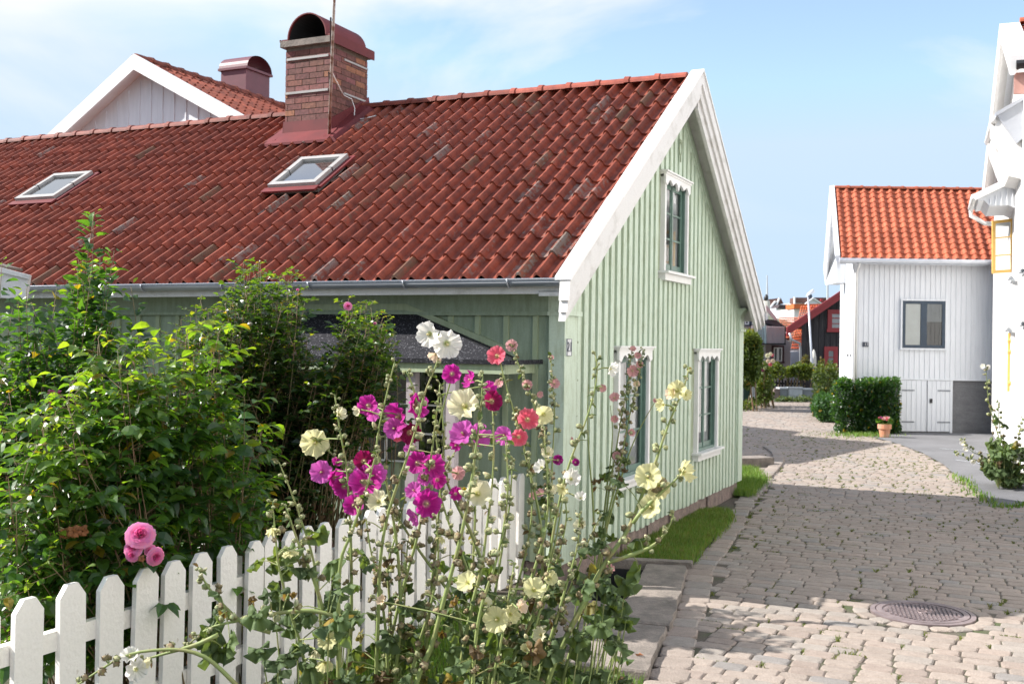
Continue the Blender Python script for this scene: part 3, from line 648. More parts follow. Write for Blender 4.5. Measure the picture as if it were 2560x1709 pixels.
# ================================================================== GROUND, ROAD, PAVING
def inpoly(x, y, P):
    c = False; j = len(P)-1
    for i in range(len(P)):
        xi, yi = P[i][0], P[i][1]; xj, yj = P[j][0], P[j][1]
        if (yi > y) != (yj > y) and x < (xj-xi)*(y-yi)/(yj-yi)+xi: c = not c
        j = i
    return c
def struct(o): o['kind'] = 'structure'; return o
pit = [(0.56, 8.36), (0.86, 8.24), (1.20, 9.56), (0.80, 9.64)]
big = [(-400, -60), (400, -60), (400, 600), (-400, 600)]
# the ground: four sheets round the cellar light well, and a hill rising far behind
mb = MB()
for i in range(4):
    j = (i+1) % 4
    mb.quad((*big[i], -0.0), (*big[j], -0.0), (*pit[j], -0.0), (*pit[i], -0.0))
struct(mb.build('ground', M['soil']))
mb = MB(); pts = []
nx, ny = 30, 12
for j in range(ny+1):
    for i in range(nx+1):
        x = -60+i*8; y = 56+j*14; h = 0.02+ (1-math.exp(-(y-56)/60))*9.0*(0.75+0.25*math.sin(x*0.05+1))+ (noise.noise(V((x*.05, y*.05, 0)))*1.5 if j else 0)
        if j == 0: h = -0.5
        pts.append((x, y, h))
mb.add(pts, [(j*(nx+1)+i, j*(nx+1)+i+1, (j+1)*(nx+1)+i+1, (j+1)*(nx+1)+i) for j in range(ny) for i in range(nx)])
struct(mb.build('hill', M['hill'], smooth=True))

roadpoly = [(0.10, 4.0), (0.35, 5.0), (0.92, 6.4), (1.30, 8.2), (1.58, 9.5), (2.02, 10.7), (3.0, 13.9), (3.7, 15.9), (3.75, 16.6), (1.0, 18.0), (-1, 22), (3.2, 27), (5.5, 31), (7.6, 38.4),
            (11.1, 39.0), (10.3, 33), (8.9, 28), (8.15, 24.6), (8.1, 22.5), (7.9, 20.6), (7.5, 18.6), (7.0, 16.8), (6.6, 15.2), (6.15, 13.6), (6.9, 13.9), (9, 13.5), (9, 3.2), (0.1, 3.2)]
MHC = V((3.12, 8.09, 0)); MHR = 0.375
dR = V((0.905, -0.425, 0)); dF = A
# the long border course along the left edge
border = [(0.42, 4.6), (0.72, 5.6), (1.0, 6.6), (1.42, 8.3), (1.70, 9.55), (2.14, 10.8), (3.10, 14.0), (3.82, 16.0)]
def sett(mb, c, u, w, lu, lw, top, rnd, col_):
    # a worn granite sett: bevelled block with a slightly domed, uneven top
    hu, hw = lu/2, lw/2; J = lambda s: rnd.uniform(-s, s)
    k = min(0.010, 0.2*min(lu, lw)); ch = min(lu, lw)*rnd.uniform(.10, .20)
    out = []
    for (a, b) in ((-hu, -hw+ch), (-hu+ch, -hw), (hu-ch, -hw), (hu, -hw+ch), (hu, hw-ch), (hu-ch, hw), (-hu+ch, hw), (-hu, hw-ch)): out.append((a+J(.004), b+J(.004)))
    base = [c+u*a+w*b+UZ*(-0.03) for a, b in out]; mid = [c+u*a+w*b+UZ*(top-0.008) for a, b in out]; tp = [c+u*(a*(1-k/hu))+w*(b*(1-k/hw))+UZ*(top+J(.0015)) for a, b in out]
    cen = c+UZ*(top+rnd.uniform(.001, .006))+u*J(hu*.3)
    mb.add(base+mid+tp+[cen], [(i, (i+1) % 8, 8+(i+1) % 8, 8+i) for i in range(8)]+[(8+i, 8+(i+1) % 8, 16+(i+1) % 8, 16+i) for i in range(8)]+[(16+i, 16+(i+1) % 8, 24) for i in range(8)], 0, col_)
def settcol(rnd):
    g = rnd.uniform(0.88, 1.08); t = rnd.random()
    base = (0.292, 0.243, 0.208) if t < 0.6 else ((0.275, 0.242, 0.214) if t < 0.86 else ((0.286, 0.232, 0.198) if t < 0.96 else (0.235, 0.218, 0.205)))
    return tuple(x*g for x in base)
mbs = MB(); rnd = random.Random(4)
O = V((2.0, 8.0, 0))
def nearb(p):
    best = 9
    for (x0, y0), (x1, y1) in zip(border[:-1], border[1:]):
        a_ = V((x0, y0)); b_ = V((x1, y1)); t = max(0, min(1, (V((p.x, p.y))-a_).dot(b_-a_)/(b_-a_).length_squared)); best = min(best, (a_.lerp(b_, t)-V((p.x, p.y))).length)
    return best
f = -6.0
tufts = []
while f < 36:
    rw = 0.138 if f < 12 else 0.16
    s = -8+rnd.uniform(0, .2)
    while s < 11:
        lw = rnd.uniform(0.165, 0.255) if f < 12 else rnd.uniform(0.18, 0.28)
        c = O+dF*f+dR*(s+lw/2)+dF*(0.012*math.sin(s*1.7+f*2.1)+0.03*math.sin(s*0.45))
        s += lw
        if not inpoly(c.x, c.y, roadpoly): continue
        d_ = ((c-MHC).x**2+(c-MHC).y**2)**0.5
        if d_ < MHR+0.135: continue
        if c.y < 16.2 and c.x < 5 and nearb(c) < 0.105: continue
        if c.y < 4.2: continue
        dz = 0.014*math.sin(c.x*2.1)*math.sin(c.y*1.3)
        gap = 0.003+rnd.random()*0.008
        w_ = (dF+dR*rnd.uniform(-.03, .03)).normalized()
        sett(mbs, c, dR, w_, lw-gap, rw-gap*0.8, 0.011+dz*.35+rnd.uniform(-.002, .003), rnd, settcol(rnd))
        if c.y < 26: tufts.append((c+dR*(lw/2), c+dF*(rw/2)))
    f += rw
for (x0, y0), (x1, y1) in zip(border[:-1], border[1:]):
    a_ = V((x0, y0, 0)); b_ = V((x1, y1, 0)); d_ = (b_-a_); n = max(1, round(d_.length/0.24)); u = d_.normalized(); w = V((u.y, -u.x, 0))
    for i in range(n):
        c = a_+d_*((i+.5)/n); sett(mbs, c+w*rnd.uniform(-.015, .015), w, u, 0.22+rnd.uniform(-.03, .03), d_.length/n-0.010, 0.02+rnd.uniform(-.002, .004), rnd, settcol(rnd)); tufts.append((c+w*0.14, c+u*0.12))
for k in range(19):
    a_ = 2*math.pi*k/19; u = V((-math.sin(a_), math.cos(a_), 0)); w = V((math.cos(a_), math.sin(a_), 0)); sett(mbs, MHC+w*(MHR+.068), u, w, (MHR+.068)*6.283/19-.012, .115, .015, rnd, settcol(rnd))
# second border line of the side lane behind the green house
for k in range(24):
    t = k/24; c = V((3.9+1.2*math.sin(t*1.5), 16.4+5.0*t, 0)); u = V((math.cos(t*1.5)*0.4, 1, 0)).normalized(); w = V((u.y, -u.x, 0))
    sett(mbs, c, w, u, 0.2, 0.2, 0.045, rnd, settcol(rnd))
struct(mbs.build('cobbled_road', M['sett'], smooth=False))

asph = [(8.15, 24.6), (8.1, 22.5), (7.9, 20.6), (7.5, 18.6), (7.0, 16.8), (6.6, 15.2), (6.15, 13.6), (6.9, 13.95), (9.5, 13.6), (14, 22), (14, 25.55), (8.6, 25.55)]
mb = MB(); mb.add([(x, y, 0.016) for x, y in asph], [tuple(range(len(asph)))]); struct(mb.build('asphalt_yard', M['asphalt']))
mb = MB()
for (pts) in ([(8.9, 16.9), (8.5, 17.6), (8.35, 17.9), (8.2, 18.9), (8.0, 19.3)], [(8.6, 21.5), (9.3, 20.8), (10.5, 20.6)]):
    for p, q in zip(pts[:-1], pts[1:]):
        p = V((*p, .020)); q = V((*q, .020)); w = (q-p).cross(UZ).normalized()*0.018
        mb.quad(p-w, p+w, q+w, q-w)
struct(mb.build('asphalt_crack_lines', M['lightgrey']))

# granite slabs beside the light well, each a stone of its own
def slab(name, poly, z0, z1, label, jag=0.012, mat='concrete', cat='slab', group=None):
    r = random.Random(len(label)); P = []
    n = len(poly)
    for i in range(n):
        a_ = V((*poly[i], 0)); b_ = V((*poly[(i+1) % n], 0)); k = max(1, int((b_-a_).length/0.12))
        for q in range(k):
            p = a_.lerp(b_, q/k); P.append((p.x+r.uniform(-jag, jag), p.y+r.uniform(-jag, jag)))
    cx = sum(p[0] for p in P)/len(P); cy = sum(p[1] for p in P)/len(P); m = len(P)
    vs = [(x, y, z0) for x, y in P]+[(x, y, z1-0.012) for x, y in P]+[(cx+(x-cx)*0.975, cy+(y-cy)*0.985, z1+r.uniform(-.002, .002)) for x, y in P]+[(cx, cy, z1+.003)]
    fs = [(i, (i+1) % m, m+(i+1) % m, m+i) for i in range(m)]+[(m+i, m+(i+1) % m, 2*m+(i+1) % m, 2*m+i) for i in range(m)]+[(2*m+i, 2*m+(i+1) % m, 3*m) for i in range(m)]
    o = thing(name, label, cat, (cx, cy, 0), group=group); mbx = MB(); mbx.add(vs, fs); mbx.build('stone', M[mat], o, world=True); return o
slab('stone_slab', [(0.72, 7.56), (1.12, 7.44), (1.36, 8.42), (1.56, 9.42), (1.21, 9.50), (0.97, 8.40)], 0.0, 0.075, 'granite slab at the cobble edge beside the black light well, farther of the two', group=None)
slab('stone_slab', [(0.36, 6.52), (0.84, 6.36), (0.98, 6.95), (1.10, 7.40), (0.70, 7.53)], 0.0, 0.07, 'large granite slab with a fallen leaf on it, nearer of the two by the cobbles')
slab('paving_slab', [(0.05, 7.15), (0.55, 7.0), (0.68, 7.60), (0.90, 8.20), (0.55, 8.33), (0.1, 8.0)], 0.0, 0.03, 'smooth grey paving slab in front of the black light well', jag=0.004, cat='slab')
slab('edge_stone', [(0.78, 9.66), (1.62, 9.55), (1.66, 9.66), (0.84, 9.80)], 0.0, 0.075, 'narrow edge stone between the light well and the lawn', cat='stone')
slab('edge_stone', [(3.35, 17.5), (4.4, 17.9), (4.25, 18.25), (3.2, 17.9)], 0.0, 0.16, 'rough dark kerb block by the lane just past the green house corner', cat='stone', jag=0.03)
mb = MB(); 
for i in range(4):
    j = (i+1) % 4; mb.quad((*pit[i], 0.0), (*pit[j], 0.0), (*pit[j], -0.9), (*pit[i], -0.9))
mb.quad(*[(*p, -0.9) for p in pit]); o = mb.build('light_well', M['black']); tag(o, 'black cellar light well sunk between the cottage wall and the granite slabs', 'light well')
lf = thing('fallen_leaf', 'small curled brown leaf lying on the nearer granite slab', 'leaf', (0.80, 6.66, 0.075)); mb = MB()
mb.add([(0, 0, 0), (.02, .012, .018), (.045, 0, .004), (.02, -.014, .015), (-.012, -.004, .016)], [(0, 1, 2), (0, 2, 3), (0, 3, 4)], 0, (0.4, 0.17, 0.08)); mb.build('blade', M['bud'], lf)

# manhole cover
mh = thing('manhole_cover', 'round cast iron manhole cover with raised bars set in the cobbles', 'manhole cover', (MHC.x, MHC.y, -0.010), HR+0.18)
mb = MB(); seg = 56
def disc(rr0, rr1, z0, z1):
    vs = []
    for k in range(seg):
        a = 2*math.pi*k/seg; vs.append((math.cos(a)*rr0, math.sin(a)*rr0, z0)); vs.append((math.cos(a)*rr1, math.sin(a)*rr1, z1))
    mb.add(vs, [(2*k, 2*k+1, (2*k+3) % (2*seg), (2*k+2) % (2*seg)) for k in range(seg)])
disc(MHR, MHR, -0.02, 0.030); disc(MHR, MHR-0.035, 0.030, 0.034); disc(MHR-0.035, MHR-0.037, 0.034, 0.024); disc(MHR-0.037, MHR-0.043, 0.024, 0.024); disc(MHR-0.043, MHR-0.045, 0.024, 0.035)
mb.build('frame_ring', M['iron'], mh)
mb = MB(); disc(MHR-0.045, MHR-0.085, 0.035, 0.035); disc(MHR-0.085, MHR-0.088, 0.035, 0.026); mb.add([(math.cos(2*math.pi*k/seg)*(MHR-.088), math.sin(2*math.pi*k/seg)*(MHR-.088), 0.026) for k in range(seg)], [tuple(range(seg))])
y = -0.28; r_ = 0
while y < 0.285:
    x = -0.30+(0.025 if r_ % 2 else 0)
    while x < 0.30:
        if math.hypot(x+.016, y) < MHR-0.110 and math.hypot(x+.016, y) > 0.05: mb.box(x, x+0.034, y-0.008, y+0.008, 0.024, 0.037)
        x += 0.05
    y += 0.030; r_ += 1
mb.tube([(0.035*math.cos(a*.7), 0.035*math.sin(a*.7), 0.032) for a in range(10)], 0.004, 5); mb.build('cover', M['iron'], mh)

# ------------------------------------------------------------------ grass
def blades(mb, pts, hmin, hmax, rnd, cols, wid=0.006, lean=0.5):
    for (x, y, z) in pts:
        h = rnd.uniform(hmin, hmax); a = rnd.uniform(0, 6.283); l = rnd.uniform(0, lean)*h; w = wid*rnd.uniform(.7, 1.3); b = rnd.uniform(0, 6.283)
        dx, dy = math.cos(a)*w/2, math.sin(a)*w/2; ex, ey = math.cos(b)*l, math.sin(b)*l; c = rnd.choice(cols); g = rnd.uniform(.8, 1.2)
        mb.add([(x-dx, y-dy, z), (x+dx, y+dy, z), (x+ex*.4+dx*.7, y+ey*.4+dy*.7, z+h*.6), (x+ex, y+ey, z+h), (x+ex*.4-dx*.7, y+ey*.4-dy*.7, z+h*.6)], [(0, 1, 2, 4), (4, 2, 3)], 0, tuple(q*g for q in c))
GC = [(0.13, 0.25, 0.035), (0.16, 0.27, 0.04), (0.10, 0.20, 0.035), (0.22, 0.27, 0.07)]
def ragged(pts, rnd, s=.05, drop=.35):
    out = []
    for x, y, z in pts:
        q = noise.noise(V((x*1.8, y*1.8, 5)))
        if q < -.18 and rnd.random() < drop: continue
        out.append((x+rnd.gauss(0, s), y+rnd.gauss(0, s), z))
    return out
def scatter(poly, n, rnd, z=0.0, dens=None):
    xs = [p[0] for p in poly]; ys = [p[1] for p in poly]; out = []
    while len(out) < n:
        x = rnd.uniform(min(xs), max(xs)); y = rnd.uniform(min(ys), max(ys))
        if inpoly(x, y, poly): out.append((x, y, z(x, y) if callable(z) else z))
    return out
rnd = random.Random(9)
lawn = [(0.98, 9.80), (1.62, 9.68), (1.98, 10.72), (2.5, 12.1), (2.62, 12.75), (2.55, 12.95), (2.25, 12.75), (1.50, 11.15)]
lawn2 = [(2.95, 14.25), (3.15, 14.1), (3.75, 15.8), (3.9, 17.2), (3.3, 17.2), (3.1, 15.2)]
mb = MB(); mb.add([(x, y, 0.022) for x, y in lawn], [tuple(range(len(lawn)))], 0, (0.06, 0.085, 0.02)); mb.add([(x, y, 0.03) for x, y in lawn2], [tuple(range(len(lawn2)))], 0, (0.06, 0.085, 0.02))
blades(mb, ragged(scatter(lawn, 26000, rnd, 0.03), rnd, .035), 0.025, 0.07, rnd, GC+[(0.22, 0.20, 0.07)]); blades(mb, ragged(scatter(lawn2, 10000, rnd, 0.03), rnd, .06), 0.03, 0.12, rnd, GC)
tag(mb.build('lawn', M['grass']), 'strip of short green grass along the foot of the cottage gable', 'grass', kind='stuff')
verge = [(-0.9, 3.6), (0.0, 3.6), (0.35, 5.2), (0.80, 6.25), (0.35, 6.50), (0.0, 7.1), (0.1, 8.2), (-0.35, 7.9), (-1.5, 5.4)]
mb = MB(); mb.add([(x, y, 0.02) for x, y in verge], [tuple(range(len(verge)))], 0, (0.06, 0.075, 0.025))
blades(mb, scatter(verge, 24000, rnd, 0.02), 0.03, 0.10, rnd, GC)
tag(mb.build('verge_grass', M['grass']), 'rough green grass at the foot of the hollyhocks beside the slab', 'grass', kind='stuff')
# moss and grass growing in the joints
mb = MB(); rt = random.Random(21)
for p, q in tufts:
    c = p if rt.random() < .7 else q
    nn = noise.noise(V((c.x*.55, c.y*.55, 3)))+0.5*noise.noise(V((c.x*2, c.y*2, 7)))
    right = max(0, min(1, (c.y-11)/5))*max(0, min(1, (c.x-4.2)/2))
    left = max(0, 1-nearb(c)/0.6)*0.35 if c.y < 16 else 0
    if rt.random() < 0.24+0.5*nn+0.55*right+left:
        n = rt.randint(14, 34); big_ = rt.random() < .1; pts = []
        for _ in range(n): g1 = rt.gauss(0, .045 if c is q else .012); g2 = rt.gauss(0, .006 if c is q else .035); pts.append((c.x+dR.x*g1+dF.x*g2, c.y+dR.y*g1+dF.y*g2, 0.0))
        blades(mb, pts, 0.012, 0.045 if big_ else 0.022, rt, [(0.12, 0.16, 0.03), (0.16, 0.19, 0.04), (0.09, 0.12, 0.03), (0.15, 0.14, 0.05)], wid=0.009, lean=1.2)
ff = 0
mm = []
for k in range(260):                                   # grassy band where cobbles meet asphalt
    t = rt.random(); a_ = V((6.1, 13.5)); b_ = V((7.0, 16.8)); p = a_.lerp(b_, t); mm.append((p.x+rt.gauss(0, .07), p.y+rt.gauss(0, .1), 0.01))
for k in range(120):
    t = rt.random(); a_ = V((6.2, 13.55)); b_ = V((6.95, 13.9)); p = a_.lerp(b_, t); mm.append((p.x+rt.gauss(0, .06), p.y+rt.gauss(0, .06), 0.01))
for k in range(700):
    t = rt.random(); a_ = V((7.8, 24.2)); b_ = V((8.3, 25.0)); p = a_.lerp(b_, t); mm.append((p.x+rt.gauss(0, .35), p.y+rt.gauss(0, .25), 0.01))
blades(mb, mm, 0.03, 0.10, rt, GC, wid=0.016, lean=.8)
tag(mb.build('joint_grass', M['grass']), 'moss and grass tufts growing in the joints of the cobbles', 'grass', kind='stuff')

# ================================================================== PICKET FENCE
F0 = V((-1.98, 4.425, 0)); F1 = V((0.118, 8.939, 0)); FD = (F1-F0).normalized(); FN = V((FD.y, -FD.x, 0)); FL = (F1-F0).length; FZ = 0.93
fr = math.atan2(FD.y, FD.x)
fe = thing('picket_fence', 'white painted picket fence with pointed tops running to the cottage wall', 'fence', tuple(F0), fr)
def picket(w, h):
    mb = MB(); t = 0.026; c = w*0.30
    poly = [(-w/2, 0, 0.04), (w/2, 0, 0.04), (w/2, 0, h-c*1.3), (w/2-c, 0, h), (-w/2+c, 0, h), (-w/2, 0, h-c*1.3)]
    mb.prism(poly, (0, t, 0)); return mb
pk = {}
ss = []; s = -2.2
base_s = [0.0, 0.243, 0.455, 0.653, 0.848, 1.048, 1.257, 1.464]
ss = [-1.3, -1.08, -0.86, -0.64, -0.43, -0.21]+base_s
s = 1.464
while s < FL-0.06:
    s += 0.165; ss.append(s)
first = None
for i, s in enumerate(ss):
    if s > FL: break
    w = 0.142 if s < 1.2 else (0.128 if s < 1.5 else 0.118); key = round(w, 3)
    if key not in pk:
        o = picket(w, FZ).build('picket', M['fence'], fe); pk[key] = o
    else:
        o = pk[key].copy(); col.objects.link(o); FR[o.name] = FR[fe.name]; o.parent = fe
    o.location = (s, -0.0 if True else 0, R.uniform(-.006, .006)); o.rotation_euler = (R.uniform(-.016, .016), R.uniform(-.016, .016), 0)
for z in (0.28, 0.66):
    mb = MB(); mb.box(-1.5, FL, 0.028, 0.07, z, z+0.085); mb.build('rail', M['fence'], fe)
for s in (-0.9, 1.36, 3.4, FL-0.08):
    mb = MB(); mb.box(s, s+0.09, 0.072, 0.16, 0, 0.84); mb.build('post', M['fence'], fe)
# tall wire-screened picket seen behind the roses

# ================================================================== OTHER BUILDINGS
def plane_pt(x, y, p0, n): return hit(x, y, V(p0), V(n))
def siding(mb, p0, u, n, L, z0, z1, pitch=0.12, w=0.02, d=0.012, mi=0, top=None):
    # thin raised strips on a wall; p0 ground corner, u along, n outward
    k = int(L/pitch)
    for i in range(1, k+1):
        s = i*pitch
        if s > L-w: break
        t0 = top(s) if top else z1; t1 = top(s+w) if top else z1
        if t0 <= z0+.05: continue
        a = p0+u*s; b = p0+u*(s+w)
        mb.hexa([a+UZ*z0, b+UZ*z0, b+n*d+UZ*z0, a+n*d+UZ*z0, a+UZ*t0, b+UZ*t1, b+n*d+UZ*t1, a+n*d+UZ*t0], mi)
def wbox(mb, p, u, n, s0, s1, d0, d1, z0, z1, mi=0):
    q = lambda s, d, z: p+u*s+n*d+UZ*z
    mb.hexa([q(s0, d0, z0), q(s1, d0, z0), q(s1, d1, z0), q(s0, d1, z0), q(s0, d0, z1), q(s1, d0, z1), q(s1, d1, z1), q(s0, d1, z1)], mi)
def wall_window(parent, p, u, n, s0, s1, z0, z1, frame, casing=None, cols=2, rows=1, lit=None, cw=0.07, bars=0.03):
    mb = MB()
    if casing:
        wbox(mb, p, u, n, s0-cw, s0, 0.0, 0.065, z0-cw, z1+cw, 1); wbox(mb, p, u, n, s1, s1+cw, 0, 0.065, z0-cw, z1+cw, 1)
        wbox(mb, p, u, n, s0, s1, 0, 0.065, z1, z1+cw, 1); wbox(mb, p, u, n, s0-cw*1.3, s1+cw*1.3, 0, 0.085, z0-cw, z0, 1)
    f = 0.05 if s1-s0 < 1.0 else 0.075
    for k in range(cols):
        a = s0+(s1-s0)*k/cols; b = s0+(s1-s0)*(k+1)/cols
        wbox(mb, p, u, n, a, a+f, 0.002, 0.058, z0, z1); wbox(mb, p, u, n, b-f, b, 0.002, 0.058, z0, z1); wbox(mb, p, u, n, a+f, b-f, 0.002, 0.058, z0, z0+f); wbox(mb, p, u, n, a+f, b-f, 0.002, 0.058, z1-f, z1)
        for r in range(1, rows):
            zz = z0+(z1-z0)*r/rows; wbox(mb, p, u, n, a+f, b-f, 0.002, 0.052, zz-bars/2, zz+bars/2)
    w = mb.build('window', [frame, casing or frame], parent, world=True)
    mb = MB(); q = lambda s, z, d=0.038: p+u*s+n*d+UZ*z
    mb.quad(q(s0, z0), q(s1, z0), q(s1, z1), q(s0, z1)); mb.build('pane', M['glass'], w, world=True)
    mb = MB(); mb.quad(q(s0, z0, .034), q(s1, z0, .034), q(s1, z1, .034), q(s0, z1, .034))
    mb.build('interior', lit or M['dark'], w, world=True)
    return w
def simple_house(name, label, P0, u, v, wid, ln, he, hr, wall, roofm, tilep=(0.3, 0.4), ov=0.3, board=None, gable_front=True, z0=0.0, sid=None, group=None, cat='house', apex=0.5, fastroof=False):
    """P0 front-left ground corner, u along the gable front (to the right), v away from the viewer; ridge runs along v."""
    P0 = V(P0); u = V(u).normalized(); v = V(v).normalized()
    h = thing(name, label, cat, tuple(P0), math.atan2(u.y, u.x), group); sl = lambda s: he+(hr-he)*(s/(wid*apex) if s < wid*apex else (wid-s)/(wid*(1-apex)))
    q = lambda s, t, z: P0+u*s+v*t+UZ*z
    m = MB()
    m.add([q(0, 0, z0), q(wid, 0, z0), q(wid, 0, he), q(wid*apex, 0, hr), q(0, 0, he)], [(0, 1, 2, 3, 4)]); m.add([q(0, ln, z0), q(wid, ln, z0), q(wid, ln, he), q(wid*apex, ln, hr), q(0, ln, he)], [(0, 1, 2, 3, 4)])
    m.quad(q(0, 0, z0), q(0, ln, z0), q(0, ln, he), q(0, 0, he)); m.quad(q(wid, 0, z0), q(wid, ln, z0), q(wid, ln, he), q(wid, 0, he))
    if sid: siding(m, P0, u, -v, wid, z0, he, sid, 0.03, 0.02, top=lambda s: sl(s)-0.1); siding(m, P0, v, -u, ln, z0, he-.05, sid, 0.03, 0.02)
    m.build('wall', wall, h, world=True)
    m = MB()
    for sgn in (0, 1):
        run = wid*apex if sgn == 0 else wid*(1-apex); k = (hr-he)/run; uu = u if sgn == 0 else -u
        e0 = q(0, -ov, he) if sgn == 0 else q(wid, -ov, he)
        e0 = e0-uu*ov-UZ*(k*ov-0.08); sv = (uu+UZ*k).normalized(); nn = (UZ-uu*k).normalized()
        if fastroof:
            L_ = (run+ov)*math.sqrt(1+k*k); m.hexa([e0, e0+v*(ln+2*ov), e0+v*(ln+2*ov)+sv*L_, e0+sv*L_, e0+nn*.06, e0+v*(ln+2*ov)+nn*.06, e0+v*(ln+2*ov)+sv*L_+nn*.06, e0+sv*L_+nn*.06], 0, (1, 0, 0))
        else:
            L_ = (run+ov)*math.sqrt(1+k*k); tiles(m, e0, v, sv, nn, ln+2*ov, L_, tilep[0], tilep[1], 0.05, seg=5); m.quad(e0, e0+v*(ln+2*ov), e0+v*(ln+2*ov)+sv*L_, e0+sv*L_, 0, (.5, 0, 0))
    rf = m.build('roof', roofm, h, world=True)
    m = MB(); ridge(m, q(wid*apex, -ov, hr+0.08), q(wid*apex, ln+ov, hr+0.08), 0.11, 0.4, seg=6); m.build('ridge_tiles', roofm, rf, world=True)
    if board:
        for sgn in (0, 1):
            m = MB(); run = wid*apex if sgn == 0 else wid*(1-apex); k = (hr-he)/run; uu = u if sgn == 0 else -u
            a = (q(0, -ov-.03, he) if sgn == 0 else q(wid, -ov-.03, he))-uu*(ov+.02)-UZ*(k*ov-0.12); b = q(wid*apex, -ov-.03, hr+0.14)
            m.hexa([a-UZ*.24, a-UZ*.24+v*.06, b-UZ*.26+v*.06, b-UZ*.26, a+UZ*.03, a+v*.06+UZ*.03, b+v*.06+UZ*.03, b+UZ*.03]); m.build('bargeboard', board, h, world=True)
            m = MB(); m.quad(q(wid*apex, -ov, hr+.0), q(wid*apex, 0, hr+.0), (q(0, 0, he) if sgn == 0 else q(wid, 0, he))-uu*ov-UZ*k*ov, (q(0, -ov, he) if sgn == 0 else q(wid, -ov, he))-uu*ov-UZ*k*ov); m.build('soffit', board, h, world=True)
    return h, q, sl

# ---- white house behind on the left (gable toward the garden, red barrel-capped chimney)
wa = at(372, 150, 20.0); un = -E_; 
lp = plane_pt(150, 340, wa, A); rp = plane_pt(628, 305, wa, A)
kl = 1.17*(wa.z-lp.z)/max(.1, (wa-lp).dot(un)); kr = (wa.z-rp.z)/max(.1, (rp-wa).dot(un))
hw_ = 3.3; he_ = wa.z-hw_*kl
P0 = V((wa.x, wa.y, 0))-un*hw_
kr2 = hw_*kl/kr
o, q, sl = simple_house('white_house', 'tall white boarded house behind the cottage with its gable over the red roof', P0, un, A, hw_+kr2, 8.0, he_, wa.z-0.15, M['blue_white'], M['tile_old'], (0.22, 0.36), 0.35, M['white'], sid=0.28, apex=hw_/(hw_+kr2))
zc = wa.z
cbase = wa+A*3.5+un*0.35
pc = at(615, 200, (cbase-CP).dot(_fw)); cx_ = pc.x
m = MB(); cD = (wa-CP).dot(_fw)+3.2
c00 = at(552, 240, cD); c11 = at(672, 183, cD); wch = (c11-c00).dot(un); zt = c11.z+0.02; 
cB = V((c00.x, c00.y, 0)); dep = 0.8
q2 = lambda s, t, z: cB+un*s+A*t+UZ*z
wch = wch*0.72
m.hexa([q2(0, 0, 4.5), q2(wch, 0, 4.5), q2(wch, dep, 4.5), q2(0, dep, 4.5), q2(0, 0, zt), q2(wch, 0, zt), q2(wch, dep, zt), q2(0, dep, zt)])
m.hexa([q2(-.05, -.05, zt), q2(wch+.05, -.05, zt), q2(wch+.05, dep+.05, zt), q2(-.05, dep+.05, zt), q2(-.05, -.05, zt+.05), q2(wch+.05, -.05, zt+.05), q2(wch+.05, dep+.05, zt+.05), q2(-.05, dep+.05, zt+.05)])
seg = 14; vs = []
for s in (-.05, wch+.05):
    for k in range(seg+1):
        a = math.pi*k/seg; vs.append(q2(s, dep/2-math.cos(a)*0.42, zt+.05+math.sin(a)*0.30))
m.add(vs, [(k, k+1, seg+2+k, seg+1+k) for k in range(seg)]); 
ch2 = m.build('chimney', pm('maroon_sheet', (0.13, 0.03, 0.042), 0.45), o, world=True)
m = MB(); m.quad(q2(wch*0.9, -.5, zt-1.0), q2(wch*2.6, -.5, zt-1.12), q2(wch*2.6, -.1, zt-1.12), q2(wch*0.9, -.1, zt-1.0)); m.tube([q2(wch*2.6, -.5, zt-1.12), q2(wch*2.6, -.4, zt-1.6)], .02, 5)
m.build('roof_walkway', M['redmetal'], o, world=True)

# ---- low wing at the left edge with a weathered bargeboard
D = 8.6
s0 = at(-260, 600, D); s1 = at(72, 688, D); s2_ = at(62, 752, D); s3_ = at(-260, 700, D)
sh = thing('garden_shed', 'low outbuilding at the left edge of the picture with a pale weathered bargeboard', 'shed', (s1.x-2, s1.y, 0))
m = MB(); m.prism([s0, s1, s2_, s3_], (0, .05, 0)); mid0 = s0.lerp(s3_, .45); mid1 = s1.lerp(s2_, .45)
m.prism([s0+V((0, -.03, .0)), s1+V((0.02, -.03, 0)), s1.lerp(s2_, .16)+V((0.02, -.03, 0)), s0.lerp(s3_, .16)+V((0, -.03, 0))], (0, .03, 0)); m.build('bargeboard', M['white_old'], sh, world=True)
m = MB(); m.add([(s1.x-2.6, D+.05, 0), (s1.x-.35, D+.05, 0), (s1.x-.35, D+.05, s2_.z), (s1.x-2.6, D+.05, s3_.z+.1)], [(0, 1, 2, 3)]); m.box(s1.x-2.6, s1.x-.35, D+.1, D+.5, 0, s2_.z-.1); m.build('wall', M['green_side'], sh, world=True)
m = MB(); m.prism([s0+V((0, .06, .02)), s0.lerp(s1, .8)+V((0, .06, .02)), s0.lerp(s1, .8)+V((0, .06, 0)), s0+V((0, .06, 0))], (0, .3, 0)); m.build('roof', M['tile_old'], sh, world=True)

# ---- hidden neighbour behind the green cottage: its shadow falls over the lane
o, q, sl = simple_house('neighbour_house', 'white house hidden behind the green cottage that shades the lane', (-0.4, 27.2, 0), V((0.10, -1, 0)), V((-1, 0.1, 0)), 8.4, 7, 3.3, 5.9, M['blue_white'], M['tile_new'], (0.5, 0.7), 0.2, M['white'])

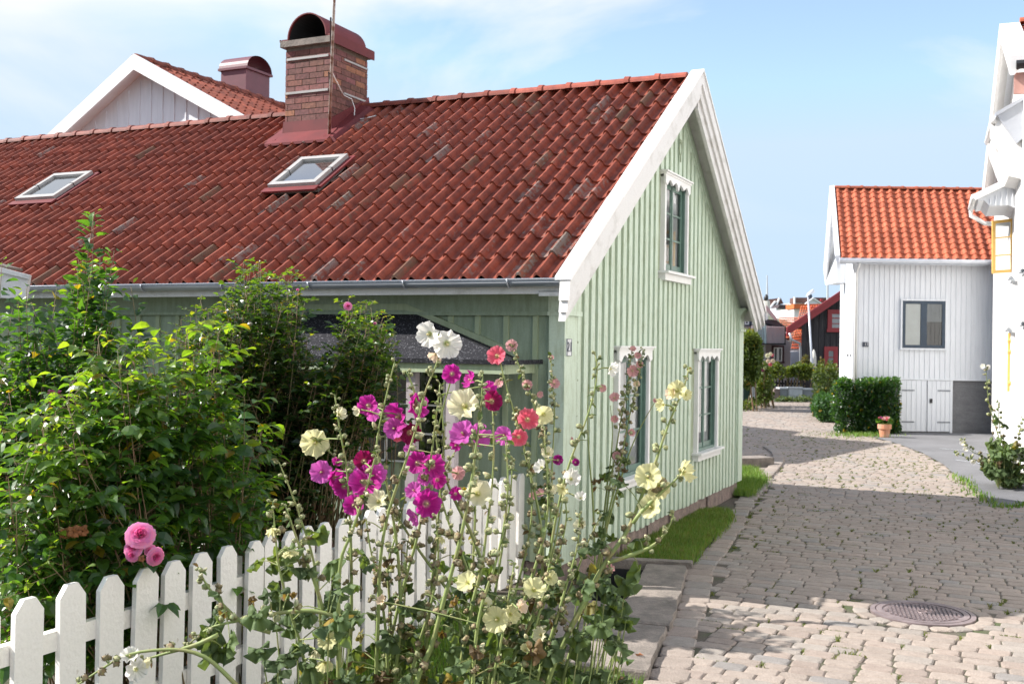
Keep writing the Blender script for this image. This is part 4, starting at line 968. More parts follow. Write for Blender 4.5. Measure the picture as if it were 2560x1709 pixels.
# ---- far white house with garage doors
fh = thing('white_house', 'white house at the end of the yard with orange tile roof and garage doors', 'house', (8.13, 25.6, 0))
X0, X1, Y0 = 8.14, 13.0, 25.6; zs, ze = 1.30, 4.02
sv = V((1.6, 6.4, 0)).normalized(); U1 = V((1, 0, 0)); Nf = V((0, -1, 0)); pA = V((X0, Y0, 0)); sn = V((-sv.y, sv.x, 0))
m = MB(); m.quad((X0, Y0, zs), (X1, Y0, zs), (X1, Y0, ze+.1), (X0, Y0, ze+.1)); siding(m, pA, U1, Nf, X1-X0, zs-.02, ze, 0.122, 0.020, 0.012)
m.quad((X0, Y0, 0.9), pA+sv*6+UZ*.9, pA+sv*6+UZ*ze, (X0, Y0, ze)); m.add([pA+UZ*ze, pA+sv*6+UZ*ze, pA+sv*3+UZ*6.3], [(0, 1, 2)])
m.box(X0-.02, X0+.10, Y0-.03, Y0-.0, zs-.02, ze); m.box(X0, X1, Y0-.03, Y0, zs-.04, zs)
wbox(m, pA, sv, sn, 0.0, 0.12, 0, .03, zs-.02, ze)
m.build('wall', M['blue_white'], fh, world=True)
m = MB(); m.quad((X0, Y0+.03, 0), (X1, Y0+.03, 0), (X1, Y0+.03, zs), (X0, Y0+.03, zs)); m.quad((X0, Y0+.03, 0), pA+sv*6, pA+sv*6+UZ*.9, (X0, Y0+.03, .9)); m.build('basement_wall', M['cement'], fh, world=True)
# garage doors
g0, g1 = at(2254, 950, 25.6).x, at(2375, 950, 25.6).x; gm = (g0+g1)/2+.03
for (a, b) in ((g0, gm-.01), (gm+.01, g1)):
    m = MB(); m.box(a, b, Y0-.02, Y0+.02, 0.04, zs-.05)
    k = 5
    for i in range(k+1):
        xx = a+(b-a-.012)*i/k; m.box(xx, xx+.012, Y0-.028, Y0-.02, .05, zs-.06)
    gd = m.build('garage_door', M['blue_white'], fh, world=True)
    m = MB()
    for z in (.25, 1.0): m.box(a if a == g0 else b-.3, a+.3 if a == g0 else b, Y0-.036, Y0-.029, z, z+.03)
    m.build('hinges', M['grey'], gd, world=True)
m = MB(); m.box(gm+.06, gm+.12, Y0-.045, Y0-.022, .72, .82); m.build('door_lock', M['black'], fh, world=True)
for a in (g0-.06, g1): m = MB(); m.box(a, a+.055, Y0-.03, Y0+.03, 0, zs-.045); m.build('door_post', M['blue_white'], fh, world=True)
wx0, wx1 = at(2254, 800, 25.6).x, at(2361, 800, 25.6).x; wz0, wz1 = at(2300, 870, 25.6).z, at(2300, 752, 25.6).z
w = wall_window(fh, V((0, Y0, 0)), U1, Nf, wx0, wx1, wz0, wz1, M['bluetrim'], M['blue_white'], 2, 1, cw=0.04)
m = MB(); m.quad((wx0+.05, Y0-.036, wz0+.05), ((wx0+wx1)/2-.03, Y0-.036, wz0+.05), ((wx0+wx1)/2-.03, Y0-.036, wz1-.05), (wx0+.05, Y0-.036, wz1-.05)); m.build('curtain', M['white'], w, world=True)
m = MB(); m.quad(((wx0+wx1)/2+.05, Y0-.036, wz1-.5), (wx1-.05, Y0-.036, wz1-.5), (wx1-.05, Y0-.036, wz1-.05), ((wx0+wx1)/2+.05, Y0-.036, wz1-.05)); m.build('roller_blind', M['grey'], w, world=True)
# side windows seen edge-on
for t0, t1 in ((0.55, 1.15), (1.7, 2.5)): wall_window(fh, pA, sv, sn, t0, t1, 1.9, 3.3, M['white'], M['white'], 2, 2, cw=.05)
# roof of the far house
ke = 1.0; oy = 0.32
er = V((X0-.42, Y0-oy, 4.10)); apz = 6.08; run = 2.25; k = (apz-4.10)/run; Vr = V((0.23, 1, k)).normalized(); Nr = V((0, -k, 1)).normalized()
m = MB(); Lr = math.sqrt(run**2*(1+.053)+(apz-4.1)**2)
tiles(m, er, U1, Vr, Nr, 5.6, Lr, 0.225, 0.215, 0.05, seg=6, vary=.16); m.quad(er-Nr*.02, er+U1*5.6-Nr*.02, er+U1*5.6+Vr*Lr-Nr*.02, er+Vr*Lr-Nr*.02, 0, (.5, 0, 0))
top = er+Vr*Lr
back = V((0.23, 1, -k)).normalized(); m.quad(top, top+U1*5.6, top+U1*5.6+back*Lr, top+back*Lr, 0, (.9, 0, 0))
rf = m.build('roof', M['tile_new'], fh, world=True)
m = MB(); ridge(m, top+UZ*.01, top+U1*5.6+UZ*.01, 0.075, 0.36, seg=6); m.build('ridge_tiles', M['tile_new'], rf, world=True)
m = MB()
for a, b in ((er, top), (top, top+back*Lr)):
    a = a-U1*.02; b = b-U1*.02
    m.hexa([a-UZ*.22, a-U1*.05-UZ*.22, b-U1*.05-UZ*.22, b-UZ*.22, a+UZ*.09, a-U1*.12+UZ*.07, b-U1*.12+UZ*.07, b+UZ*.09])
m.build('bargeboard', M['blue_white'], fh, world=True)
m = MB(); m.quad(er-UZ*.1, er-UZ*.1+U1*.4, top+U1*.4-UZ*.1, top-UZ*.1); m.quad(top-UZ*.1, top+U1*.4-UZ*.1, top+back*Lr+U1*.4-UZ*.1, top+back*Lr-UZ*.1)
e3 = top+back*Lr; m.hexa([e3+V((-.05, -.9, -.35)), e3+V((.3, -.9, -.35)), e3+V((.3, 0.1, -.35)), e3+V((-.05, 0.1, -.35)), e3+V((-.05, -.9, .75)), e3+V((.3, -.9, .75)), e3+V((.3, 0.1, .0)), e3+V((-.1, 0.1, .0))]); m.build('soffit', M['blue_white'], fh, world=True)
m = MB(); m.tube([(er.x-.05, er.y-.04, 4.06), (X1+.4, er.y-.04, 4.06)], .06, 8); m.box(er.x, X1+.4, er.y, er.y+.03, 3.98, 4.1); m.build('gutter', M['metal'], fh, world=True)
m = MB(); m.tube([(X0+.02, er.y-.02, 4.02), (X0+.04, Y0-.06, 3.8), (X0+.04, Y0-.06, 0.1)], .035, 8); m.build('downpipe', M['white'], fh, world=True, smooth=True)
nx0 = at(2156, 860, 25.6); m = MB(); m.box(nx0.x, nx0.x+.14, Y0-.03, Y0-.013, nx0.z-.06, nx0.z+.05); npl = m.build('number_plate', M['navy'], fh, world=True)
text_mesh('digits', '17', 0.10, Matrix.Translation((nx0.x+.085, Y0-.034, nx0.z-.005))@Matrix.Rotation(math.pi/2, 4, 'X'), M['enamel'], npl)

# ---- white building along the right edge (gable toward the street)
ra = V((11.25, 25.0, 0)); rb = V((7.55, 15.6, 0)); ru = (rb-ra).normalized(); rn = V((ru.y, -ru.x, 0))
if rn.x > 0: rn = -rn
rh = thing('white_house', 'white house at the right edge with an open yellow framed casement', 'house', tuple(rb), math.atan2(ru.y, ru.x))
Ls = (rb-ra).length
rq = lambda s, d, z: ra+ru*s+rn*d+UZ*z
hE, hR, AX = 5.35, 7.6, 6.9
m = MB(); m.add([rq(0, 0, 0), rq(Ls, 0, 0), rq(Ls, 0, 6.0), rq(AX, 0, hR-.1), rq(0, 0, hE)], [(0, 1, 2, 3, 4)]); m.quad(rq(0, 0, 0), rq(0, -6, 0), rq(0, -6, hE), rq(0, 0, hE)); m.quad(rq(Ls, 0, 0), rq(Ls, -6, 0), rq(Ls, -6, hE), rq(Ls, 0, hE))
siding(m, ra, ru, rn, Ls, 0.3, hE-.1, 0.145, 0.03, 0.012); wbox(m, ra, ru, rn, 0, .16, 0, .05, .1, hE-.1); wbox(m, ra, ru, rn, .24, .34, 0, .04, .1, hE-.1)
m.build('wall', M['white'], rh, world=True)
# roof: street gable rakes
def rrake(s0, z0, s1, z1, nm):
    m = MB(); m.hexa([rq(s0, .30, z0-.22), rq(s0, .24, z0-.22), rq(s1, .24, z1-.22), rq(s1, .30, z1-.22), rq(s0, .32, z0+.08), rq(s0, .0, z0+.08), rq(s1, .0, z1+.08), rq(s1, .32, z1+.08)])
    m.build('bargeboard', M['white'], rh, world=True)
    m = MB(); m.quad(rq(s0, .26, z0-.05), rq(s0, -.1, z0-.05), rq(s1, -.1, z1-.05), rq(s1, .26, z1-.05)); m.build('soffit', M['blue_white'], rh, world=True)
rrake(-.35, 5.5, AX, hR, 'far'); rrake(9.65, 6.35, AX, hR, 'near')
for s0, z0 in ((-.35, 5.5), (9.65, 6.35)):
    m = MB(); e0_ = rq(s0, .0, z0+.02); tv = rq(AX, 0, hR+.02)-e0_; Lt = tv.length; tv.normalize(); nn = tv.cross(rn); nn = nn if nn.z > 0 else -nn
    tiles(m, e0_-rn*5.6, rn, tv, nn, 5.6, Lt, 0.24, 0.34, 0.055, seg=7, vary=.12); m.quad(e0_, e0_-rn*5.6, e0_-rn*5.6+tv*Lt, e0_+tv*Lt, 0, (.5, 0, 0)); rf = m.build('roof', M['tile_new'], rh, world=True)
m = MB(); ridge(m, rq(AX, 0.0, hR+.06), rq(AX, -5.6, hR+.06), .1, .38, seg=7); m.build('ridge_tiles', M['tile_new'], rf, world=True)
m = MB(); m.tube([rq(9.7, .22, 6.27), rq(9.7, -5.6, 6.27)], .07, 8); m.build('gutter', M['black'], rh, world=True)
m = MB(); m.hexa([rq(9.52, 0.24, 5.86), rq(9.59, 0.24, 5.86), rq(9.59, -5, 5.86), rq(9.52, -5, 5.86), rq(9.52, 0.24, 6.18), rq(9.59, 0.24, 6.18), rq(9.59, -5, 6.18), rq(9.52, -5, 6.18)]); m.build('eaves_board', pm('salmon_board', (0.55, 0.30, 0.25), 0.6), rh, world=True)
def RP(x, y, dd): # point on a plane parallel to the wall, dd metres in front of it
    return hit(x, y, ra+rn*dd, rn)
# two boarded gabled bays projecting over the upper windows, their gutters running back along the eaves
W0 = RP(2540, 470, 0); PF = lambda x, y, o_=0.0: hit(x, y, W0+ru*o_, ru)
m = MB(); m.prism([PF(2440, 489), PF(2536, 443), PF(2548, 450), PF(2548, 524), PF(2522, 513), PF(2474, 515), PF(2460, 500), PF(2446, 503)], -ru*1.6)
for i in range(5): a = PF(2476+i*14, 497-i*9, .012); c_ = PF(2476+i*14, 512, .012); m.tube([a, c_], .012, 4)
bay = m.build('lower_bay', M['blue_white'], rh, world=True)
m = MB(); m.prism([PF(2434, 485, .06), PF(2552, 428, .06), PF(2552, 446, .06), PF(2438, 500, .06)], -ru*.10); m.build('bargeboard', M['white'], bay, world=True)
m = MB(); c0_ = PF(2435, 492, .02); m.tube([c0_, c0_-ru*1.75], .055, 8); e_ = c0_-ru*1.7; m.tube([e_, e_-UZ*.14, e_-rn*.25-UZ*.30, e_-rn*.9-UZ*.34], .042, 8); m.build('gutter', M['white'], bay, world=True, smooth=True)
W1 = RP(2556, 300, 0); PG = lambda x, y, o_=0.0: hit(x, y, W1+ru*o_, ru)
m = MB(); m.prism([PG(2488, 298), PG(2575, 250), PG(2590, 455), PG(2522, 440), PG(2506, 400), PG(2486, 345)], -ru*1.9); bay2 = m.build('upper_bay', M['white'], rh, world=True)
m = MB(); m.prism([PG(2490, 284, .12), PG(2590, 226, .12), PG(2590, 318, .12), PG(2542, 358, .12)], -ru*.12); m.prism([PG(2488, 282, .16), PG(2590, 222, .16), PG(2590, 232, .16), PG(2490, 290, .16)], -ru*.2); m.build('metal_roof', M['metal'], bay2, world=True)
m = MB(); c0_ = PG(2484, 300, .02); m.tube([c0_, c0_-ru*2.1], .06, 8); m.tube([c0_-ru*.15, c0_-ru*.15-UZ*.25, c0_-ru*.2-UZ*.45-rn*.08, c0_-ru*.25-UZ*.62-rn*.25, c0_-ru*.3-UZ*.72-rn*.95], .05, 8); m.build('gutter', M['white'], bay2, world=True, smooth=True)
# open yellow casement, standing square to the wall
hp = hit(2532, 610, ra+rn*.06, rn); 
def casement(xl, xr, yt, yb, nm, rows, Dd):
    a = at(xl, yt, Dd); b = at(xr, yt-6, Dd); c = at(xr, yb-4, Dd); d = at(xl, yb, Dd); w = .035
    m = MB(); dy = V((0, .03, 0))
    def bar(p, q_, wa_, wb_): m.prism([p, q_, q_+wb_, p+wa_], dy)
    ux = (b-a).normalized(); uz = (d-a).normalized()
    f = .055
    m.prism([a, a+ux*f*1.1, d+ux*f*1.1, d], dy); m.prism([b-ux*f*.7, b, c, c-ux*f*.7], dy); m.prism([a+ux*f*1.1, b-ux*f*.7, b-ux*f*.7+uz*f, a+ux*f*1.1+uz*f], dy); m.prism([d+ux*f*1.1-uz*f, c-ux*f*.7-uz*f, c-ux*f*.7, d+ux*f*1.1], dy)
    for r in range(1, rows):
        t = r/rows; p = a.lerp(d, t)+ux*f*1.1; q_ = b.lerp(c, t)-ux*f*.7; m.prism([p-uz*.012, q_-uz*.012, q_+uz*.012, p+uz*.012], dy)
    w_ = m.build('casement', M['yellow'], rh, world=True)
    m = MB(); m.quad(*[p+dy*.5 for p in (a, b, c, d)]); m.build('pane', M['glass'], w_, world=True)
casement(2481, 2533, 552, 684, 'c', 3, 19.6)
m = MB(); m.tube([RP(2523, 832, .1), RP(2521, 978, .1)], .022, 6)
for y in (852, 880, 958): m.tube([RP(2523.5, y-4, .12), RP(2523, y+4, .12)], .03, 6)
m.build('casement', M['yellow'], rh, world=True)
m = MB()
for (x, y) in ((2521, 826), (2558, 812), (2527, 698), (2556, 680)): m.tube([RP(x-6, y, .08), RP(x, y-4, .12), RP(x+6, y+1, .08), RP(x+1, y+7, .1)], .03, 6)
m.build('carved_ornament', M['lightgrey'], rh, world=True)

# white house across the street, outside the picture (its lit wall shines on the gable and mirrors in its panes)
o, q, sl = simple_house('white_house', 'sunlit white house across the street with orange roof, mirrored in the cottage windows', (7.0, 13.2, 0), V((-0.30, -0.95, 0)), V((0.95, -.3, 0)), 8.0, 6, 4.6, 7.2, M['white'], M['tile_new'], (0.3, 0.42), 0.3, M['white'])

o, q, sl = simple_house('white_house', 'second sunlit white house across the street, unseen, added to bounce light', (4.5, 5.0, 0), V((-0.22, -0.975, 0)), V((0.975, -.22, 0)), 8.0, 6, 4.8, 7.2, M['white'], M['tile_new'], (0.3, 0.42), 0.25, M['white'])  # unseen house added to bounce sunlight onto the fence and gable

# ---- tarred barn with red trim
D = 44.0; pl = at(2003, 900, D); bx0 = pl.x
bn = thing('barn', 'black tarred barn with red bargeboards and red window frames', 'barn', (bx0+3, D, 0)); 
ea = at(1967, 826, D-.4); ap = at(2104, 733, D-.4); dirr = (ap-ea); ap2 = ea+dirr*1.35
B = V((0, D, 0))
m = MB(); xr = ap2.x+ (ap2.x-bx0); 
def barnz(x): return ea.z-.28+(x-ea.x)*dirr.z/dirr.x if x < ap2.x else ea.z-.28+(2*ap2.x-ea.x-x)*dirr.z/dirr.x
m.add([(bx0, D, 0), (xr, D, 0), (xr, D, barnz(xr)), (ap2.x, D, barnz(ap2.x)), (bx0, D, barnz(bx0))], [(0, 1, 2, 3, 4)]); m.quad((bx0, D, 0), (bx0+4.5, D+9, 0), (bx0+4.5, D+9, barnz(bx0)), (bx0, D, barnz(bx0)))
siding(m, V((bx0, D, 0)), U1, Nf, xr-bx0, 0, 0, 0.24, 0.05, .03, top=lambda s: barnz(bx0+s)-.1); m.build('wall', M['darkwood'], bn, world=True)
m = MB(); lowr = V((2*ap2.x-ea.x, ea.y, ea.z))
for a, b in ((ea, ap2), (ap2, lowr)):
    m.prism([a, b, b-UZ*.22, a-UZ*.22], (0, .06, 0)); m.prism([a+V((0, -.04, .14)), b+V((0, -.04, .14)), b+V((0, -.04, 0)), a+V((0, -.04, 0))], (0, .08, 0))
m.build('bargeboard', M['redtrim'], bn, world=True)
m = MB(); m.quad(ea+UZ*.1, ap2+UZ*.1, ap2+V((4.5, 9, .1)), ea+V((4.5, 9, .1)), 0, (1, 0, 0)); m.quad(lowr+UZ*.1, ap2+UZ*.1, ap2+V((4.5, 9, .1)), lowr+V((4.5, 9, .1)), 0, (1, 0, 0)); m.build('roof', M['tile_fire'], bn, world=True)
m = MB(); g = at(1974, 832, D-.4); m.tube([g, at(1978, 848, D-.4), at(1999, 858, D-.3), at(2001, 870, D-.1), at(2002, 960, D-.1)], .05, 6); m.build('downpipe', M['metal'], bn, world=True, smooth=True)
for (x0, x1, y0, y1, rws, bl) in ((2076, 2104, 782, 822, 3, M['lightgrey']), (2067, 2086, 874, 930, 3, M['grey'])):
    a = at(x0, y1, D); b = at(x1, y0, D); w_ = wall_window(bn, V((0, D, 0)), U1, Nf, a.x, b.x, a.z, b.z, M['redtrim'], M['redtrim'], 1, rws, cw=.13, lit=bl, bars=.04)

# ---- orange roofed white cottages behind the barn
def roofcard(name, label, pts, D, depth, wallpts, roofm, wallm, cat='house', group=None, extra=None, th=.08):
    """small far house: roof slope facing the street given by its outline, walls below it, all with real depth"""
    P = [at(x, y, D+dd) for (x, y, dd) in pts]; c = V((sum(p.x for p in P)/len(P), D, 0))
    h = thing(name, label, cat, tuple(c), group=group)
    m = MB(); m.prism(P, (0, 0, -th), 0, (1, 0, 0)); 
    n = len(P); m.build('roof', roofm, h, world=True)
    W_ = [at(x, y, D+dd) for (x, y, dd) in wallpts]
    m = MB(); m.prism(W_, (0, depth, 0)); m.build('wall', wallm, h, world=True)
    if extra: extra(h)
    return h
def tiled(pts, D, h, roofm, nc, nr):
    # corrugated slope between four corner points (bottom-left, bottom-right, top-right, top-left)
    a, b, c, d = [at(x, y, D+dd) for (x, y, dd) in pts]
    m = MB(); nn = (b-a).cross(d-a).normalized(); nn = nn if nn.z > 0 else -nn
    for r in range(nr):
        for k in range(nc):
            vs = []; br = R.uniform(.8, 1.2)
            for rr_, lift in ((r, .06), (r+1, .0)):
                for q_ in range(5):
                    u_ = (k+q_/4)/nc; p = (a.lerp(b, u_)).lerp(d.lerp(c, u_), rr_/nr); vs.append(p+nn*(math.sin(math.pi*q_/4)*.09+lift))
            m.add(vs, [(q_, q_+1, 5+q_+1, 5+q_) for q_ in range(4)], 0, (br, 0, 0))
    return m.build('roof', roofm, h, world=True)
h1 = thing('white_cottage', 'small white cottage with a steep bright orange roof just left of the barn', 'house', (at(1985, 900, 50).x, 50, 0))
tiled([(1976, 877, 0), (1999, 877, 0), (2050, 766, 5), (2001, 768, 5)], 50, h1, M['tile_fire'], 8, 16)
m = MB(); m.prism([at(1977, 878, 50), at(2010, 878, 50), at(2010, 992, 50), at(1977, 992, 50)], (0, 4, 0)); m.build('wall', M['blue_white'], h1, world=True)
h2 = thing('brick_roof_cottage', 'low cottage with a weathered orange roof between the barn and the pink house', 'house', (at(1970, 900, 58).x, 58, 0))
tiled([(1962, 850, 0), (2020, 846, 0), (1996, 796, 4), (1946, 794, 4)], 58, h2, M['tile_new'], 16, 9)
m = MB(); m.prism([at(1950, 842, 58.5), at(2018, 842, 58.5), at(2018, 950, 58.5), at(1950, 950, 58.5)], (0, 4, 0)); m.build('wall', M['pinkwall'], h2, world=True)
a = at(1965, 868, 57.9); wall_window(h2, V((0, 58.4, 0)), U1, Nf, at(1963, 860, 58.4).x, at(1972, 860, 58.4).x, at(1963, 850, 58.4).z, at(1963, 833, 58.4).z, M['redtrim'], M['white'], 1, 1, cw=.08)

# ---- pink house with balcony
D = 47.0; ph = thing('pink_house', 'pale pink house with a boarded balcony and a brown framed window', 'house', (at(1930, 900, D).x, D, 0))
L = lambda x, y, dd=0: at(x, y, D+dd)
m = MB(); m.prism([L(1800, 770), L(1888, 770), L(1916, 800), L(1958, 832), L(1958, 838), L(1976, 860), L(1976, 1000), L(1800, 1000)], (0, 5, 0)); m.build('wall', M['pinkwall'], ph, world=True)
m = MB(); m.prism([L(1903, 862, -.1), L(1914, 862, -.1), L(1914, 960, -.1), L(1903, 960, -.1)], (0, .1, 0)); m.build('corner_board', M['blue_white'], ph, world=True)
m = MB(); m.prism([L(1908, 762, -.9), L(1917, 798, -.9), L(1940, 799, -.9), L(1972, 822, -.9), L(1972, 829, -.9), L(1958, 829, -.9), L(1944, 817, -.9), L(1926, 810, -.9), L(1908, 806, -.9)], (0, 2.5, 0)); m.build('roof', pm('dark_slate', (0.03, 0.04, 0.055), .6), ph, world=True)
m = MB(); m.prism([L(1915, 762, -1.1), L(1922, 769, -1.1), L(1946, 800, -1.1), L(1937, 800, -1.1), L(1916, 776, -1.1)], (0, .1, 0)); m.build('bargeboard', M['pinkwall'], ph, world=True)
m = MB(); m.prism([L(1880, 813, -1.5), L(1963, 817, -1.5), L(1963, 858, -1.5), L(1880, 857, -1.5)], (0, .06, 0)); 
for i in range(13): x = 1917+i*3.6; m.prism([L(x, 816, -1.53), L(x+1.2, 816, -1.53), L(x+1.2, 857, -1.53), L(x, 857, -1.53)], (0, .03, 0))
bal = m.build('balcony', M['pinkwall'], ph, world=True)
m = MB(); m.prism([L(1880, 857, -1.55), L(1965, 858, -1.55), L(1965, 862, -1.55), L(1880, 860, -1.55)], (0, 1.5, 0)); m.tube([L(1962, 814, -1.5), L(1962, 862, -1.5)], .04, 5); m.build('balcony_floor', M['black'], bal, world=True)
m = MB()
for x in range(1893, 1912, 4): m.prism([L(x, 818, -1.56), L(x+2.2, 818, -1.56), L(x+2.2, 856, -1.56), L(x, 856, -1.56)], (0, .03, 0))
m.prism([L(1911, 812, -1.58), L(1916, 812, -1.58), L(1916, 858, -1.58), L(1911, 858, -1.58)], (0, .04, 0)); m.build('balcony_screen', pm('pale_teal', (0.33, 0.45, 0.47), .6), bal, world=True)
wb = L(1933, 903); wt = L(1955, 868)
wall_window(ph, V((0, D, 0)), U1, Nf, wb.x, wt.x, wb.z, wt.z, M['white'], pm('brown_trim', (.07, .025, .03), .6), 2, 1, cw=.08, lit=M['grey'])
for x0, x1 in ((1861, 1872), (1879, 1889)): wall_window(ph, V((0, D, 0)), U1, Nf, L(x0, 810).x, L(x1, 810).x, L(x0, 811).z, L(x0, 801).z, M['white'], M['bluetrim'], 1, 1, cw=.06)
m = MB(); m.tube([L(1916, 765, -1), L(1916, 800, -1)], .03, 5); m.build('mast', M['lightgrey'], ph, world=True)

# ---- houses up the hill
def hillhouse(name, label, D, parts, cat='house'):
    c = at(parts[0][1][0][0], 840, D); h = thing(name, label, cat, (c.x, D, 0))
    for (nm, pts, dep, mat) in parts:
        m = MB(); m.prism([at(x, y, D+(p[0] if p else 0)) for (x, y, *p) in pts], (0, dep, 0), 0, (1, 0, 0)); m.build(nm, mat, h, world=True)
    return h
DR = M['tile_dark']; BW = M['blue_white']; OR = M['tile_fire']; BK = M['navy']
hillhouse('hill_house', 'hillside house with a brown roof and two slanting white bargeboards, nearest the cottage eaves', 120,
  [('wall', [(1915, 765), (1943, 745), (1957, 775), (1957, 850), (1915, 850)], 7, BK), ('roof', [(1917, 764, -.6), (1919, 748, -.6), (1949, 745, -.6), (1941, 754, -.6), (1930, 762, -.6)], 3, DR),
   ('roof', [(1949, 745, -.5), (1952, 744, -.5), (1959, 759, -.5), (1945, 758, -.5)], 3, DR),
   ('bargeboard', [(1948, 744.5, -1), (1952, 744, -1), (1933.5, 784, -1), (1930.5, 784, -1)], .4, M['white']), ('bargeboard', [(1938, 751.5, -1), (1942, 753, -1), (1930, 766, -1), (1924, 768, -1)], .4, M['white']), ('wall', [(1915, 770, -.8), (1930, 766, -.8), (1928, 776, -.8), (1915, 790, -.8)], 1, BW)])
hillhouse('hill_house', 'long white hillside house under a dark roof in the middle of the skyline', 112,
  [('wall', [(1940, 770), (1980, 770), (1980, 850), (1940, 850)], 7, BW), ('roof', [(1944, 770, -.5), (1950, 761, -.5), (1976, 761, -.5), (1970, 771, -.5)], 3, pm('brown_black_roof', (.045, .028, .03), .7)),
   ('bargeboard', [(1968, 770, -1), (1979, 760, -1), (1989, 771, -1), (1986, 773, -1), (1979, 765, -1), (1971, 773, -1)], .5, M['white']), ('wall', [(1971, 772, -.8), (1979, 764, -.8), (1987, 772, -.8), (1987, 850, -.8), (1971, 850, -.8)], 3, M['white']), ('window', [(1972, 771, -1), (1977, 771, -1), (1977, 783, -1), (1972, 783, -1)], .1, pm('beige_shutter', (.45, .3, .25), .7)), ('chimney', [(1983, 774, -1.3), (1992, 772, -1.3), (1992, 795, -1.3), (1984, 795, -1.3)], 1, M['white'])])
hillhouse('hill_house', 'hilltop house with a long grey brown roof and white gabled dormer', 150,
  [('wall', [(1988, 756), (2100, 756), (2100, 850), (1988, 850)], 7, BW), ('roof', [(1988, 757, -.5), (1989, 743.5, -.5), (2105, 743.5, -.5), (2105, 757, -.5)], 3, DR),
   ('bargeboard', [(1986, 742, -1), (1989, 742, -1), (1989, 759, -1), (1986, 759, -1)], .5, M['white']), ('dormer', [(2018, 758, -2), (2034, 745.5, -2), (2052, 757, -2), (2052, 762, -2), (2018, 762, -2)], 3, BW),
   ('bargeboard', [(2015, 757.5, -2.3), (2034, 743, -2.3), (2054, 756.5, -2.3), (2053, 759, -2.3), (2034, 747, -2.3), (2016, 760, -2.3)], .4, M['white']), ('chimney', [(2023, 745, -1), (2024, 736, -1), (2030, 736, -1), (2031, 745, -1)], 1, M['navy']), ('chimney', [(2052, 752, -1), (2053, 747, -1), (2059, 747, -1), (2058, 756, -1)], 1, M['redtrim'])])
hillhouse('hill_house', 'hillside house with a flat looking bright orange roof left of the lamp head', 100,
  [('wall', [(1985, 771), (2060, 771), (2060, 850), (1985, 850)], 7, M['white']), ('roof', [(1985, 771, -.5), (1985, 759.5, -.5), (2062, 759.5, -.5), (2060, 774, -.5)], 3, OR), ('roof', [(2024, 773, -1), (2030, 763, -1), (2052, 762, -1), (2046, 772, -1)], 2, M['redtrim'])])

# crow-like black cowl on a cream chimney
cw_ = thing('chimney_cowl', 'cream chimney pot with a black hooded cowl above the hillside roofs', 'chimney', tuple(at(1915, 850, 80).xy)+(0,))
m = MB(); m.tube([at(1917, 790, 80), at(1917, 752, 80)], [.28, .24], 8); m.build('pot', M['cloth'], cw_, world=True); m = MB(); m.tube([at(1914.5, 752, 80), at(1915, 745, 80), at(1916.5, 740, 80), at(1915.5, 735, 80)], [.12, .17, .14, .03], 8); m.build('cowl', M['black'], cw_, world=True, smooth=True)
for (x, y0, y1, lb) in ((1918, 688, 750, 'slim white flagpole above the hillside, close to the cottage bargeboard'), (2069, 640, 752, 'slim white flagpole above the barn roof beside the far white house')):
    f_ = thing('flagpole', lb, 'flagpole', tuple(at(x, 850, 95).xy)+(0,)); b = at(x, y1, 95); m = MB(); m.tube([V((b.x, b.y, 0)), b, at(x, y0, 95)], [.12, .10, .05], 6); m.build('pole', M['lightgrey'], f_, world=True)

# ---- street lamp
lb = gnd(2035, 996); Dl = lb.y; lt = at(2020, 738, Dl)
lamp = thing('street_lamp', 'leaning grey steel street lamp with a short flat head at the end of the lane', 'street lamp', tuple(lb))
m = MB(); m.tube([lb+UZ*.0, lb.lerp(lt, .38), lb.lerp(lt, .4), lt], [.07, .06, .045, .035], 10); m.build('pole', M['metal'], lamp, world=True, smooth=True)
m = MB(); a = at(2017, 736, Dl); b = at(2035, 728, Dl); m.hexa([a+V((0, -.15, -.06)), b+V((0, -.15, -.05)), b+V((0, .15, -.05)), a+V((0, .15, -.06)), a+V((0.05, -.1, .06)), b+V((-.05, -.1, .08)), b+V((-.05, .1, .08)), a+V((.05, .1, .06))]); m.build('lamp_head', M['lightgrey'], lamp, world=True)
# closed parasol
pp = at(2034, 930, 42.3); pr = thing('parasol', 'closed cream parasol standing in front of the black barn', 'parasol', (pp.x, pp.y, 0))
z0 = at(2034, 918, 42.3).z; z1 = at(2034, 873, 42.3).z; m = MB(); m.tube([(pp.x, pp.y, z0), (pp.x, pp.y, z0+.15), (pp.x, pp.y, z0+(z1-z0)*.6), (pp.x, pp.y, z1-.1), (pp.x, pp.y, z1)], [.07, .11, .10, .06, .01], 9); m.build('canopy', M['cloth'], pr, world=True); m = MB(); m.tube([(pp.x, pp.y, 0), (pp.x, pp.y, z0+.1)], .025, 6); m.build('pole', M['lightgrey'], pr, world=True)
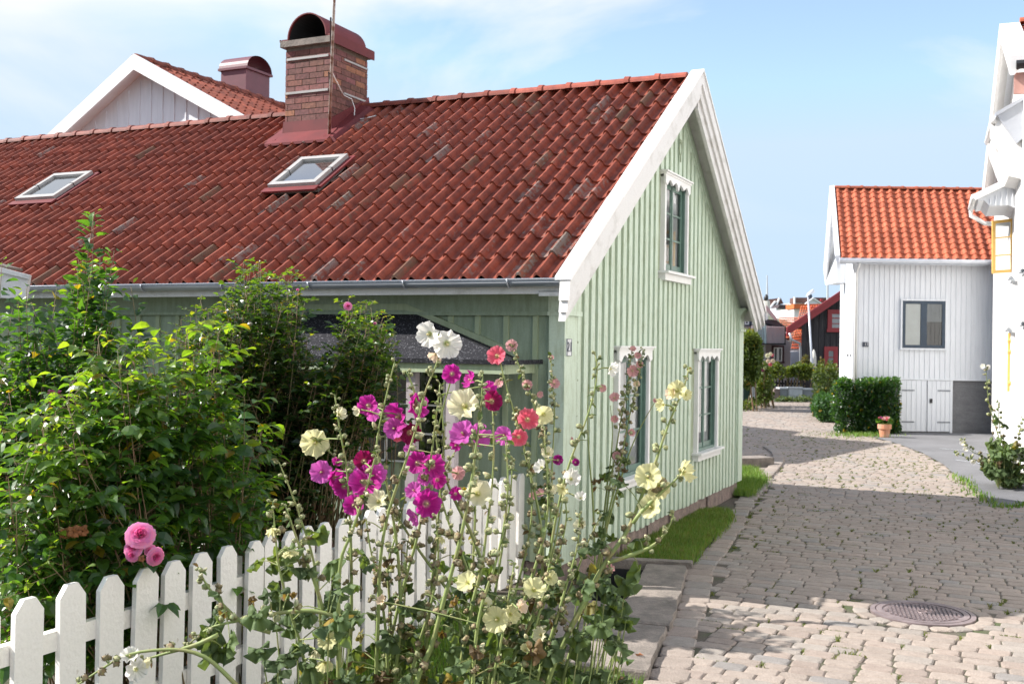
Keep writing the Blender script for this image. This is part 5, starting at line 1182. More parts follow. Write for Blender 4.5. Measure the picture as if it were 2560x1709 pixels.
# dark palings and grey boxes at the lane end
D = 41.0; fz = thing('picket_fence', 'dark wooden paling fence below the vines at the lane end', 'fence', (at(1975, 950, D).x, D, 0)); z0 = at(1975, 975, D).z; z1 = at(1975, 948, D).z
x = at(1924, 950, D).x; xe = at(2034, 950, D).x
while x < xe:
    m = MB(); m.box(x, x+.07, D, D+.03, z0-.1, z1+R.uniform(-.04, .04)); m.build('picket', M['darkwood'], fz, world=True); x += .115
m = MB(); m.box(at(1924, 950, D).x, xe, D+.04, D+.09, z0, z0+.08); m.box(at(1924, 950, D).x, xe, D+.04, D+.09, z1-.2, z1-.12); m.build('rail', M['darkwood'], fz, world=True)
D = 40.0
for (x0, x1, y0, y1, mt, nm, lbz) in ((1935, 1951, 972, 1000, M['plinth'], 'stone_wall', 'short brown stone wall stub under the dark palings'), (1950, 1971, 972, 1004, M['grey'], 'utility_box', 'plain dark grey cabinet at the lane end'), (1971, 2008, 971, 1003, M['lightgrey'], 'utility_box', 'wide pale grey cabinet with a light plinth at the lane end'), (2008, 2034, 974, 1000, M['grey'], 'utility_box', 'grey panelled cabinet beside the foot of the street lamp')):
    a = at(x0, y1, D); b = at(x1, y0, D); t_ = thing(nm, lbz, 'wall' if 'wall' in nm else 'cabinet', ((a.x+b.x)/2, D, 0)); m = MB(); m.box(a.x, b.x-.02, D, D+.5, 0, b.z); m.build('body', mt, t_, world=True)
    if 'box' in nm:
        m = MB(); m.box(a.x-.03, b.x, D-.03, D+.53, b.z, b.z+.05); m.build('lid', M['lightgrey'], t_, world=True)
        m = MB(); m.box(a.x+.04, b.x-.06, D-.012, D-.002, .22, b.z-.08); m.build('door', mt, t_, world=True)
        m = MB(); m.box(a.x-.02, b.x, D-.02, D-.003, 0, .14); m.build('base', M['cement'], t_, world=True)
# grey board fence at the left of the alley
D = 34.0; a = at(1800, 1010, D); b = at(1873, 958, D); bf = thing('board_fence', 'dark grey board fence panel beside the round topped bush', 'fence', (b.x-1, D, 0))
m = MB(); m.hexa([(a.x, D, 0), (b.x, D+.8, 0), (b.x, D+.85, 0), (a.x, D+.05, 0), (a.x, D, b.z-.05), (b.x, D+.8, b.z), (b.x, D+.85, b.z), (a.x, D+.05, b.z-.05)]); m.build('panel', M['grey'], bf, world=True)
m = MB()
for x in (1874, 1881): p = at(x, 955, D+1); m.box(p.x, p.x+.08, D+.8, D+.88, 0, p.z+.05)
m.build('post', M['lightgrey'], bf, world=True)
m = MB(); m.box(b.x+.06, b.x+.4, D+1.2, D+1.25, 0, b.z+.05)
m.build('gate_boards', pm('deep_green_paint', (.02, .06, .045), .6), bf, world=True)

# ================================================================== PLANTS
def rv(rnd, s=1.0): return V((rnd.gauss(0, s), rnd.gauss(0, s), rnd.gauss(0, s)))
def leaf(mb, p, d, L, Wd, colr, rnd, curl=0.5, up=None, mi=0):
    d = V(d).normalized(); u = V(up) if up else V((0, 0, 1))+rv(rnd, .35)
    s = d.cross(u)
    if s.length < 1e-3: s = d.orthogonal()
    s.normalize(); n = s.cross(d).normalized()
    P = lambda t, w: p+d*(L*t*(1-0.18*curl*t))+s*(Wd*w)+n*(-curl*L*0.45*t*t+abs(w)*Wd*0.35)
    vs = [P(0, 0), P(.22, -.36), P(.22, 0), P(.22, .36), P(.5, -.5), P(.5, 0), P(.5, .5), P(.78, -.33), P(.78, 0), P(.78, .33), P(1, 0)]
    mb.add(vs, [(0, 2, 1), (0, 3, 2), (1, 2, 5, 4), (2, 3, 6, 5), (4, 5, 8, 7), (5, 6, 9, 8), (7, 8, 10), (8, 9, 10)], mi, colr)
def leaf4(mb, p, d, L, Wd, colr, rnd, mi=0):
    d = V(d).normalized(); s = d.cross(V((0, 0, 1))+rv(rnd, .6)); s = s.normalized() if s.length > 1e-3 else d.orthogonal().normalized(); n = s.cross(d)
    mb.add([p, p+d*L*.5+s*Wd*.5+n*L*.08, p+d*L-n*L*.12, p+d*L*.5-s*Wd*.5+n*L*.08, p+d*L*.5], [(0, 4, 1), (1, 4, 2), (2, 4, 3), (3, 4, 0)], mi, colr)
def mixc(a, b, t): return tuple(x+(y-x)*t for x, y in zip(a, b))
DK, MD, BR, YG = (0.028, 0.075, 0.026), (0.060, 0.140, 0.034), (0.12, 0.225, 0.04), (0.27, 0.33, 0.05)
def leafcol(rnd, young=0.0, dk=DK, md=MD, br=BR, yg=YG):
    t = rnd.random()*0.62+young*0.7
    c = mixc(dk, md, t*2) if t < .5 else mixc(md, br, (t-.5)*2) if t < 1 else mixc(br, yg, min(1, (t-1)*3))
    g = rnd.uniform(.8, 1.2)
    if rnd.random() < 0.02: return (0.28, 0.20, 0.03)
    return tuple(x*g for x in c)
def curve(a, b, bend, n=9):
    return [a.lerp(b, i/(n-1))+bend*math.sin(math.pi*i/(n-1)) for i in range(n)]
def inpx(rnd, poly):
    xs = [p[0] for p in poly]; ys = [p[1] for p in poly]
    while True:
        x = rnd.uniform(min(xs), max(xs)); y = rnd.uniform(min(ys), max(ys))
        if inpoly(x, y, poly): return x, y
def shrub(name, label, poly, depth, base, ncane, rnd, leafL, leafW, compound=True, cat='shrub', young_top=None, llen=0.8, dens=26, extra=None, spread=.3, mat='leaf', canemat='bark', curl=.5, group=None, cols={}):
    o = thing(name, label, cat, tuple(base), group=group); ms = MB(); ml = MB()
    tips = list(extra or [])
    for i in range(ncane):
        x, y = inpx(rnd, poly)
        if len(poly) != 25 and noise.noise(V((x*.012, y*.012, len(poly)))) < -.16 and rnd.random() < .75: continue
        tips.append((x, y, None))
    for (x, y, dd) in tips:
        D = dd if dd else depth(x*1.0898, rnd); tip = dsp(x, y, D)
        b = V(base)+V((rnd.gauss(0, spread), rnd.gauss(0, spread*.6), 0)); b.z = 0; b = b.lerp(V((tip.x, tip.y, 0)), 0.45)
        pts = curve(b, tip, V((rnd.uniform(-.12, .12), rnd.uniform(-.1, .1), 0)), 9)
        ms.tube(pts, [0.0062-0.0045*k/8 for k in range(9)], 5)
        tot = (tip-b).length; n = int(dens*min(llen, tot)); 
        for k in range(n):
            t = 1-(k/n)*min(llen, tot)/tot; t = min(.999, max(0, t)); q = t*8; i0 = int(q); p = pts[i0].lerp(pts[min(8, i0+1)], q-i0)
            ax = (pts[min(8, i0+1)]-pts[max(0, i0-1)]).normalized(); a = k*2.4+rnd.random(); side = ax.orthogonal().normalized(); side = Matrix.Rotation(a, 3, ax)@side
            d = (side+ax*0.35+UZ*0.15).normalized(); young = max(0, 1-k/7) if young_top is None else (1 if k < 6 else young_top(y))
            if compound:
                szf = rnd.uniform(.6, 1.15); st = leafL*szf*rnd.uniform(1.2, 1.9); e = p+d*st-UZ*st*.12; ms.tube([p, e], [.0022, .0014], 3, caps=False); ss_ = d.cross(UZ+rv(rnd, .2)).normalized()
                for (tt, sg) in ((1, 0), (.78, 1), (.78, -1), (.45, 1), (.45, -1)):
                    dd_ = (d*(0.5 if sg else 1)+ss_*sg*.9-UZ*.15+rv(rnd, .12)).normalized(); f = szf*rnd.uniform(.8, 1.1)*(1 if tt > .5 else .8)*(0.8 if k < 3 else 1)
                    leaf(ml, p.lerp(e, tt), dd_, leafL*f, leafW*f, leafcol(rnd, young, **cols), rnd, curl+rnd.uniform(-.2, .3))
            else:
                f = rnd.uniform(.5, 1.1)*(.6 if k < 3 else 1); d2 = (d+rv(rnd, .25)-UZ*.1).normalized(); e = p+d2*leafL*.25
                leaf(ml, e, d2, leafL*f, leafW*f, leafcol(rnd, young, **cols), rnd, curl+rnd.uniform(-.3, .3))
    ms.build('canes', M[canemat], o, world=True, smooth=True); ml.build('foliage', M[mat], o, world=True)
    return o
fenceD = lambda X: 11524/max(300, (2615-X))
# front rose bush, right behind the fence
rA = random.Random(101)
polyA = [(-40, 1150), (20, 1020), (60, 930), (110, 900), (160, 850), (215, 790), (300, 800), (360, 830), (420, 790), (500, 770), (520, 860), (600, 980), (650, 1050), (640, 1150), (600, 1230), (500, 1290), (380, 1310), (250, 1340), (120, 1400), (40, 1480), (-40, 1600)]
oA = shrub('rose_bush', 'large leafy rose bush with pink double roses leaning on the white pickets', polyA, lambda X, r: fenceD(X)+0.22+abs(r.gauss(0, .35)), (-1.9, 5.9, 0), 175, rA, 0.108, 0.064, True, dens=16, llen=.6,
    extra=[(225, 790, 5.6), (300, 840, 5.5), (430, 765, 5.9), (500, 762, 6.0), (350, 815, 5.7), (20, 900, 5.6), (600, 985, 6.2), (590, 1000, 6.1), (110, 1290, 4.75), (60, 1330, 4.7), (200, 1340, 4.9)], curl=.75)
shrub('rose_cane_spray', 'arching reddish rose canes with drooping fresh leaves in front of the leafy rose bush', [(150, 860), (420, 760), (520, 830), (420, 1000), (200, 1050), (60, 1000)], lambda X, r: fenceD(X)+0.35+r.uniform(0, .3), (-1.5, 5.6, 0), 16, random.Random(77), 0.118, 0.060, True, dens=13, llen=1.0,
    extra=[(225, 775, 5.5), (430, 755, 5.7), (505, 757, 5.8), (330, 800, 5.6), (275, 830, 5.5), (590, 985, 6.0), (30, 1050, 5.0), (60, 1180, 4.9), (80, 960, 5.2), (560, 880, 5.9)], curl=1.0, cat='rose', cols=dict(dk=(.035, .09, .025), md=(.08, .17, .03), br=(.17, .27, .04), yg=(.34, .36, .06)))
# lower fill of the same hedge row: a second bush further behind
rB = random.Random(102)
polyB = [(380, 770), (440, 700), (470, 690), (520, 700), (540, 620), (600, 600), (660, 620), (705, 680), (650, 740), (700, 770), (780, 800), (800, 700), (850, 690), (905, 760), (900, 800), (940, 830), (880, 870), (860, 940), (780, 960), (720, 1100), (640, 1130), (600, 1100), (540, 1000), (480, 900), (400, 880)]
shrub('climbing_rose', 'tall dark green rambling rose with small pale pink blooms in front of the porch', polyB, lambda X, r: 7.55+r.uniform(-.35, .75), (-1.9, 7.9, 0), 440, rB, 0.060, 0.046, True, dens=25, llen=.55, spread=.5, cols=dict(dk=(.022, .05, .018), md=(.045, .095, .025), br=(.09, .16, .03), yg=(.26, .28, .04)),
    extra=[(560, 600, 7.6), (570, 615, 7.5), (650, 625, 7.7), (800, 685, 7.3), (815, 700, 7.3), (850, 700, 7.4), (460, 690, 7.4), (700, 690, 7.6), (905, 790, 7.4)], curl=.4)
rC = random.Random(103)
polyC = [(-40, 690), (40, 660), (110, 690), (170, 650), (180, 590), (230, 580), (260, 640), (310, 690), (330, 760), (300, 830), (240, 900), (260, 1000), (160, 1080), (60, 1120), (-40, 1150)]
shrub('honeysuckle_bush', 'tall broad leaved bush at the left with one long shoot reaching over the red tiles', polyC, lambda X, r: 6.6+r.uniform(-.4, .7), (-3.0, 7.0, 0), 210, rC, 0.10, 0.068, False, dens=40, llen=.7, spread=.5,
    extra=[(216, 488, 6.35), (214, 500, 6.4), (262, 575, 6.4), (180, 595, 6.4), (300, 655, 6.4), (245, 620, 6.45), (5, 600, 6.2), (130, 660, 6.3), (60, 660, 6.3)], curl=.35)
rD = random.Random(104)
polyD = [(-60, 950), (120, 900), (330, 860), (560, 950), (660, 1080), (640, 1250), (300, 1300), (-60, 1350)]
shrub('rose_bush', 'shaded dark rose bush filling the gap behind the front roses', polyD, lambda X, r: 6.9+r.uniform(-.3, .5), (-2.6, 7.3, 0), 150, rD, 0.085, 0.056, True, dens=17, llen=.6, spread=.7, curl=.5)

# ---- flowers
def petal_flower(kind, seed, throat, body, edge, cup=0.62, ruffle=0.06, lobes=5):
    rnd = random.Random(seed); mb = MB(); nr, ns = 9, 60
    ph = [rnd.uniform(0, 6.28) for _ in range(8)]
    vs = []; cs = []
    for i in range(nr+1):
        t = i/nr
        for k in range(ns):
            a = 2*math.pi*k/ns
            lob = 1-0.08*(abs(math.cos(a*lobes/2+ph[0]))**8)*t*t+0.035*math.sin(a*9+ph[1])*t*t+0.02*math.sin(a*23+ph[5])*t*t
            r = t*lob; spir = 0.10*math.sin(a*lobes+ph[0]*2)*t
            z = cup*(t**1.5)*0.85+ruffle*(math.sin(a*lobes*2+ph[2])+0.9*math.sin(a*7+ph[3])+.7*math.sin(a*17+ph[4]))*t**3*1.6+spir*0.35
            if t > .8: z -= 0.10*cup*(t-.8)/.2
            vein = 1-0.05*abs(math.sin(a*lobes*4+ph[6]))*(1-t*.5)
            c = mixc(throat, body, min(1, max(0, (t-.10)/.20))); c = mixc(c, edge, max(0, (t-.6)/.4)); c = tuple(q*vein for q in c)
            vs.append((math.cos(a)*r, math.sin(a)*r, z-0.1)); cs.append(c)
    fs = [(i*ns+k, i*ns+(k+1) % ns, (i+1)*ns+(k+1) % ns, (i+1)*ns+k) for i in range(nr) for k in range(ns)]
    mb.v = vs; mb.c = cs; mb.f = fs; mb.m = [0]*len(fs)
    # green calyx behind
    for k in range(5):
        a = 2*math.pi*k/5+.3; b = a+.9
        mb.add([(0, 0, -.24), (math.cos(a)*.16, math.sin(a)*.16, -.16), (math.cos((a+b)/2)*.34, math.sin((a+b)/2)*.34, -.02), (math.cos(b)*.16, math.sin(b)*.16, -.16)], [(0, 1, 2, 3)], 1, (0.16, 0.21, 0.07))
    mb.tube([(0, 0, -.3), (0, 0, -.16), (0, 0, -.1)], [.06, .15, .1], 8, 1, (0.17, 0.22, 0.08))
    return mb
FCOL = {'white': ((0.55, 0.60, 0.20), (0.80, 0.79, 0.70), (0.84, 0.83, 0.78)), 'cream': ((0.55, 0.55, 0.12), (0.78, 0.74, 0.48), (0.80, 0.78, 0.56)), 'yellow': ((0.50, 0.52, 0.10), (0.76, 0.74, 0.38), (0.78, 0.76, 0.44)),
        'magenta': ((0.55, 0.35, 0.30), (0.44, 0.012, 0.23), (0.58, 0.05, 0.38)), 'pinkmag': ((0.50, 0.05, 0.25), (0.62, 0.10, 0.46), (0.66, 0.15, 0.52)), 'crimson': ((0.55, 0.40, 0.22), (0.20, 0.004, 0.05), (0.27, 0.006, 0.09)),
        'coral': ((0.65, 0.50, 0.25), (0.74, 0.10, 0.16), (0.76, 0.20, 0.26)), 'pale': ((0.60, 0.45, 0.30), (0.68, 0.34, 0.34), (0.72, 0.42, 0.42)), 'peach': ((0.6, 0.5, 0.2), (0.78, 0.60, 0.42), (0.80, 0.66, 0.5)), 'purple': ((0.4, 0.3, 0.2), (0.18, 0.005, 0.10), (0.3, 0.01, 0.2))}
FM = {}
def stamen_mesh():
    mb = MB(); mb.tube([(0, 0, -.1), (0, 0, .12), (0, 0, .26), (0, 0, .34)], [.05, .065, .085, .03], 8, 0, (0.75, 0.66, 0.32))
    r = random.Random(3)
    for _ in range(40):
        a = r.uniform(0, 6.28); z = r.uniform(.08, .32); q = V((math.cos(a)*.085, math.sin(a)*.085, z)); mb.add([q, q+rv(r, .018), q+rv(r, .018)], [(0, 1, 2)], 0, (0.82, 0.74, 0.42))
    return mb
ST_MESH = [None]
def link_copy(key, maker, mats, name, parent, Mw, smooth=True):
    if key not in FM:
        o = maker().build(name, mats, None, smooth=smooth); FM[key] = o.data; col.objects.unlink(o); bpy.data.objects.remove(o)
    o = bpy.data.objects.new(name, FM[key]); col.objects.link(o); FR[o.name] = FR[parent.name]; o.parent = parent
    base = FR[parent.name]
    o.matrix_basis = base.inverted()@Mw; return o
def flower(parent, p, r, colr, facing, variant=0, cup=.55):
    Mw = Matrix.Translation(p)@look(facing, spin=variant*1.1)@Matrix.Scale(r, 4)
    c = FCOL[colr]
    f = link_copy(('f', colr, variant % 3, cup), lambda: petal_flower(colr, 7+variant % 3, *c, cup=cup, ruffle=.05+.025*(variant % 3)), [M['petal'], M['bud']], 'flower', parent, Mw)
    # the stamen column is a sub-part of its flower: same placement, identity offset
    key = 'stamen'
    if key not in FM:
        o = stamen_mesh().build('stamen', M['bud'], None, smooth=True); FM[key] = o.data; bpy.data.objects.remove(o)
    s = bpy.data.objects.new('stamen', FM[key]); col.objects.link(s); s.parent = f
    return f
def bud_mesh(kind):
    mb = MB(); r = random.Random(5 if kind == 'bud' else 6)
    if kind == 'bud':
        prof = [(0, 0.0, -1.0), (.55, 0, -.85), (.95, 0, -.3), (.95, 0, .2), (.6, 0, .75), (.1, 0, 1.15)]; c0, c1 = (0.26, 0.29, 0.13), (0.42, 0.42, 0.24)
    elif kind == 'openbud':
        prof = [(0, 0, -1), (.6, 0, -.8), (.9, 0, -.2), (.8, 0, .5), (.6, 0, 1.3), (.15, 0, 1.9)]; c0, c1 = (0.24, 0.28, 0.11), (0.75, 0.70, 0.45)
    else:
        prof = [(0, 0, -.8), (.7, 0, -.7), (1.0, 0, -.2), (1.0, 0, .15), (.75, 0, .5), (.25, 0, .35)]; c0, c1 = (0.25, 0.21, 0.11), (0.33, 0.27, 0.15)
    n = 10
    for i, (rad, _, z) in enumerate(prof):
        for k in range(n):
            a = 2*math.pi*k/n; q = rad*(1+.10*math.cos(a*5)); mb.v.append((math.cos(a)*q, math.sin(a)*q, z)); mb.c.append(tuple(x*r.uniform(.85, 1.15) for x in mixc(c0, c1, max(0, (i-1)/4))))
    for i in range(len(prof)-1):
        for k in range(n): mb.f.append((i*n+k, i*n+(k+1) % n, (i+1)*n+(k+1) % n, (i+1)*n+k)); mb.m.append(0)
    mb.f.append(tuple(range(5*n, 6*n))); mb.m.append(0)
    for k in range(5):                                    # sepals curling round
        a = 2*math.pi*k/5; b = a+.75; z1 = .9 if kind == 'bud' else (.6 if kind == 'openbud' else .75); o_ = 1.12 if kind != 'pod' else 1.35
        mb.add([(0, 0, -1.02), (math.cos(a)*o_*.9, math.sin(a)*o_*.9, -.35), (math.cos((a+b)/2)*o_, math.sin((a+b)/2)*o_, z1), (math.cos(b)*o_*.9, math.sin(b)*o_*.9, -.35)], [(0, 1, 2, 3)], 0, (0.25, 0.27, 0.12) if kind != 'pod' else (0.24, 0.19, 0.10))
    return mb
def hleaf(mb, p, d, size, colr, rnd, droop=.6, lobes=5):
    d = V(d).normalized(); s = d.cross(UZ+rv(rnd, .4)); s = s.normalized() if s.length > 1e-3 else d.orthogonal().normalized(); n = s.cross(d).normalized()
    ns = 26; vs = [p+d*size*.15]; cr_ = rnd.uniform(.06, .16); ph = rnd.uniform(0, 6)
    rings = 3
    for i in range(1, rings+1):
        t = i/rings
        for k in range(ns):
            a = -math.pi*.93+2*math.pi*.93*k/(ns-1)
            lob = .78+.24*math.cos(a*lobes)+.03*math.sin(a*19+ph); r = size*.52*t*(lob if t > .5 else 1)
            x = math.cos(a)*r; y = math.sin(a)*r; z = -droop*size*.55*(t**2)*(0.5+0.5*math.cos(a))-.12*size*abs(math.sin(a))*t+cr_*size*math.cos(a*lobes)*t**2+.02*size*math.sin(a*13+ph)*t
            vs.append(p+d*(size*.15+x)+s*y+n*z)
    fs = [(0, 1+k, 2+k) for k in range(ns-1)]+[(1+i*ns+k, 1+i*ns+k+1, 1+(i+1)*ns+k+1, 1+(i+1)*ns+k) for i in range(rings-1) for k in range(ns-1)]
    mb.add(vs, fs, 0, colr)
HC = dict(dk=(0.07, 0.105, 0.05), md=(0.10, 0.15, 0.06), br=(0.15, 0.20, 0.075), yg=(0.22, 0.25, 0.08))
def hcol(rnd, dry=.12):
    if rnd.random() < dry: return rnd.choice([(0.17, 0.11, 0.05), (0.12, 0.08, 0.04), (0.20, 0.18, 0.06), (0.10, 0.09, 0.035)])
    return leafcol(rnd, rnd.random()*.4, **HC)
def holly(label, stems, flowers, seed, cat='hollyhock', low=(), group='hollyhocks in front of the picket fence', leafn=11, dry=.15, bsize=.016, bstep=.05, lsize=.12, toground=True):
    rnd = random.Random(seed); b0 = None; paths = []
    for st in stems:
        pts = [dsp(x, y, D) for (x, y, D) in st['p']]
        if toground and st.get('root', 1):
            e = pts[-1]; d = (pts[-1]-pts[-2]).normalized(); gz = e+d*(e.z/max(.25, -d.z)); gz = V((e.x+(gz.x-e.x)*.5, e.y+.02, 0)); pts += [e.lerp(gz, .5)+V((0, 0, .0)), gz]
            if b0 is None: b0 = gz
        paths.append(pts)
    if b0 is None: b0 = V((paths[0][-1].x, paths[0][-1].y, 0))
    o = thing('hollyhock', label, cat, tuple(b0), group=group)
    ms = MB(); ml = MB(); nb = 0
    for st, pts in zip(stems, paths):
        # resample smooth path
        acc = [0]
        for a, b in zip(pts[:-1], pts[1:]): acc.append(acc[-1]+(b-a).length)
        tot = acc[-1]
        def pos(s):
            s = max(0, min(tot-1e-5, s)); i = max(k for k in range(len(acc)) if acc[k] <= s); i = min(i, len(pts)-2); t = (s-acc[i])/max(1e-6, acc[i+1]-acc[i])
            p0 = pts[max(0, i-1)]; p1 = pts[i]; p2 = pts[i+1]; p3 = pts[min(len(pts)-1, i+2)]
            return 0.5*((2*p1)+(p2-p0)*t+(2*p0-5*p1+4*p2-p3)*t*t+(3*p1-p0-3*p2+p3)*t**3)
        n = max(8, int(tot/.04)); sp = [pos(tot*k/n) for k in range(n+1)]; th = st.get('th', .0085)
        ms.tube(sp, [.0028+(th-.0028)*min(1, (k/n)*1.6) for k in range(n+1)], 7)
        bl = st.get('bl', tot*.62); s = st.get('b0', 0.0); k = 0
        while s < bl and nb < 94:
            f = s/max(.01, bl); p = pos(s); ax = (pos(s+.02)-pos(s-.02)).normalized()
            for cl in range(rnd.choice((1, 1, 2, 2, 3))):
                side = Matrix.Rotation(k*2.3+rnd.random()*1.4+cl*.8, 3, ax)@ax.orthogonal().normalized(); ln = bsize*(0.8+1.2*f)*rnd.uniform(.6, 1.4)*st.get('ped', 1); q = p+side*ln+UZ*ln*.4+ax*rnd.uniform(-.012, .012)
                kind = 'bud' if f < st.get('gr', .45) else ('pod' if rnd.random() < .62 else 'bud')
                if kind == 'bud' and rnd.random() < .08: kind = 'openbud'
                sz = bsize*(.45+.42*min(1, f*3))*rnd.uniform(.7, 1.15)*st.get('bs', 1)
                ms.tube([p, q], [.0028, .0022], 4, caps=False)
                Mk = Matrix.Translation(q)@look((side+UZ*.5-ax*.1)+rv(rnd, .35))@Matrix.Diagonal((sz*rnd.uniform(.8, 1.1), sz*rnd.uniform(.8, 1.1), sz*rnd.uniform(.85, 1.2), 1))
                link_copy(kind, lambda kd=kind: bud_mesh(kd), M['bud'], 'seed_pod' if kind == 'pod' else 'bud', o, Mk); nb += 1
            if rnd.random() < .6: leaf(ml, p, (side+rv(rnd, .5)).normalized(), bsize*2.6*rnd.uniform(.7, 1.2), bsize*1.4, hcol(rnd, dry), rnd)
            s += bstep*1.25*rnd.uniform(.5, 1.35)*(.55+f*.7); k += 1
        for j in range(st.get('leafn', leafn)):
            s = tot*rnd.uniform(st.get('l0', .42), .97); p = pos(s); ax = (pos(s+.02)-pos(s-.02)).normalized(); side = Matrix.Rotation(rnd.uniform(0, 6.28), 3, ax)@ax.orthogonal().normalized()
            pl_ = rnd.uniform(.04, .13); e = p+side*pl_+UZ*pl_*.25; ms.tube([p, p.lerp(e, .5)+UZ*.01, e], [.003, .0026, .002], 4, caps=False)
            hc = hcol(rnd, dry); hleaf(ml, e, (side-UZ*.35+rv(rnd, .2)), lsize*rnd.uniform(.5, 1.05)*(.62 if hc[0] > hc[1] else 1), hc, rnd, droop=rnd.uniform(.3, 1.1))
    for (x, y, D, sz) in low:
        p = dsp(x, y, D); d = rv(rnd, 1)+V((0, -1.1, .0)); hleaf(ml, p, d, sz, hcol(rnd, dry*.6), rnd, droop=rnd.uniform(.2, .8)); g = V((p.x*.7+b0.x*.3, p.y*.7+b0.y*.3, 0)); ms.tube([p+V(d).normalized()*sz*.1, p.lerp(g, .3)+UZ*.03, p.lerp(g, .95)], [.003, .0035, .004], 4, caps=False)
    for i, (x, y, r, c, fx, fz, *rest) in enumerate(flowers):
        D = rest[0] if rest else stems[0]['p'][0][2]; cup = rest[1] if len(rest) > 1 else .55
        p = dsp(x, y, D); fac = (CP-p).normalized()+V((fx, 0, fz))*1.15+rv(rnd, .22); rr_ = r*1.0898/CF*D
        f = flower(o, p, rr_*1.03, c, fac, i+seed, cup)
        # a short stalk to the nearest stem
        best = min((q for pt in paths for q in pt), key=lambda q: (q-p).length)
        bb = None; bd = 9
        for pt in paths:
            for a, b in zip(pt[:-1], pt[1:]):
                t = max(0, min(1, (p-a).dot(b-a)/max(1e-9, (b-a).length_squared))); q = a.lerp(b, t)
                if (q-p).length < bd: bd = (q-p).length; bb = q
        back = p-fac.normalized()*rr_*.35
        ms.tube([back, back.lerp(bb, .5)+UZ*.005, bb], [.004, .0035, .003], 5, caps=False)
    ms.build('stem', M['stem'], o, world=True, smooth=True)
    if ml.f: ml.build('foliage', M['leaf_dull'], o, world=True, smooth=True)
    return o
def S(D, *p, **k): k['p'] = [(x, y, D) for x, y in p]; return k
GF = 'hollyhocks in front of the picket fence'
holly('hollyhock topped by two white blooms under the porch roof', [S(4.6, (1020, 762), (1003, 830), (975, 900), (952, 990), (930, 1060), (905, 1130), (885, 1200), (872, 1290), (868, 1400), (862, 1568), b0=.10)],
      [(985, 766, 30, 'white', -.55, .15, 4.6), (1025, 788, 33, 'white', .1, .05, 4.58), (1000, 812, 17, 'peach', -.3, -.6, 4.62, .9)], 1)
holly('tall budding hollyhock with tall magenta blooms against the porch post', [S(4.7, (905, 832), (895, 870), (880, 935), (868, 990), (866, 1040), (890, 1120), (905, 1210), (915, 1300), (918, 1430), (905, 1568)), S(4.72, (930, 850), (945, 880), (952, 905), (960, 960), (965, 1010), root=0, leafn=0)],
      [(915, 955, 33, 'magenta', -.8, .1, 4.7, .75), (905, 982, 24, 'pinkmag', -.5, -.3, 4.69), (952, 932, 30, 'magenta', 1.1, .1, 4.72, .7), (845, 930, 24, 'magenta', -.4, .2, 4.75), (855, 948, 18, 'pinkmag', .3, -.4, 4.76), (824, 940, 12, 'cream', -1.2, -.2, 4.74, 1.2), (940, 992, 25, 'crimson', .2, -.3, 4.71), (912, 1004, 10, 'coral', 0, -.8, 4.7)], 2)
holly('hollyhock leaning left whose bare thick stalk crosses the magenta cluster', [S(4.4, (862, 1042), (838, 1128), (805, 1225), (782, 1285), (776, 1400), (778, 1568), th=.012, bl=.35, gr=.2, leafn=9)],
      [(840, 1108, 38, 'magenta', -.1, .0, 4.5), (835, 1058, 24, 'crimson', -.2, .3, 4.55), (850, 1075, 22, 'magenta', .5, 0, 4.56, .8), (812, 1158, 24, 'magenta', .1, -.2, 4.52), (862, 1088, 24, 'pinkmag', .5, .4, 4.53), (868, 1150, 25, 'cream', -.7, .3, 4.38, .7)], 3)
holly('hollyhock at the left of the row with a drooping cream bud and brown pods', [S(4.75, (768, 905), (774, 950), (782, 1000), (795, 1070), (800, 1150), (805, 1250), (806, 1400), (800, 1568))],
      [(778, 950, 15, 'cream', .6, .4, 4.75, 1.0), (723, 1013, 33, 'yellow', -.2, .0, 4.9), (738, 1082, 26, 'pinkmag', -.5, .1, 4.8), (768, 1095, 22, 'magenta', .9, .0, 4.8, .8), (790, 1115, 26, 'magenta', -.2, -.2, 4.78), (808, 1082, 18, 'pinkmag', .2, .6, 4.79), (772, 1060, 12, 'magenta', .3, .8, 4.8)], 4)
holly('central hollyhock with one big cream bloom beside a dark crimson one', [S(4.3, (1107, 862), (1103, 940), (1095, 1000), (1085, 1080), (1070, 1170), (1050, 1260), (1020, 1370), (990, 1480), (955, 1568), th=.011, bs=1.15)],
      [(1066, 932, 36, 'cream', -.5, .25, 4.35, .8), (1128, 920, 24, 'crimson', .1, .05, 4.4), (1121, 892, 18, 'magenta', .5, .5, 4.45), (1080, 872, 20, 'magenta', -1.3, .2, 4.45, .6), (1096, 1132, 30, 'cream', .4, .3, 4.33, .8)], 5)
holly('hollyhock with mauve pink blooms low behind brown seed pods', [S(4.5, (1130, 940), (1133, 1030), (1128, 1120), (1118, 1200), (1105, 1300), (1080, 1400), (1050, 1568)), S(4.9, (1000, 1000), (1010, 1060), (1040, 1140), (1080, 1220), (1110, 1300), root=0, leafn=2)],
      [(1062, 995, 30, 'pinkmag', -.6, .3, 4.6), (1098, 1000, 28, 'pinkmag', .6, .2, 4.6), (1046, 1020, 14, 'magenta', -.5, -.5, 4.62), (1157, 998, 22, 'pinkmag', -.1, .1, 4.55), (1037, 857, 22, 'magenta', .2, .1, 4.8), (1045, 1132, 16, 'magenta', .3, 0, 4.85), (1190, 1002, 20, 'coral', .1, -.2, 4.58)], 6)
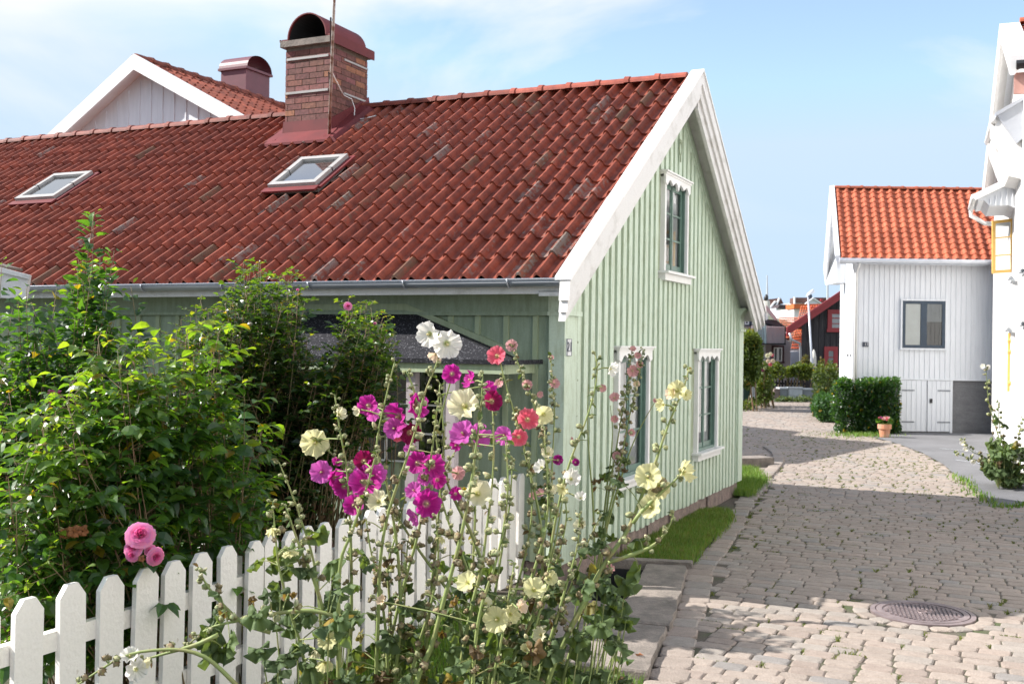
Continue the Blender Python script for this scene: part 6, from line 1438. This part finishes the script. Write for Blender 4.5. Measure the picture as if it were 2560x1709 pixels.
holly('hollyhock with coral red blooms rising in front of the green boards', [S(4.7, (1147, 828), (1165, 900), (1188, 970), (1205, 1040), (1222, 1110), (1240, 1200), (1245, 1300), (1235, 1430), (1215, 1568), b0=.08)],
      [(1140, 816, 22, 'coral', -.4, .1, 4.7), (1210, 962, 25, 'coral', .35, .0, 4.68), (1247, 950, 22, 'yellow', .1, .05, 4.75), ], 7)
holly('dense magenta hollyhock flowering just above the picket tops', [S(4.8, (1010, 880), (1000, 960), (990, 1040), (975, 1130), (960, 1220), (930, 1330), (900, 1450), (880, 1568)), S(4.85, (1060, 1010), (1030, 1060), (1010, 1120), (1030, 1200), (1070, 1300), (1110, 1420), (1120, 1568))],
      [(958, 1062, 26, 'magenta', -.4, .1, 4.8), (992, 1068, 28, 'magenta', .3, .2, 4.82), (975, 1100, 18, 'pinkmag', -.2, .5, 4.8), (978, 1155, 32, 'magenta', .2, .1, 4.7, .7), (955, 1182, 22, 'pinkmag', -.9, -.3, 4.72, .8), (950, 1125, 20, 'pinkmag', -.7, .2, 4.79), (940, 1030, 14, 'pinkmag', -.2, .7, 4.83), (1003, 1100, 20, 'magenta', .4, -.2, 4.83), (1050, 1085, 16, 'pale', .3, 0, 4.95)], 8)
holly('white budded hollyhock right of centre with a small purple bloom', [S(4.6, (1250, 985), (1252, 1060), (1258, 1150), (1245, 1240), (1215, 1340), (1180, 1450), (1150, 1568), th=.010)],
      [(1243, 1072, 17, 'white', -.6, .2, 4.6, .9), (1280, 1055, 12, 'purple', .2, .1, 4.62), (1258, 1040, 14, 'cream', -.6, .3, 4.6, 1.0), (1263, 1120, 12, 'cream', 1, -.4, 4.61, 1.2)], 9)
holly('tall thin hollyhock with a white side bloom before the nearer window', [S(4.9, (1366, 815), (1370, 850), (1362, 905), (1342, 970), (1322, 1020), (1298, 1090), (1275, 1190), (1255, 1300), (1215, 1430), (1170, 1568))],
      [(1400, 845, 17, 'white', 1.0, .1, 4.9, .9), (1310, 1098, 20, 'white', .5, .4, 4.85, .8), (1320, 1060, 9, 'purple', .3, 0, 4.85), (1332, 1142, 13, 'white', .1, .5, 4.8, 1.0), (1290, 1120, 15, 'yellow', -.3, -.3, 4.85)], 10)
holly('thick hollyhock leaning far right with pale yellow blooms over the lawn', [S(4.5, (1580, 842), (1572, 880), (1552, 928), (1527, 991), (1503, 1062), (1475, 1130), (1440, 1215), (1387, 1293), (1335, 1390), (1290, 1480), (1255, 1568), th=.013, bs=1.15, b0=0), S(4.48, (1545, 1180), (1530, 1215), (1500, 1250), (1440, 1275), (1395, 1290), root=0, leafn=2), S(4.45, (1568, 1080), (1545, 1105), (1505, 1140), (1470, 1175), (1452, 1200), root=0, leafn=1)],
      [(1553, 895, 21, 'yellow', -.1, .4, 4.5, .8), (1540, 902, 15, 'peach', -.8, .2, 4.51), (1574, 905, 13, 'yellow', .5, -.2, 4.5), (1522, 928, 15, 'yellow', -1.3, .1, 4.5, 1.1), (1487, 1093, 30, 'yellow', -.1, .3, 4.47), (1512, 1115, 27, 'yellow', .3, .0, 4.5, .7), (1568, 1083, 25, 'yellow', .7, .3, 4.46, .8), (1494, 1163, 27, 'yellow', -.8, .2, 4.45, .7)], 11)
holly('low hollyhock with cream blooms around a dried flower stalk at centre bottom', [S(4.2, (1160, 1010), (1165, 1090), (1160, 1180), (1140, 1280), (1105, 1390), (1090, 1480), (1085, 1568), leafn=12, l0=.5), S(4.25, (1180, 1290), (1165, 1380), (1150, 1470), (1130, 1568), leafn=6)],
      [(1072, 1335, 25, 'yellow', -.2, .6, 4.25), (1140, 1420, 30, 'yellow', -.1, .1, 4.2), (1172, 1408, 22, 'yellow', .5, .1, 4.22), (1192, 1392, 17, 'peach', .7, .5, 4.2, .9), (1225, 1352, 27, 'yellow', .4, .8, 4.3, .6), (878, 1378, 12, 'peach', -.6, .3, 4.3, 1.1), (1115, 1382, 14, 'cream', 0, .8, 4.25)], 12,
      low=[(1000+R.uniform(0, 420), 1440+R.uniform(-30, 160), R.uniform(4.3, 4.9), R.uniform(.10, .17)) for _ in range(28)], dry=.14)
holly('sprawling hollyhock arching left in front of the first pickets', [S(3.95, (150, 1590), (215, 1545), (290, 1502), (370, 1489), (430, 1492), (480, 1512), (540, 1568), (575, 1610), th=.011, leafn=5, bl=.3, gr=.0), S(4.0, (330, 1512), (400, 1492), (450, 1478), (500, 1455), root=0, leafn=2, bl=.15), S(4.1, (430, 1480), (480, 1440), (560, 1420), (640, 1405), (720, 1400), (790, 1420), root=0, leafn=14, l0=.1, th=.008, bl=.5, gr=.9)],
      [(298, 1505, 20, 'white', -.2, .8, 3.95, .8), (312, 1535, 24, 'white', .1, -.5, 3.94), (330, 1520, 12, 'cream', .8, .2, 3.96, 1.1)], 13, dry=.35)
holly('leafy hollyhock with yellow trumpets hanging over the middle pickets', [S(4.35, (625, 1150), (632, 1230), (640, 1300), (665, 1400), (690, 1480), (705, 1568), leafn=16, l0=.15, bl=.25), S(4.4, (455, 1300), (470, 1335), (510, 1385), (560, 1430), (620, 1450), root=0, leafn=3), S(4.45, (655, 1160), (690, 1260), (720, 1330), (740, 1400), (750, 1480), root=0, leafn=9, l0=.2)],
      [(626, 1212, 17, 'yellow', .1, -.8, 4.35, .9), (665, 1262, 19, 'yellow', .2, -.9, 4.36, .8), (752, 1465, 23, 'yellow', .1, .05, 4.2), (723, 1492, 14, 'cream', -.2, -.8, 4.22, 1.2), (745, 1520, 20, 'yellow', 0, -.9, 4.23, .8)], 14, dry=.22,
      low=[(650+R.uniform(-60, 160), 1440+R.uniform(-60, 130), R.uniform(4.1, 4.6), R.uniform(.09, .14)) for _ in range(16)])
holly('brown podded hollyhock stalks fanning out right of the fence end', [S(5.0, (1290, 1120), (1300, 1180), (1285, 1260), (1260, 1340), (1230, 1450), (1200, 1568), gr=.05), S(5.0, (1380, 1180), (1350, 1240), (1320, 1320), (1280, 1420), (1240, 1568), gr=.1), S(4.7, (1215, 1060), (1220, 1180), (1200, 1290), (1170, 1400), (1120, 1568), gr=.1), S(4.6, (1290, 1150), (1270, 1260), (1230, 1400), (1150, 1568), gr=.05)],
      [(1222, 1137, 9, 'pale', 0, .3, 5.0)], 15, leafn=9, low=[(1180+R.uniform(0, 260), 1380+R.uniform(-60, 200), R.uniform(4.8, 5.4), R.uniform(.10, .16)) for _ in range(28)], dry=.25)
holly('budding hollyhock among the pods at the left of the bloom cluster', [S(4.9, (720, 1000), (760, 1040), (800, 1070), (850, 1110), (900, 1170), (960, 1260), (1010, 1330), (1050, 1400), (1070, 1568)), S(4.9, (930, 1140), (910, 1220), (890, 1300), (895, 1400), (900, 1568)), S(4.6, (640, 1060), (665, 1120), (690, 1190), (720, 1290), (735, 1420), (740, 1568), leafn=10)],
      [], 16, leafn=6)
holly('red leaved hollyhock foot with a coral bud beside the light well', [S(4.6, (1400, 1300), (1370, 1340), (1330, 1420), (1290, 1568), bl=.15)], [(1396, 1310, 14, 'pale', .2, .6, 4.6, 1.1)], 17, leafn=9,
      low=[(1370+R.uniform(-60, 70), 1370+R.uniform(-50, 110), R.uniform(4.5, 4.8), R.uniform(.08, .13)) for _ in range(14)], dry=.3)
holly('bare green hollyhock spires with only buds between the magenta and coral blooms', [S(4.9, (1010, 905), (1018, 1000), (1012, 1100), (1000, 1250), (985, 1400), (970, 1568)), S(5.0, (1080, 985), (1088, 1060), (1090, 1180), (1085, 1300), (1075, 1568)), S(4.8, (1175, 1050), (1170, 1150), (1150, 1270), (1130, 1400), (1110, 1568))],
      [(1030, 1228, 13, 'cream', .3, .5, 4.9, 1.0), (1145, 880, 11, 'pale', -.4, .2, 4.9)], 31, leafn=10)
holly('seeding hollyhock spires full of brown pods before the middle of the fence', [S(4.7, (840, 1190), (850, 1260), (870, 1340), (885, 1450), (890, 1568), gr=.0), S(4.6, (1000, 1180), (1005, 1280), (990, 1380), (960, 1480), (940, 1568), gr=.1), S(4.9, (935, 1240), (930, 1330), (925, 1430), (915, 1568), gr=.0)],
      [(1010, 1232, 12, 'yellow', -.2, -.6, 4.6, 1.1), (860, 1305, 9, 'peach', 0, .3, 4.7, 1.2)], 32, leafn=14, dry=.4)
holly('cream flowering hollyhock low at the right of the clump', [S(4.5, (1330, 1180), (1325, 1250), (1300, 1340), (1270, 1440), (1230, 1568)), S(4.45, (1260, 1290), (1245, 1370), (1220, 1470), (1190, 1568), gr=.1)],
      [(1330, 1205, 15, 'cream', .3, .4, 4.5), (1262, 1325, 17, 'yellow', .4, .3, 4.45), (1240, 1455, 18, 'cream', -.3, .3, 4.4), (1205, 1490, 13, 'yellow', .3, .6, 4.4, .9)], 33, leafn=12, dry=.3)
# thin pale pink ones against the cottage wall
GB = 'slender pink hollyhocks along the cottage wall'
holly('slender pink hollyhock leaning left of the house corner', [S(7.9, (1175, 792), (1195, 850), (1218, 905), (1240, 980), (1255, 1060), (1262, 1150), (1265, 1300)), S(7.9, (1264, 818), (1266, 870), (1272, 930), (1270, 1000), (1266, 1100), (1266, 1300))],
      [(1174, 792, 14, 'pale', 0, .1, 7.9), (1210, 882, 12, 'pale', 0, 0, 7.9, .9), (1238, 904, 8, 'pale', .3, 0, 7.9), (1265, 820, 6, 'pale', 0, .5, 7.9), (1272, 880, 12, 'pale', 0, .1, 7.9), (1262, 820, 5, 'pale', 0, 0, 7.9), (1240, 1130, 10, 'pale', 0, 0, 7.9)], 21, group=GB, bsize=.020, bstep=.035, lsize=.10, leafn=8)
holly('bushy pink hollyhock standing before the nearer ground floor window', [S(8.9, (1475, 800), (1468, 850), (1452, 920), (1435, 1000), (1420, 1080), (1400, 1160), (1385, 1230), (1370, 1295)), S(8.95, (1450, 800), (1440, 880), (1425, 960), (1412, 1040), (1398, 1120), (1380, 1290)), S(9.0, (1400, 930), (1405, 990), (1400, 1060), (1390, 1140), (1375, 1290)), S(8.9, (1505, 918), (1480, 960), (1455, 1010), (1430, 1080), (1400, 1180), (1375, 1290)), S(8.85, (1350, 880), (1348, 960), (1352, 1050), (1360, 1150), (1365, 1290))],
      [(1451, 850, 14, 'pale', 0, .1, 8.9), (1460, 880, 8, 'peach', 0, 0, 8.9), (1463, 815, 8, 'pale', 0, .2, 8.9), (1452, 800, 7, 'pale', 0, .3, 8.9), (1466, 835, 9, 'pale', .3, 0, 8.9), (1410, 912, 12, 'pale', -.3, 0, 8.9), (1382, 890, 9, 'pale', 0, 0, 8.9), (1410, 960, 9, 'pale', 0, 0, 8.9), (1448, 992, 9, 'pale', .3, 0, 8.9), (1415, 1045, 10, 'pale', 0, 0, 8.9), (1503, 918, 5, 'pale', 0, 0, 8.9), (1308, 1010, 9, 'pale', 0, 0, 8.9)], 22, group=GB, bsize=.021, bstep=.036, lsize=.12, leafn=8)
# white hollyhock at the foot of the right hand house
holly('sprawling white hollyhock at the foot of the right hand house', [S(15.6, (2262, 838), (2264, 880), (2270, 930), (2290, 1000), (2310, 1080)), S(15.6, (2290, 920), (2292, 970), (2300, 1020), (2312, 1080)), S(15.5, (2208, 1008), (2230, 1035), (2262, 1050), (2300, 1085)), S(15.4, (2192, 1040), (2230, 1052), (2275, 1066), (2310, 1090)), S(15.4, (2345, 960), (2335, 1010), (2325, 1060), (2320, 1090))],
      [(2255, 840, 6, 'white', -.5, 0, 15.6), (2265, 842, 7, 'white', .5, 0, 15.6), (2208, 1015, 6, 'white', 0, 0, 15.5), (2215, 1030, 6, 'white', 0, 0, 15.5), (2232, 1058, 6, 'white', 0, 0, 15.5), (2266, 1055, 6, 'white', 0, .3, 15.5), (2330, 1055, 9, 'white', 0, .3, 15.4), (2342, 1042, 10, 'white', 0, .3, 15.4)], 23, group=None, bsize=.028, bstep=.075, lsize=.2, leafn=11,
      low=[(2295+R.uniform(-18, 60), 1075+R.uniform(-50, 22), R.uniform(15.2, 16.0), R.uniform(.16, .26)) for _ in range(60)], dry=.06)

# ---- roses on the front bush
def rose_mesh():
    mb = MB(); r = random.Random(2)
    for ring in range(8):
        n = 6+ring; ring = ring*.72; rad = .08+.15*ring; tilt = 1.3-.22*ring+r.uniform(-.08, .08)
        for k in range(n):
            a = 2*math.pi*k/n+ring*.7+r.uniform(-.15, .15); d = V((math.cos(a), math.sin(a), 0)); t = V((-math.sin(a), math.cos(a), 0)); w = (.20+.12*ring)*r.uniform(.9, 1.1); h = .42+.03*ring
            vs = []
            for i in range(4):
                for j in range(5):
                    u = j/4-.5; v_ = i/3; out = rad*.55+math.cos(tilt)*h*v_*1.1+(.10*v_*v_ if ring > 2 else -.02*v_); z = .12-ring*.035+math.sin(tilt)*h*v_-(.16*v_**3 if ring > 2 else 0)
                    rnd_ = math.sqrt(max(0.05, 1-(abs(u)*1.7*v_)**2)); vs.append(d*(out*(1-.35*abs(u))*(.6+.4*rnd_))+t*(w*u*(0.6+.9*v_-.45*v_*v_)*2)+UZ*(z-.12*abs(u)*v_+(rnd_-1)*.1)+rv(r, .022)*v_)
            c = mixc((0.78, 0.13, 0.38), (0.86, 0.36, 0.60), ring/5)
            mb.add(vs, [(i*5+j, i*5+j+1, (i+1)*5+j+1, (i+1)*5+j) for i in range(3) for j in range(4)], 0, tuple(x*r.uniform(.9, 1.1) for x in c))
    return mb
def rosebloom(parent, x, y, r, D, fx, fz, name='flower', key='rose', mk=rose_mesh):
    p = dsp(x, y, D); fac = (CP-p).normalized()+V((fx, 0, fz)); return link_copy(key, mk, M['petal'] if key == 'rose' else M['bud'], name, parent, Matrix.Translation(p)@look(fac)@Matrix.Scale(r*1.0898/CF*D*.88, 4))
for q in ((322, 1226, 34, 4.75, .0, .6), (306, 1256, 24, 4.74, -.5, .2), (303, 1272, 17, 4.73, -.4, -.2), (357, 1276, 22, 4.76, .7, -.3), (345, 1262, 14, 4.77, .2, -.2)): rosebloom(oA, *q)
def dry_mesh():
    mb = MB(); r = random.Random(8)
    for k in range(26):
        d = rv(r, 1).normalized(); leaf(mb, d*.2, (d+rv(r, .4)), .9, .6, mixc((0.34, 0.12, 0.04), (0.24, 0.10, 0.04), r.random()), r, curl=1.2)
    return mb
for q in ((150, 1222, 17, 4.95, 0, 0), (170, 1218, 19, 4.93, 0, 0), (190, 1216, 17, 4.95, 0, 0), (325, 1280, 10, 4.72, 0, 0)): rosebloom(oA, *q, name='withered_flower', key='dry', mk=dry_mesh)
cr = bpy.data.objects.get('climbing_rose')
for q in ((798, 702, 10, 7.2, 0, .2), (683, 665, 4, 7.5, 0, .3), (860, 742, 4, 7.2, 0, 0)): rosebloom(cr, *q)
hb = bpy.data.objects.get('honeysuckle_bush')
for q in ((118, 900, 9, 6.3, 0, 0), (135, 903, 9, 6.3, 0, 0), (110, 925, 8, 6.3, 0, 0), (60, 1090, 10, 6.2, 0, 0)): rosebloom(hb, *q)

# ---- far greenery
def clump(name, label, poly, D0, D1, n, sz, rnd, cols={}, young=.2, cat='shrub', stems=0, mat='leaf_far', flowers=(), full=True, group=None, top=None):
    k = 1.0 if full else 1.0898
    xs = [p[0]*k for p in poly]; cx = sum(xs)/len(xs); b = at(cx, 900, (D0+D1)/2); o = thing(name, label, cat, (b.x, b.y, 0), group=group); ml = MB(); ms = MB()
    for i in range(n):
        x, y = inpx(rnd, poly); D = rnd.uniform(D0, D1); p = at(x*k, y*k, D)
        # clumping
        q = noise.noise(p*1.7)+.35*noise.noise(p*5)
        if q < -.12 and rnd.random() < .75: continue
        if p.z < .02: p.z = .02+rnd.random()*.1
        yy = young+(.5 if top and y < top+rnd.uniform(0, 14) else 0)
        leaf4(ml, p, rv(rnd, 1)+V((0, -.3, .1)), sz*rnd.uniform(.7, 1.3), sz*.62*rnd.uniform(.8, 1.2), leafcol(rnd, yy, **cols), rnd)
    for i in range(stems):
        x, y = inpx(rnd, poly); D = rnd.uniform(D0, D1); p = at(x*k, y*k, D); g = V((p.x+rnd.uniform(-.3, .3), p.y, 0)); ms.tube([g, g.lerp(p, .5)+V((rnd.uniform(-.05, .05), 0, 0)), p], [.03, .02, .008], 5)
    ml.build('foliage', M[mat], o, world=True)
    if ms.f: ms.build('stems', M['bark'], o, world=True)
    for (x, y, r, c) in flowers: flower(o, at(x, y, D0), r/CF*D0, c, (0, -1, .2), int(x))
    return o
IV = dict(dk=(0.025, 0.065, 0.022), md=(0.04, 0.10, 0.03), br=(0.07, 0.16, 0.04), yg=(0.13, 0.22, 0.05))
rF = random.Random(55)
clump('ivy_hedge', 'glossy dark ivy hedge climbing the basement wall of the far white house', [(2082, 966), (2090, 950), (2112, 943), (2127, 951), (2133, 966), (2140, 952), (2162, 945), (2200, 945), (2235, 943), (2248, 948), (2250, 1000), (2246, 1050), (2252, 1084), (2150, 1088), (2090, 1080), (2080, 1040)], 24.95, 25.5, 13000, .085, rF, IV, .12, 'hedge', 0, mat='leaf', top=955)
VN = dict(dk=(0.05, 0.085, 0.02), md=(0.09, 0.13, 0.025), br=(0.16, 0.19, 0.03), yg=(0.26, 0.25, 0.04))
clump('vine_hedge', 'sunlit yellow green vine tumbling over the dark palings at the lane end', [(1918, 930), (1940, 905), (1965, 920), (1985, 915), (2000, 905), (2020, 915), (2030, 912), (2034, 940), (2010, 946), (1985, 938), (1960, 944), (1938, 944), (1922, 934)], 40.2, 40.9, 2600, .14, rF, VN, .5, 'vine', 12)
clump('vine_hedge', 'tall tangled vine right of the lamp with rust tinged top', [(2036, 925), (2048, 906), (2058, 916), (2075, 903), (2090, 912), (2096, 950), (2092, 1000), (2075, 1040), (2050, 1035), (2034, 1000), (2032, 950)], 36.0, 38.5, 3400, .12, rF, dict(dk=(.03, .05, .015), md=(.055, .085, .02), br=(.11, .14, .03), yg=(.24, .22, .04)), .12, 'vine', 14, top=925)
clump('dark_shrub', 'dark shrub spilling onto the lane before the ivy hedge', [(2034, 1000), (2050, 985), (2075, 990), (2090, 1010), (2092, 1060), (2084, 1090), (2060, 1060), (2040, 1040), (2030, 1020)], 28.5, 33, 4000, .13, rF, IV, .1, 'shrub', 8)
clump('rambling_shrub', 'scrubby red and green climber on the barn wall behind the parasol', [(2004, 905), (2012, 885), (2022, 895), (2026, 920), (2040, 925), (2052, 895), (2062, 900), (2060, 930), (2006, 930)], 42.6, 43.4, 900, .13, rF, dict(dk=(.05, .06, .03), md=(.1, .1, .03), br=(.2, .12, .05), yg=(.25, .1, .05)), .2, 'climber', 6)
clump('round_bush', 'round topped clipped bush beside the corner of the green cottage', [(1840, 850), (1850, 836), (1870, 828), (1888, 832), (1898, 846), (1903, 880), (1901, 915), (1893, 945), (1880, 965), (1840, 968)], 33.0, 34.6, 9500, .13, rF, VN, .02, 'bush', 6, top=846)
clump('flowering_thicket', 'tangle of pink and white hollyhocks and weeds by the deep green gate', [(1888, 955), (1896, 920), (1910, 905), (1925, 915), (1932, 950), (1930, 990), (1915, 1005), (1890, 1006), (1884, 980)], 35.0, 36.5, 2400, .14, rF, VN, .2, 'shrub', 14, flowers=[(1900, 898, 6, 'pale'), (1903, 908, 5, 'peach'), (1918, 889, 6, 'cream'), (1926, 885, 5, 'cream'), (1920, 903, 6, 'peach'), (1932, 902, 6, 'peach'), (1925, 911, 5, 'coral'), (1906, 925, 4, 'magenta'), (1912, 920, 4, 'cream'), (1897, 916, 4, 'cream'), (1931, 888, 4, 'coral')])
clump('grass_clump', 'low weeds under the grey board fence on the left of the lane', [(1840, 1012), (1870, 1000), (1885, 995), (1900, 1005), (1880, 1018), (1850, 1030), (1840, 1035)], 33, 35, 900, .10, rF, VN, .3, 'weeds')
clump('lavender_clump', 'low grey green edging plants before the pale cabinet', [(1935, 1000), (1950, 992), (1975, 994), (2000, 990), (2025, 992), (2032, 1004), (1980, 1008), (1940, 1008)], 39.2, 39.8, 900, .10, rF, dict(dk=(.07, .10, .05), md=(.1, .14, .07), br=(.15, .2, .08), yg=(.2, .26, .08)), .3, 'plant')
# terracotta pot
pb_ = gnd(2211, 1094); pt_ = thing('flower_pot', 'terracotta flower pot with red and pink flowers before the ivy hedge', 'flower pot', tuple(pb_))
hh_ = 0.30; m = MB(); prof = [(.09, .0), (.10, .02), (.125, hh_*.6), (.13, hh_*.62), (.15, hh_*.64), (.152, hh_*.98), (.135, hh_), (.13, hh_*.85)]
for i in range(len(prof)):
    for k in range(16): a = 2*math.pi*k/16; m.v.append((math.cos(a)*prof[i][0], math.sin(a)*prof[i][0], prof[i][1]+.012)); m.c.append((1, 1, 1))
for i in range(len(prof)-1):
    for k in range(16): m.f.append((i*16+k, i*16+(k+1) % 16, (i+1)*16+(k+1) % 16, (i+1)*16+k)); m.m.append(0)
m.build('pot', M['terracotta'], pt_, smooth=False)
m = MB()
for k in range(170):
    d = rv(rF, 1).normalized(); p = V((d.x*.15, d.y*.12, hh_+.07+d.z*.07)); leaf4(m, p, d+UZ*.3, .06, .045, leafcol(rF, .2), rF)
m.build('foliage', M['leaf'], pt_)
for k in range(16):
    a = rF.uniform(0, 6.28); r_ = rF.uniform(.02, .15); flower(pt_, pb_+V((math.cos(a)*r_, math.sin(a)*r_-.03, hh_+.12+rF.uniform(-.02, .05))), .032, rF.choice(['coral', 'magenta', 'pale', 'coral']), (rF.uniform(-.5, .5), -1, .8), k)
